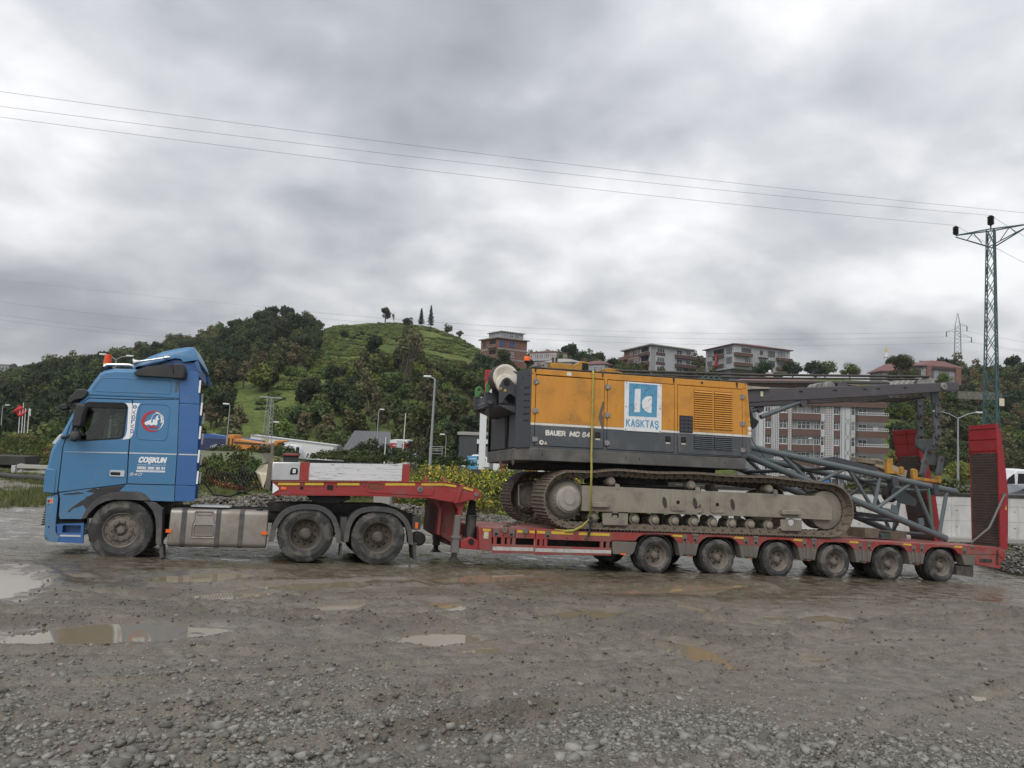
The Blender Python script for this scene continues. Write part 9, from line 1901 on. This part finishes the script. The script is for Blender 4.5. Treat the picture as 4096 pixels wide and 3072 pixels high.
for x0, x1, z0, z1, m in ((0.75, w_*0.9, 2.1, 2.3, DARKF), (0.75, w_*0.9, 1.15, 1.3, BROWN), (0.12, 0.30, 1.3, 2.6, DARKF), (0.52, 0.66, 1.3, 2.6, DARKF), (w_*0.88, w_*0.91, 1.1, 2.3, DARKF)): MB().box(x0, x1, -0.03, 0.0, z0, z1).build('body_rib', m, dt)
MB().box(-0.1, w_+2.3, 0.4, 2.0, 0.55, 0.9).build('chassis', CHASSIS, dt); MB().cyl((w_+0.22, 1.2, 0.9), (w_+0.22, 1.2, 2.45), 0.2, n=10).build('tipping_ram', NAVY, dt)
cb = MB().prism([(w_+0.5, 0.7), (w_+0.5, 2.15), (w_+0.7, 2.4), (w_+1.7, 2.4), (w_+1.95, 2.2), (w_+2.25, 1.5), (w_+2.3, 0.7)], 0, 2.4).build('cab', PVC, dt, bevel=0.05); MB().prism([(w_+0.95, 1.5), (w_+0.95, 2.05), (w_+1.75, 2.1), (w_+1.9, 1.55)], -0.02, 0.0).build('side_window', SEAM, dt); MB().box(w_+1.95, w_+2.25, -0.2, -0.05, 1.5, 2.25).build('mirror', SEAM, dt)
for x in (0.9, 2.2, w_-0.6, w_+1.3): rwheel(dt, x, 0.35)
bt = veh('tipper_trailer', 780, 1850, 'dark blue tipper trailer with white lettering by the cab', Y=82, yaw=R(1.5)); w2 = 130*82/3080*1.9; MB().prism([(-2, 1.15), (-2, 2.7), (w2, 2.7), (w2, 1.2)], 0, 2.4).build('body', pm('tipper_blue', (0.022, 0.032, 0.085), 0.45), bt, bevel=0.03); MB().box(-2, w2, -0.04, 0, 1.15, 1.27).build('rail', pm('grey_blue', (0.12, 0.14, 0.2), 0.5), bt)
MB().prism([(-2, 2.7), (1.0, 3.1), (2.6, 2.95), (w2, 2.7)], 0.3, 2.1).build('load_cover', NAVY, bt)
for i in range(9): a_ = 1.6+i*0.24; MB().lathe([(0.10, 0), (0.14, 0), (0.14, 0.02), (0.10, 0.02)], (a_, -0.03, 1.75+0.10*(i % 3)), 10).build('white_scroll', PVC, bt)
for x in (0.3, 1.6): rwheel(bt, x, 0.4)
wt = veh('white_semi_trailer', 985, 1868, 'long white box semi trailer behind the orange tipper', 'trailer', Y=92, yaw=R(5.2)); w3 = 335*92/3080; MB().box(0, w3, 0, 2.5, 1.2, 3.85).build('box_body', pm('trailer_white', (0.60, 0.60, 0.60), 0.5, var=0.03), wt, bevel=0.03); MB().box(-0.03, w3+0.03, -0.03, 0.0, 3.68, 3.88).build('top_rail', GALV, wt); MB().box(w3, w3+0.35, 0.0, 2.5, 1.2, 3.85).build('end_frame', GALV, wt); MB().box(w3-1.6, w3-0.2, -0.02, 0.3, 0.55, 0.85).build('side_skirt', GALV, wt)
for x in (w3*0.6, w3*0.68, w3*0.76): rwheel(wt, x, 0.6)
wc = veh('white_lorry', 4042, 2002, 'white mixer lorry cab on the road at the right edge', Y=50); MB().prism([(-0.3, 0.5), (-0.25, 1.35), (0.1, 1.5), (0.4, 1.95), (1.7, 2.0), (1.75, 0.4), (-0.2, 0.4)], 0, 2.4).build('cab', PVC, wc, bevel=0.05); MB().prism([(-0.26, 1.0), (-0.2, 1.38), (0.25, 1.75), (0.30, 1.0)], -0.02, 0).build('windscreen', SEAM, wc); MB().prism([(0.45, 1.05), (0.5, 1.75), (1.1, 1.75), (1.1, 1.05)], -0.02, 0).build('side_window', SEAM, wc); MB().lathe([(0.4, 0), (1.1, 0.8), (1.2, 2.0), (0.8, 3.2)], n=18).build('mixer_drum', pm('drum_white', (0.5, 0.5, 0.48), 0.6, dirt=MUD, amount=0.3), wc, Matrix.Translation((1.7, 1.2, 1.5)) @ Matrix.Rotation(R(-90), 4, 'Z')); rwheel(wc, 0.6, 0.35)
cc = veh('grey_car', 4042, 2003, 'dark grey estate car passing on the road at the right edge', 'car', Y=42); MB().prism([(-0.2, 0.15), (-0.15, 0.42), (0.35, 0.55), (0.95, 0.82), (1.9, 0.86), (2.6, 0.55), (2.7, 0.15)], 0, 1.7).build('body', pm('car_grey', (0.09, 0.095, 0.105), 0.25), cc, bevel=0.04); MB().prism([(0.55, 0.57), (1.0, 0.77), (1.85, 0.80), (2.2, 0.6)], -0.01, 0.0).build('side_window', SEAM, cc)
for x in (0.4, 2.0): rwheel(cc, x, 0.12, 0.3)
c2_ = veh('white_car', 1845, 1866, 'white car half hidden behind the flowering bank', 'car', Y=66); MB().prism([(0, 0), (0.05, 0.5), (0.5, 0.6), (0.9, 1.0), (1.9, 1.0), (2.3, 0.6), (2.4, 0)], 0, 1.6).build('body', PVC, c2_, bevel=0.05); MB().prism([(0.6, 0.62), (0.95, 0.94), (1.8, 0.94), (2.1, 0.62)], -0.01, 0.0).build('side_window', SEAM, c2_); c3 = veh('round_tank', 1645, 1840, 'small grey round topped tank beside the palm', 'tank', Y=74); MB().prism([(0.62*math.cos(R(a)), 0.62*math.sin(R(a))) for a in range(0, 181, 15)], 0, 1.4).build('shell', GALV, c3); MB().box(-0.7, 0.7, 0.1, 1.3, -0.4, 0).build('foot', CONC, c3)
p = at(3900, 1902, 60); rs1 = tag(empty('round_road_sign', p), 'grey back of a round road sign right of the ramp', 'sign'); rs1.location = at(4045, 1905, 60); MB().cyl((0, 0, 0), (0, 0.03, 0), 0.17*2.2, n=20).build('disc', GALV, rs1); MB().cyl((0, 0.05, -3), (0, 0.05, 0), 0.04, n=6).build('post', GALV, rs1)
# --- left: culvert, broken guard rail, pipes; rubble and heaps
cul = tag(empty('culvert', at(0, 1850, 40)), 'dark concrete culvert opening at the left edge', 'culvert'); MB().box(-8, at(100, 1850, 40).x-at(0, 1850, 40).x, 0, 1.2, -0.12, 0.35).build('lintel', DWALL, cul, bevel=0.02); MB().box(-8, 1.0, 0.6, 3.0, -1.4, -0.12).build('opening', SEAM, cul); MB().box(1.02, 1.4, 0, 1.2, -1.5, -0.12).build('side_wall', DWALL, cul)
gp_ = at(46, 1945, 34); gl = tag(empty('broken_guard_rail', gp_), 'broken pale concrete guard rail left of the truck', 'barrier'); sc_ = 34/3080
for x, h_ in ((3, 0.9), (22, 1.0), (112, 0.85)): MB().prism([(x*sc_, -0.2), (x*sc_+0.13, -0.2), (x*sc_+0.17, h_), (x*sc_+0.03, h_)], 0, 0.15).build('post', CONC, gl, bevel=0.01)
for z0 in (0.52, 0.80): MB().box(18*sc_, 190*sc_, -0.05, 0.05, z0, z0+0.17).build('rail', pm('pale_concrete', (0.36, 0.35, 0.32), 0.85) if 'pale_concrete' not in bpy.data.materials else bpy.data.materials['pale_concrete'], gl, bevel=0.01)
MB().box(-2*sc_, 14*sc_, -0.08, 0.0, 0.42, 0.92).build('meter_box', WALLW, gl, bevel=0.01)
def lying_pipe(px0, px1, py0, py1, Y, r, label, mat, n=10):
    P_ = [at(px0+(px1-px0)*i/n, py0+(py1-py0)*i/n, Y) for i in range(n+1)]; P_ = [Vector((q.x, q.y, gz(q.x, q.y)+r+0.02*math.sin(i*1.7))) for i, q in enumerate(P_)]; tag(MB().tube(P_, r, 10).build('pipe', mat, None), label, 'pipe')
PB = pm('black_pipe', (0.02, 0.021, 0.024), 0.45); lying_pipe(-200, 200, 1960, 1962, 29, 0.10, 'black plastic pipe lying left of the truck front', PB); lying_pipe(760, 1000, 1990, 2006, 25, 0.08, 'black plastic pipe lying behind the fuel tank', PB)
pq = at(95, 1950, 30); tag(MB().tube([pq+Vector((-0.1, 0, 0.05)), pq+Vector((0.15, 0, 0.02)), pq+Vector((0.4, 0, -0.15)), pq+Vector((0.5, 0, -0.3))], 0.05, 8).build('bent_pipe', CREAM, None), 'short bent cream pipe sticking up beside the guard rail', 'pipe')
RUB = stone_mat('rubble_stone', (0.07, 0.062, 0.05), (0.25, 0.23, 0.20))
def heap(name, px0, px1, Y, dY, h, n, smin, smax, seed, mat):
    q = np.random.RandomState(seed); a = q.uniform(0, 1, n); X_ = np.array([at(px0+(px1-px0)*t, 1700, Y).x for t in a]); Y_ = Y+q.normal(0, dY, n); t = np.clip(1-np.abs(Y_-Y)/(2.2*dY), 0, 1)*np.sin(np.pi*np.clip(a, 0.02, 0.98))**0.5
    z = ground_z(X_, Y_)[0]+h*t*q.uniform(0.1, 1, n)*(0.6+0.5*vnoise(X_*0.8, Y_, seed)); stones(name, X_, Y_, np.exp(q.uniform(math.log(smin), math.log(smax), n)), mat, seed, 0.75, 0.2, z)
heap('rubble', 950, 1480, 26, 0.8, 0.42, 2200, 0.025, 0.10, 1, RUB); heap('rubble', 1380, 2080, 27, 0.7, 0.32, 2200, 0.025, 0.10, 2, RUB); heap('gravel', 3960, 4420, 24, 1.4, 0.9, 5000, 0.02, 0.07, 3, STONE); heap('rubble', 800, 1000, 25, 0.5, 0.35, 500, 0.025, 0.10, 5, RUB)
p = at(1527, 2000, 24); tag(MB().box(-0.26, 0.26, 0, 0.4, -0.2, 0.14).build('concrete_block', CONC, None, p, bevel=0.02), 'square concrete block lying under the gooseneck beyond', 'block')
tag(MB().box(-0.03, 0.03, -0.006, 0.006, 0, 0.012).build('cigarette_end', PVC, None, Vector(gp(4010, 2838))+Vector((0, 0, 0.01))), 'tiny white cigarette end on the gravel at the right', 'litter')
# ================================================================== AIR
hz = MB().box(-1600, 2100, -60, 1000, -60, 260).build('haze', bpy.data.materials.new('hazy_air'), None, angle=0); hm_ = hz.data.materials[0]; hm_.use_nodes = True; hn = hm_.node_tree; hn.nodes.clear()
ho = hn.nodes.new('ShaderNodeOutputMaterial'); hv2 = hn.nodes.new('ShaderNodeVolumePrincipled'); hv2.inputs['Density'].default_value = 0.00016; hv2.inputs['Color'].default_value = (0.86, 0.90, 0.95, 1); hv2.inputs['Anisotropy'].default_value = 0.3; hn.links.new(hv2.outputs[0], ho.inputs['Volume']); tag(hz, kind='stuff')
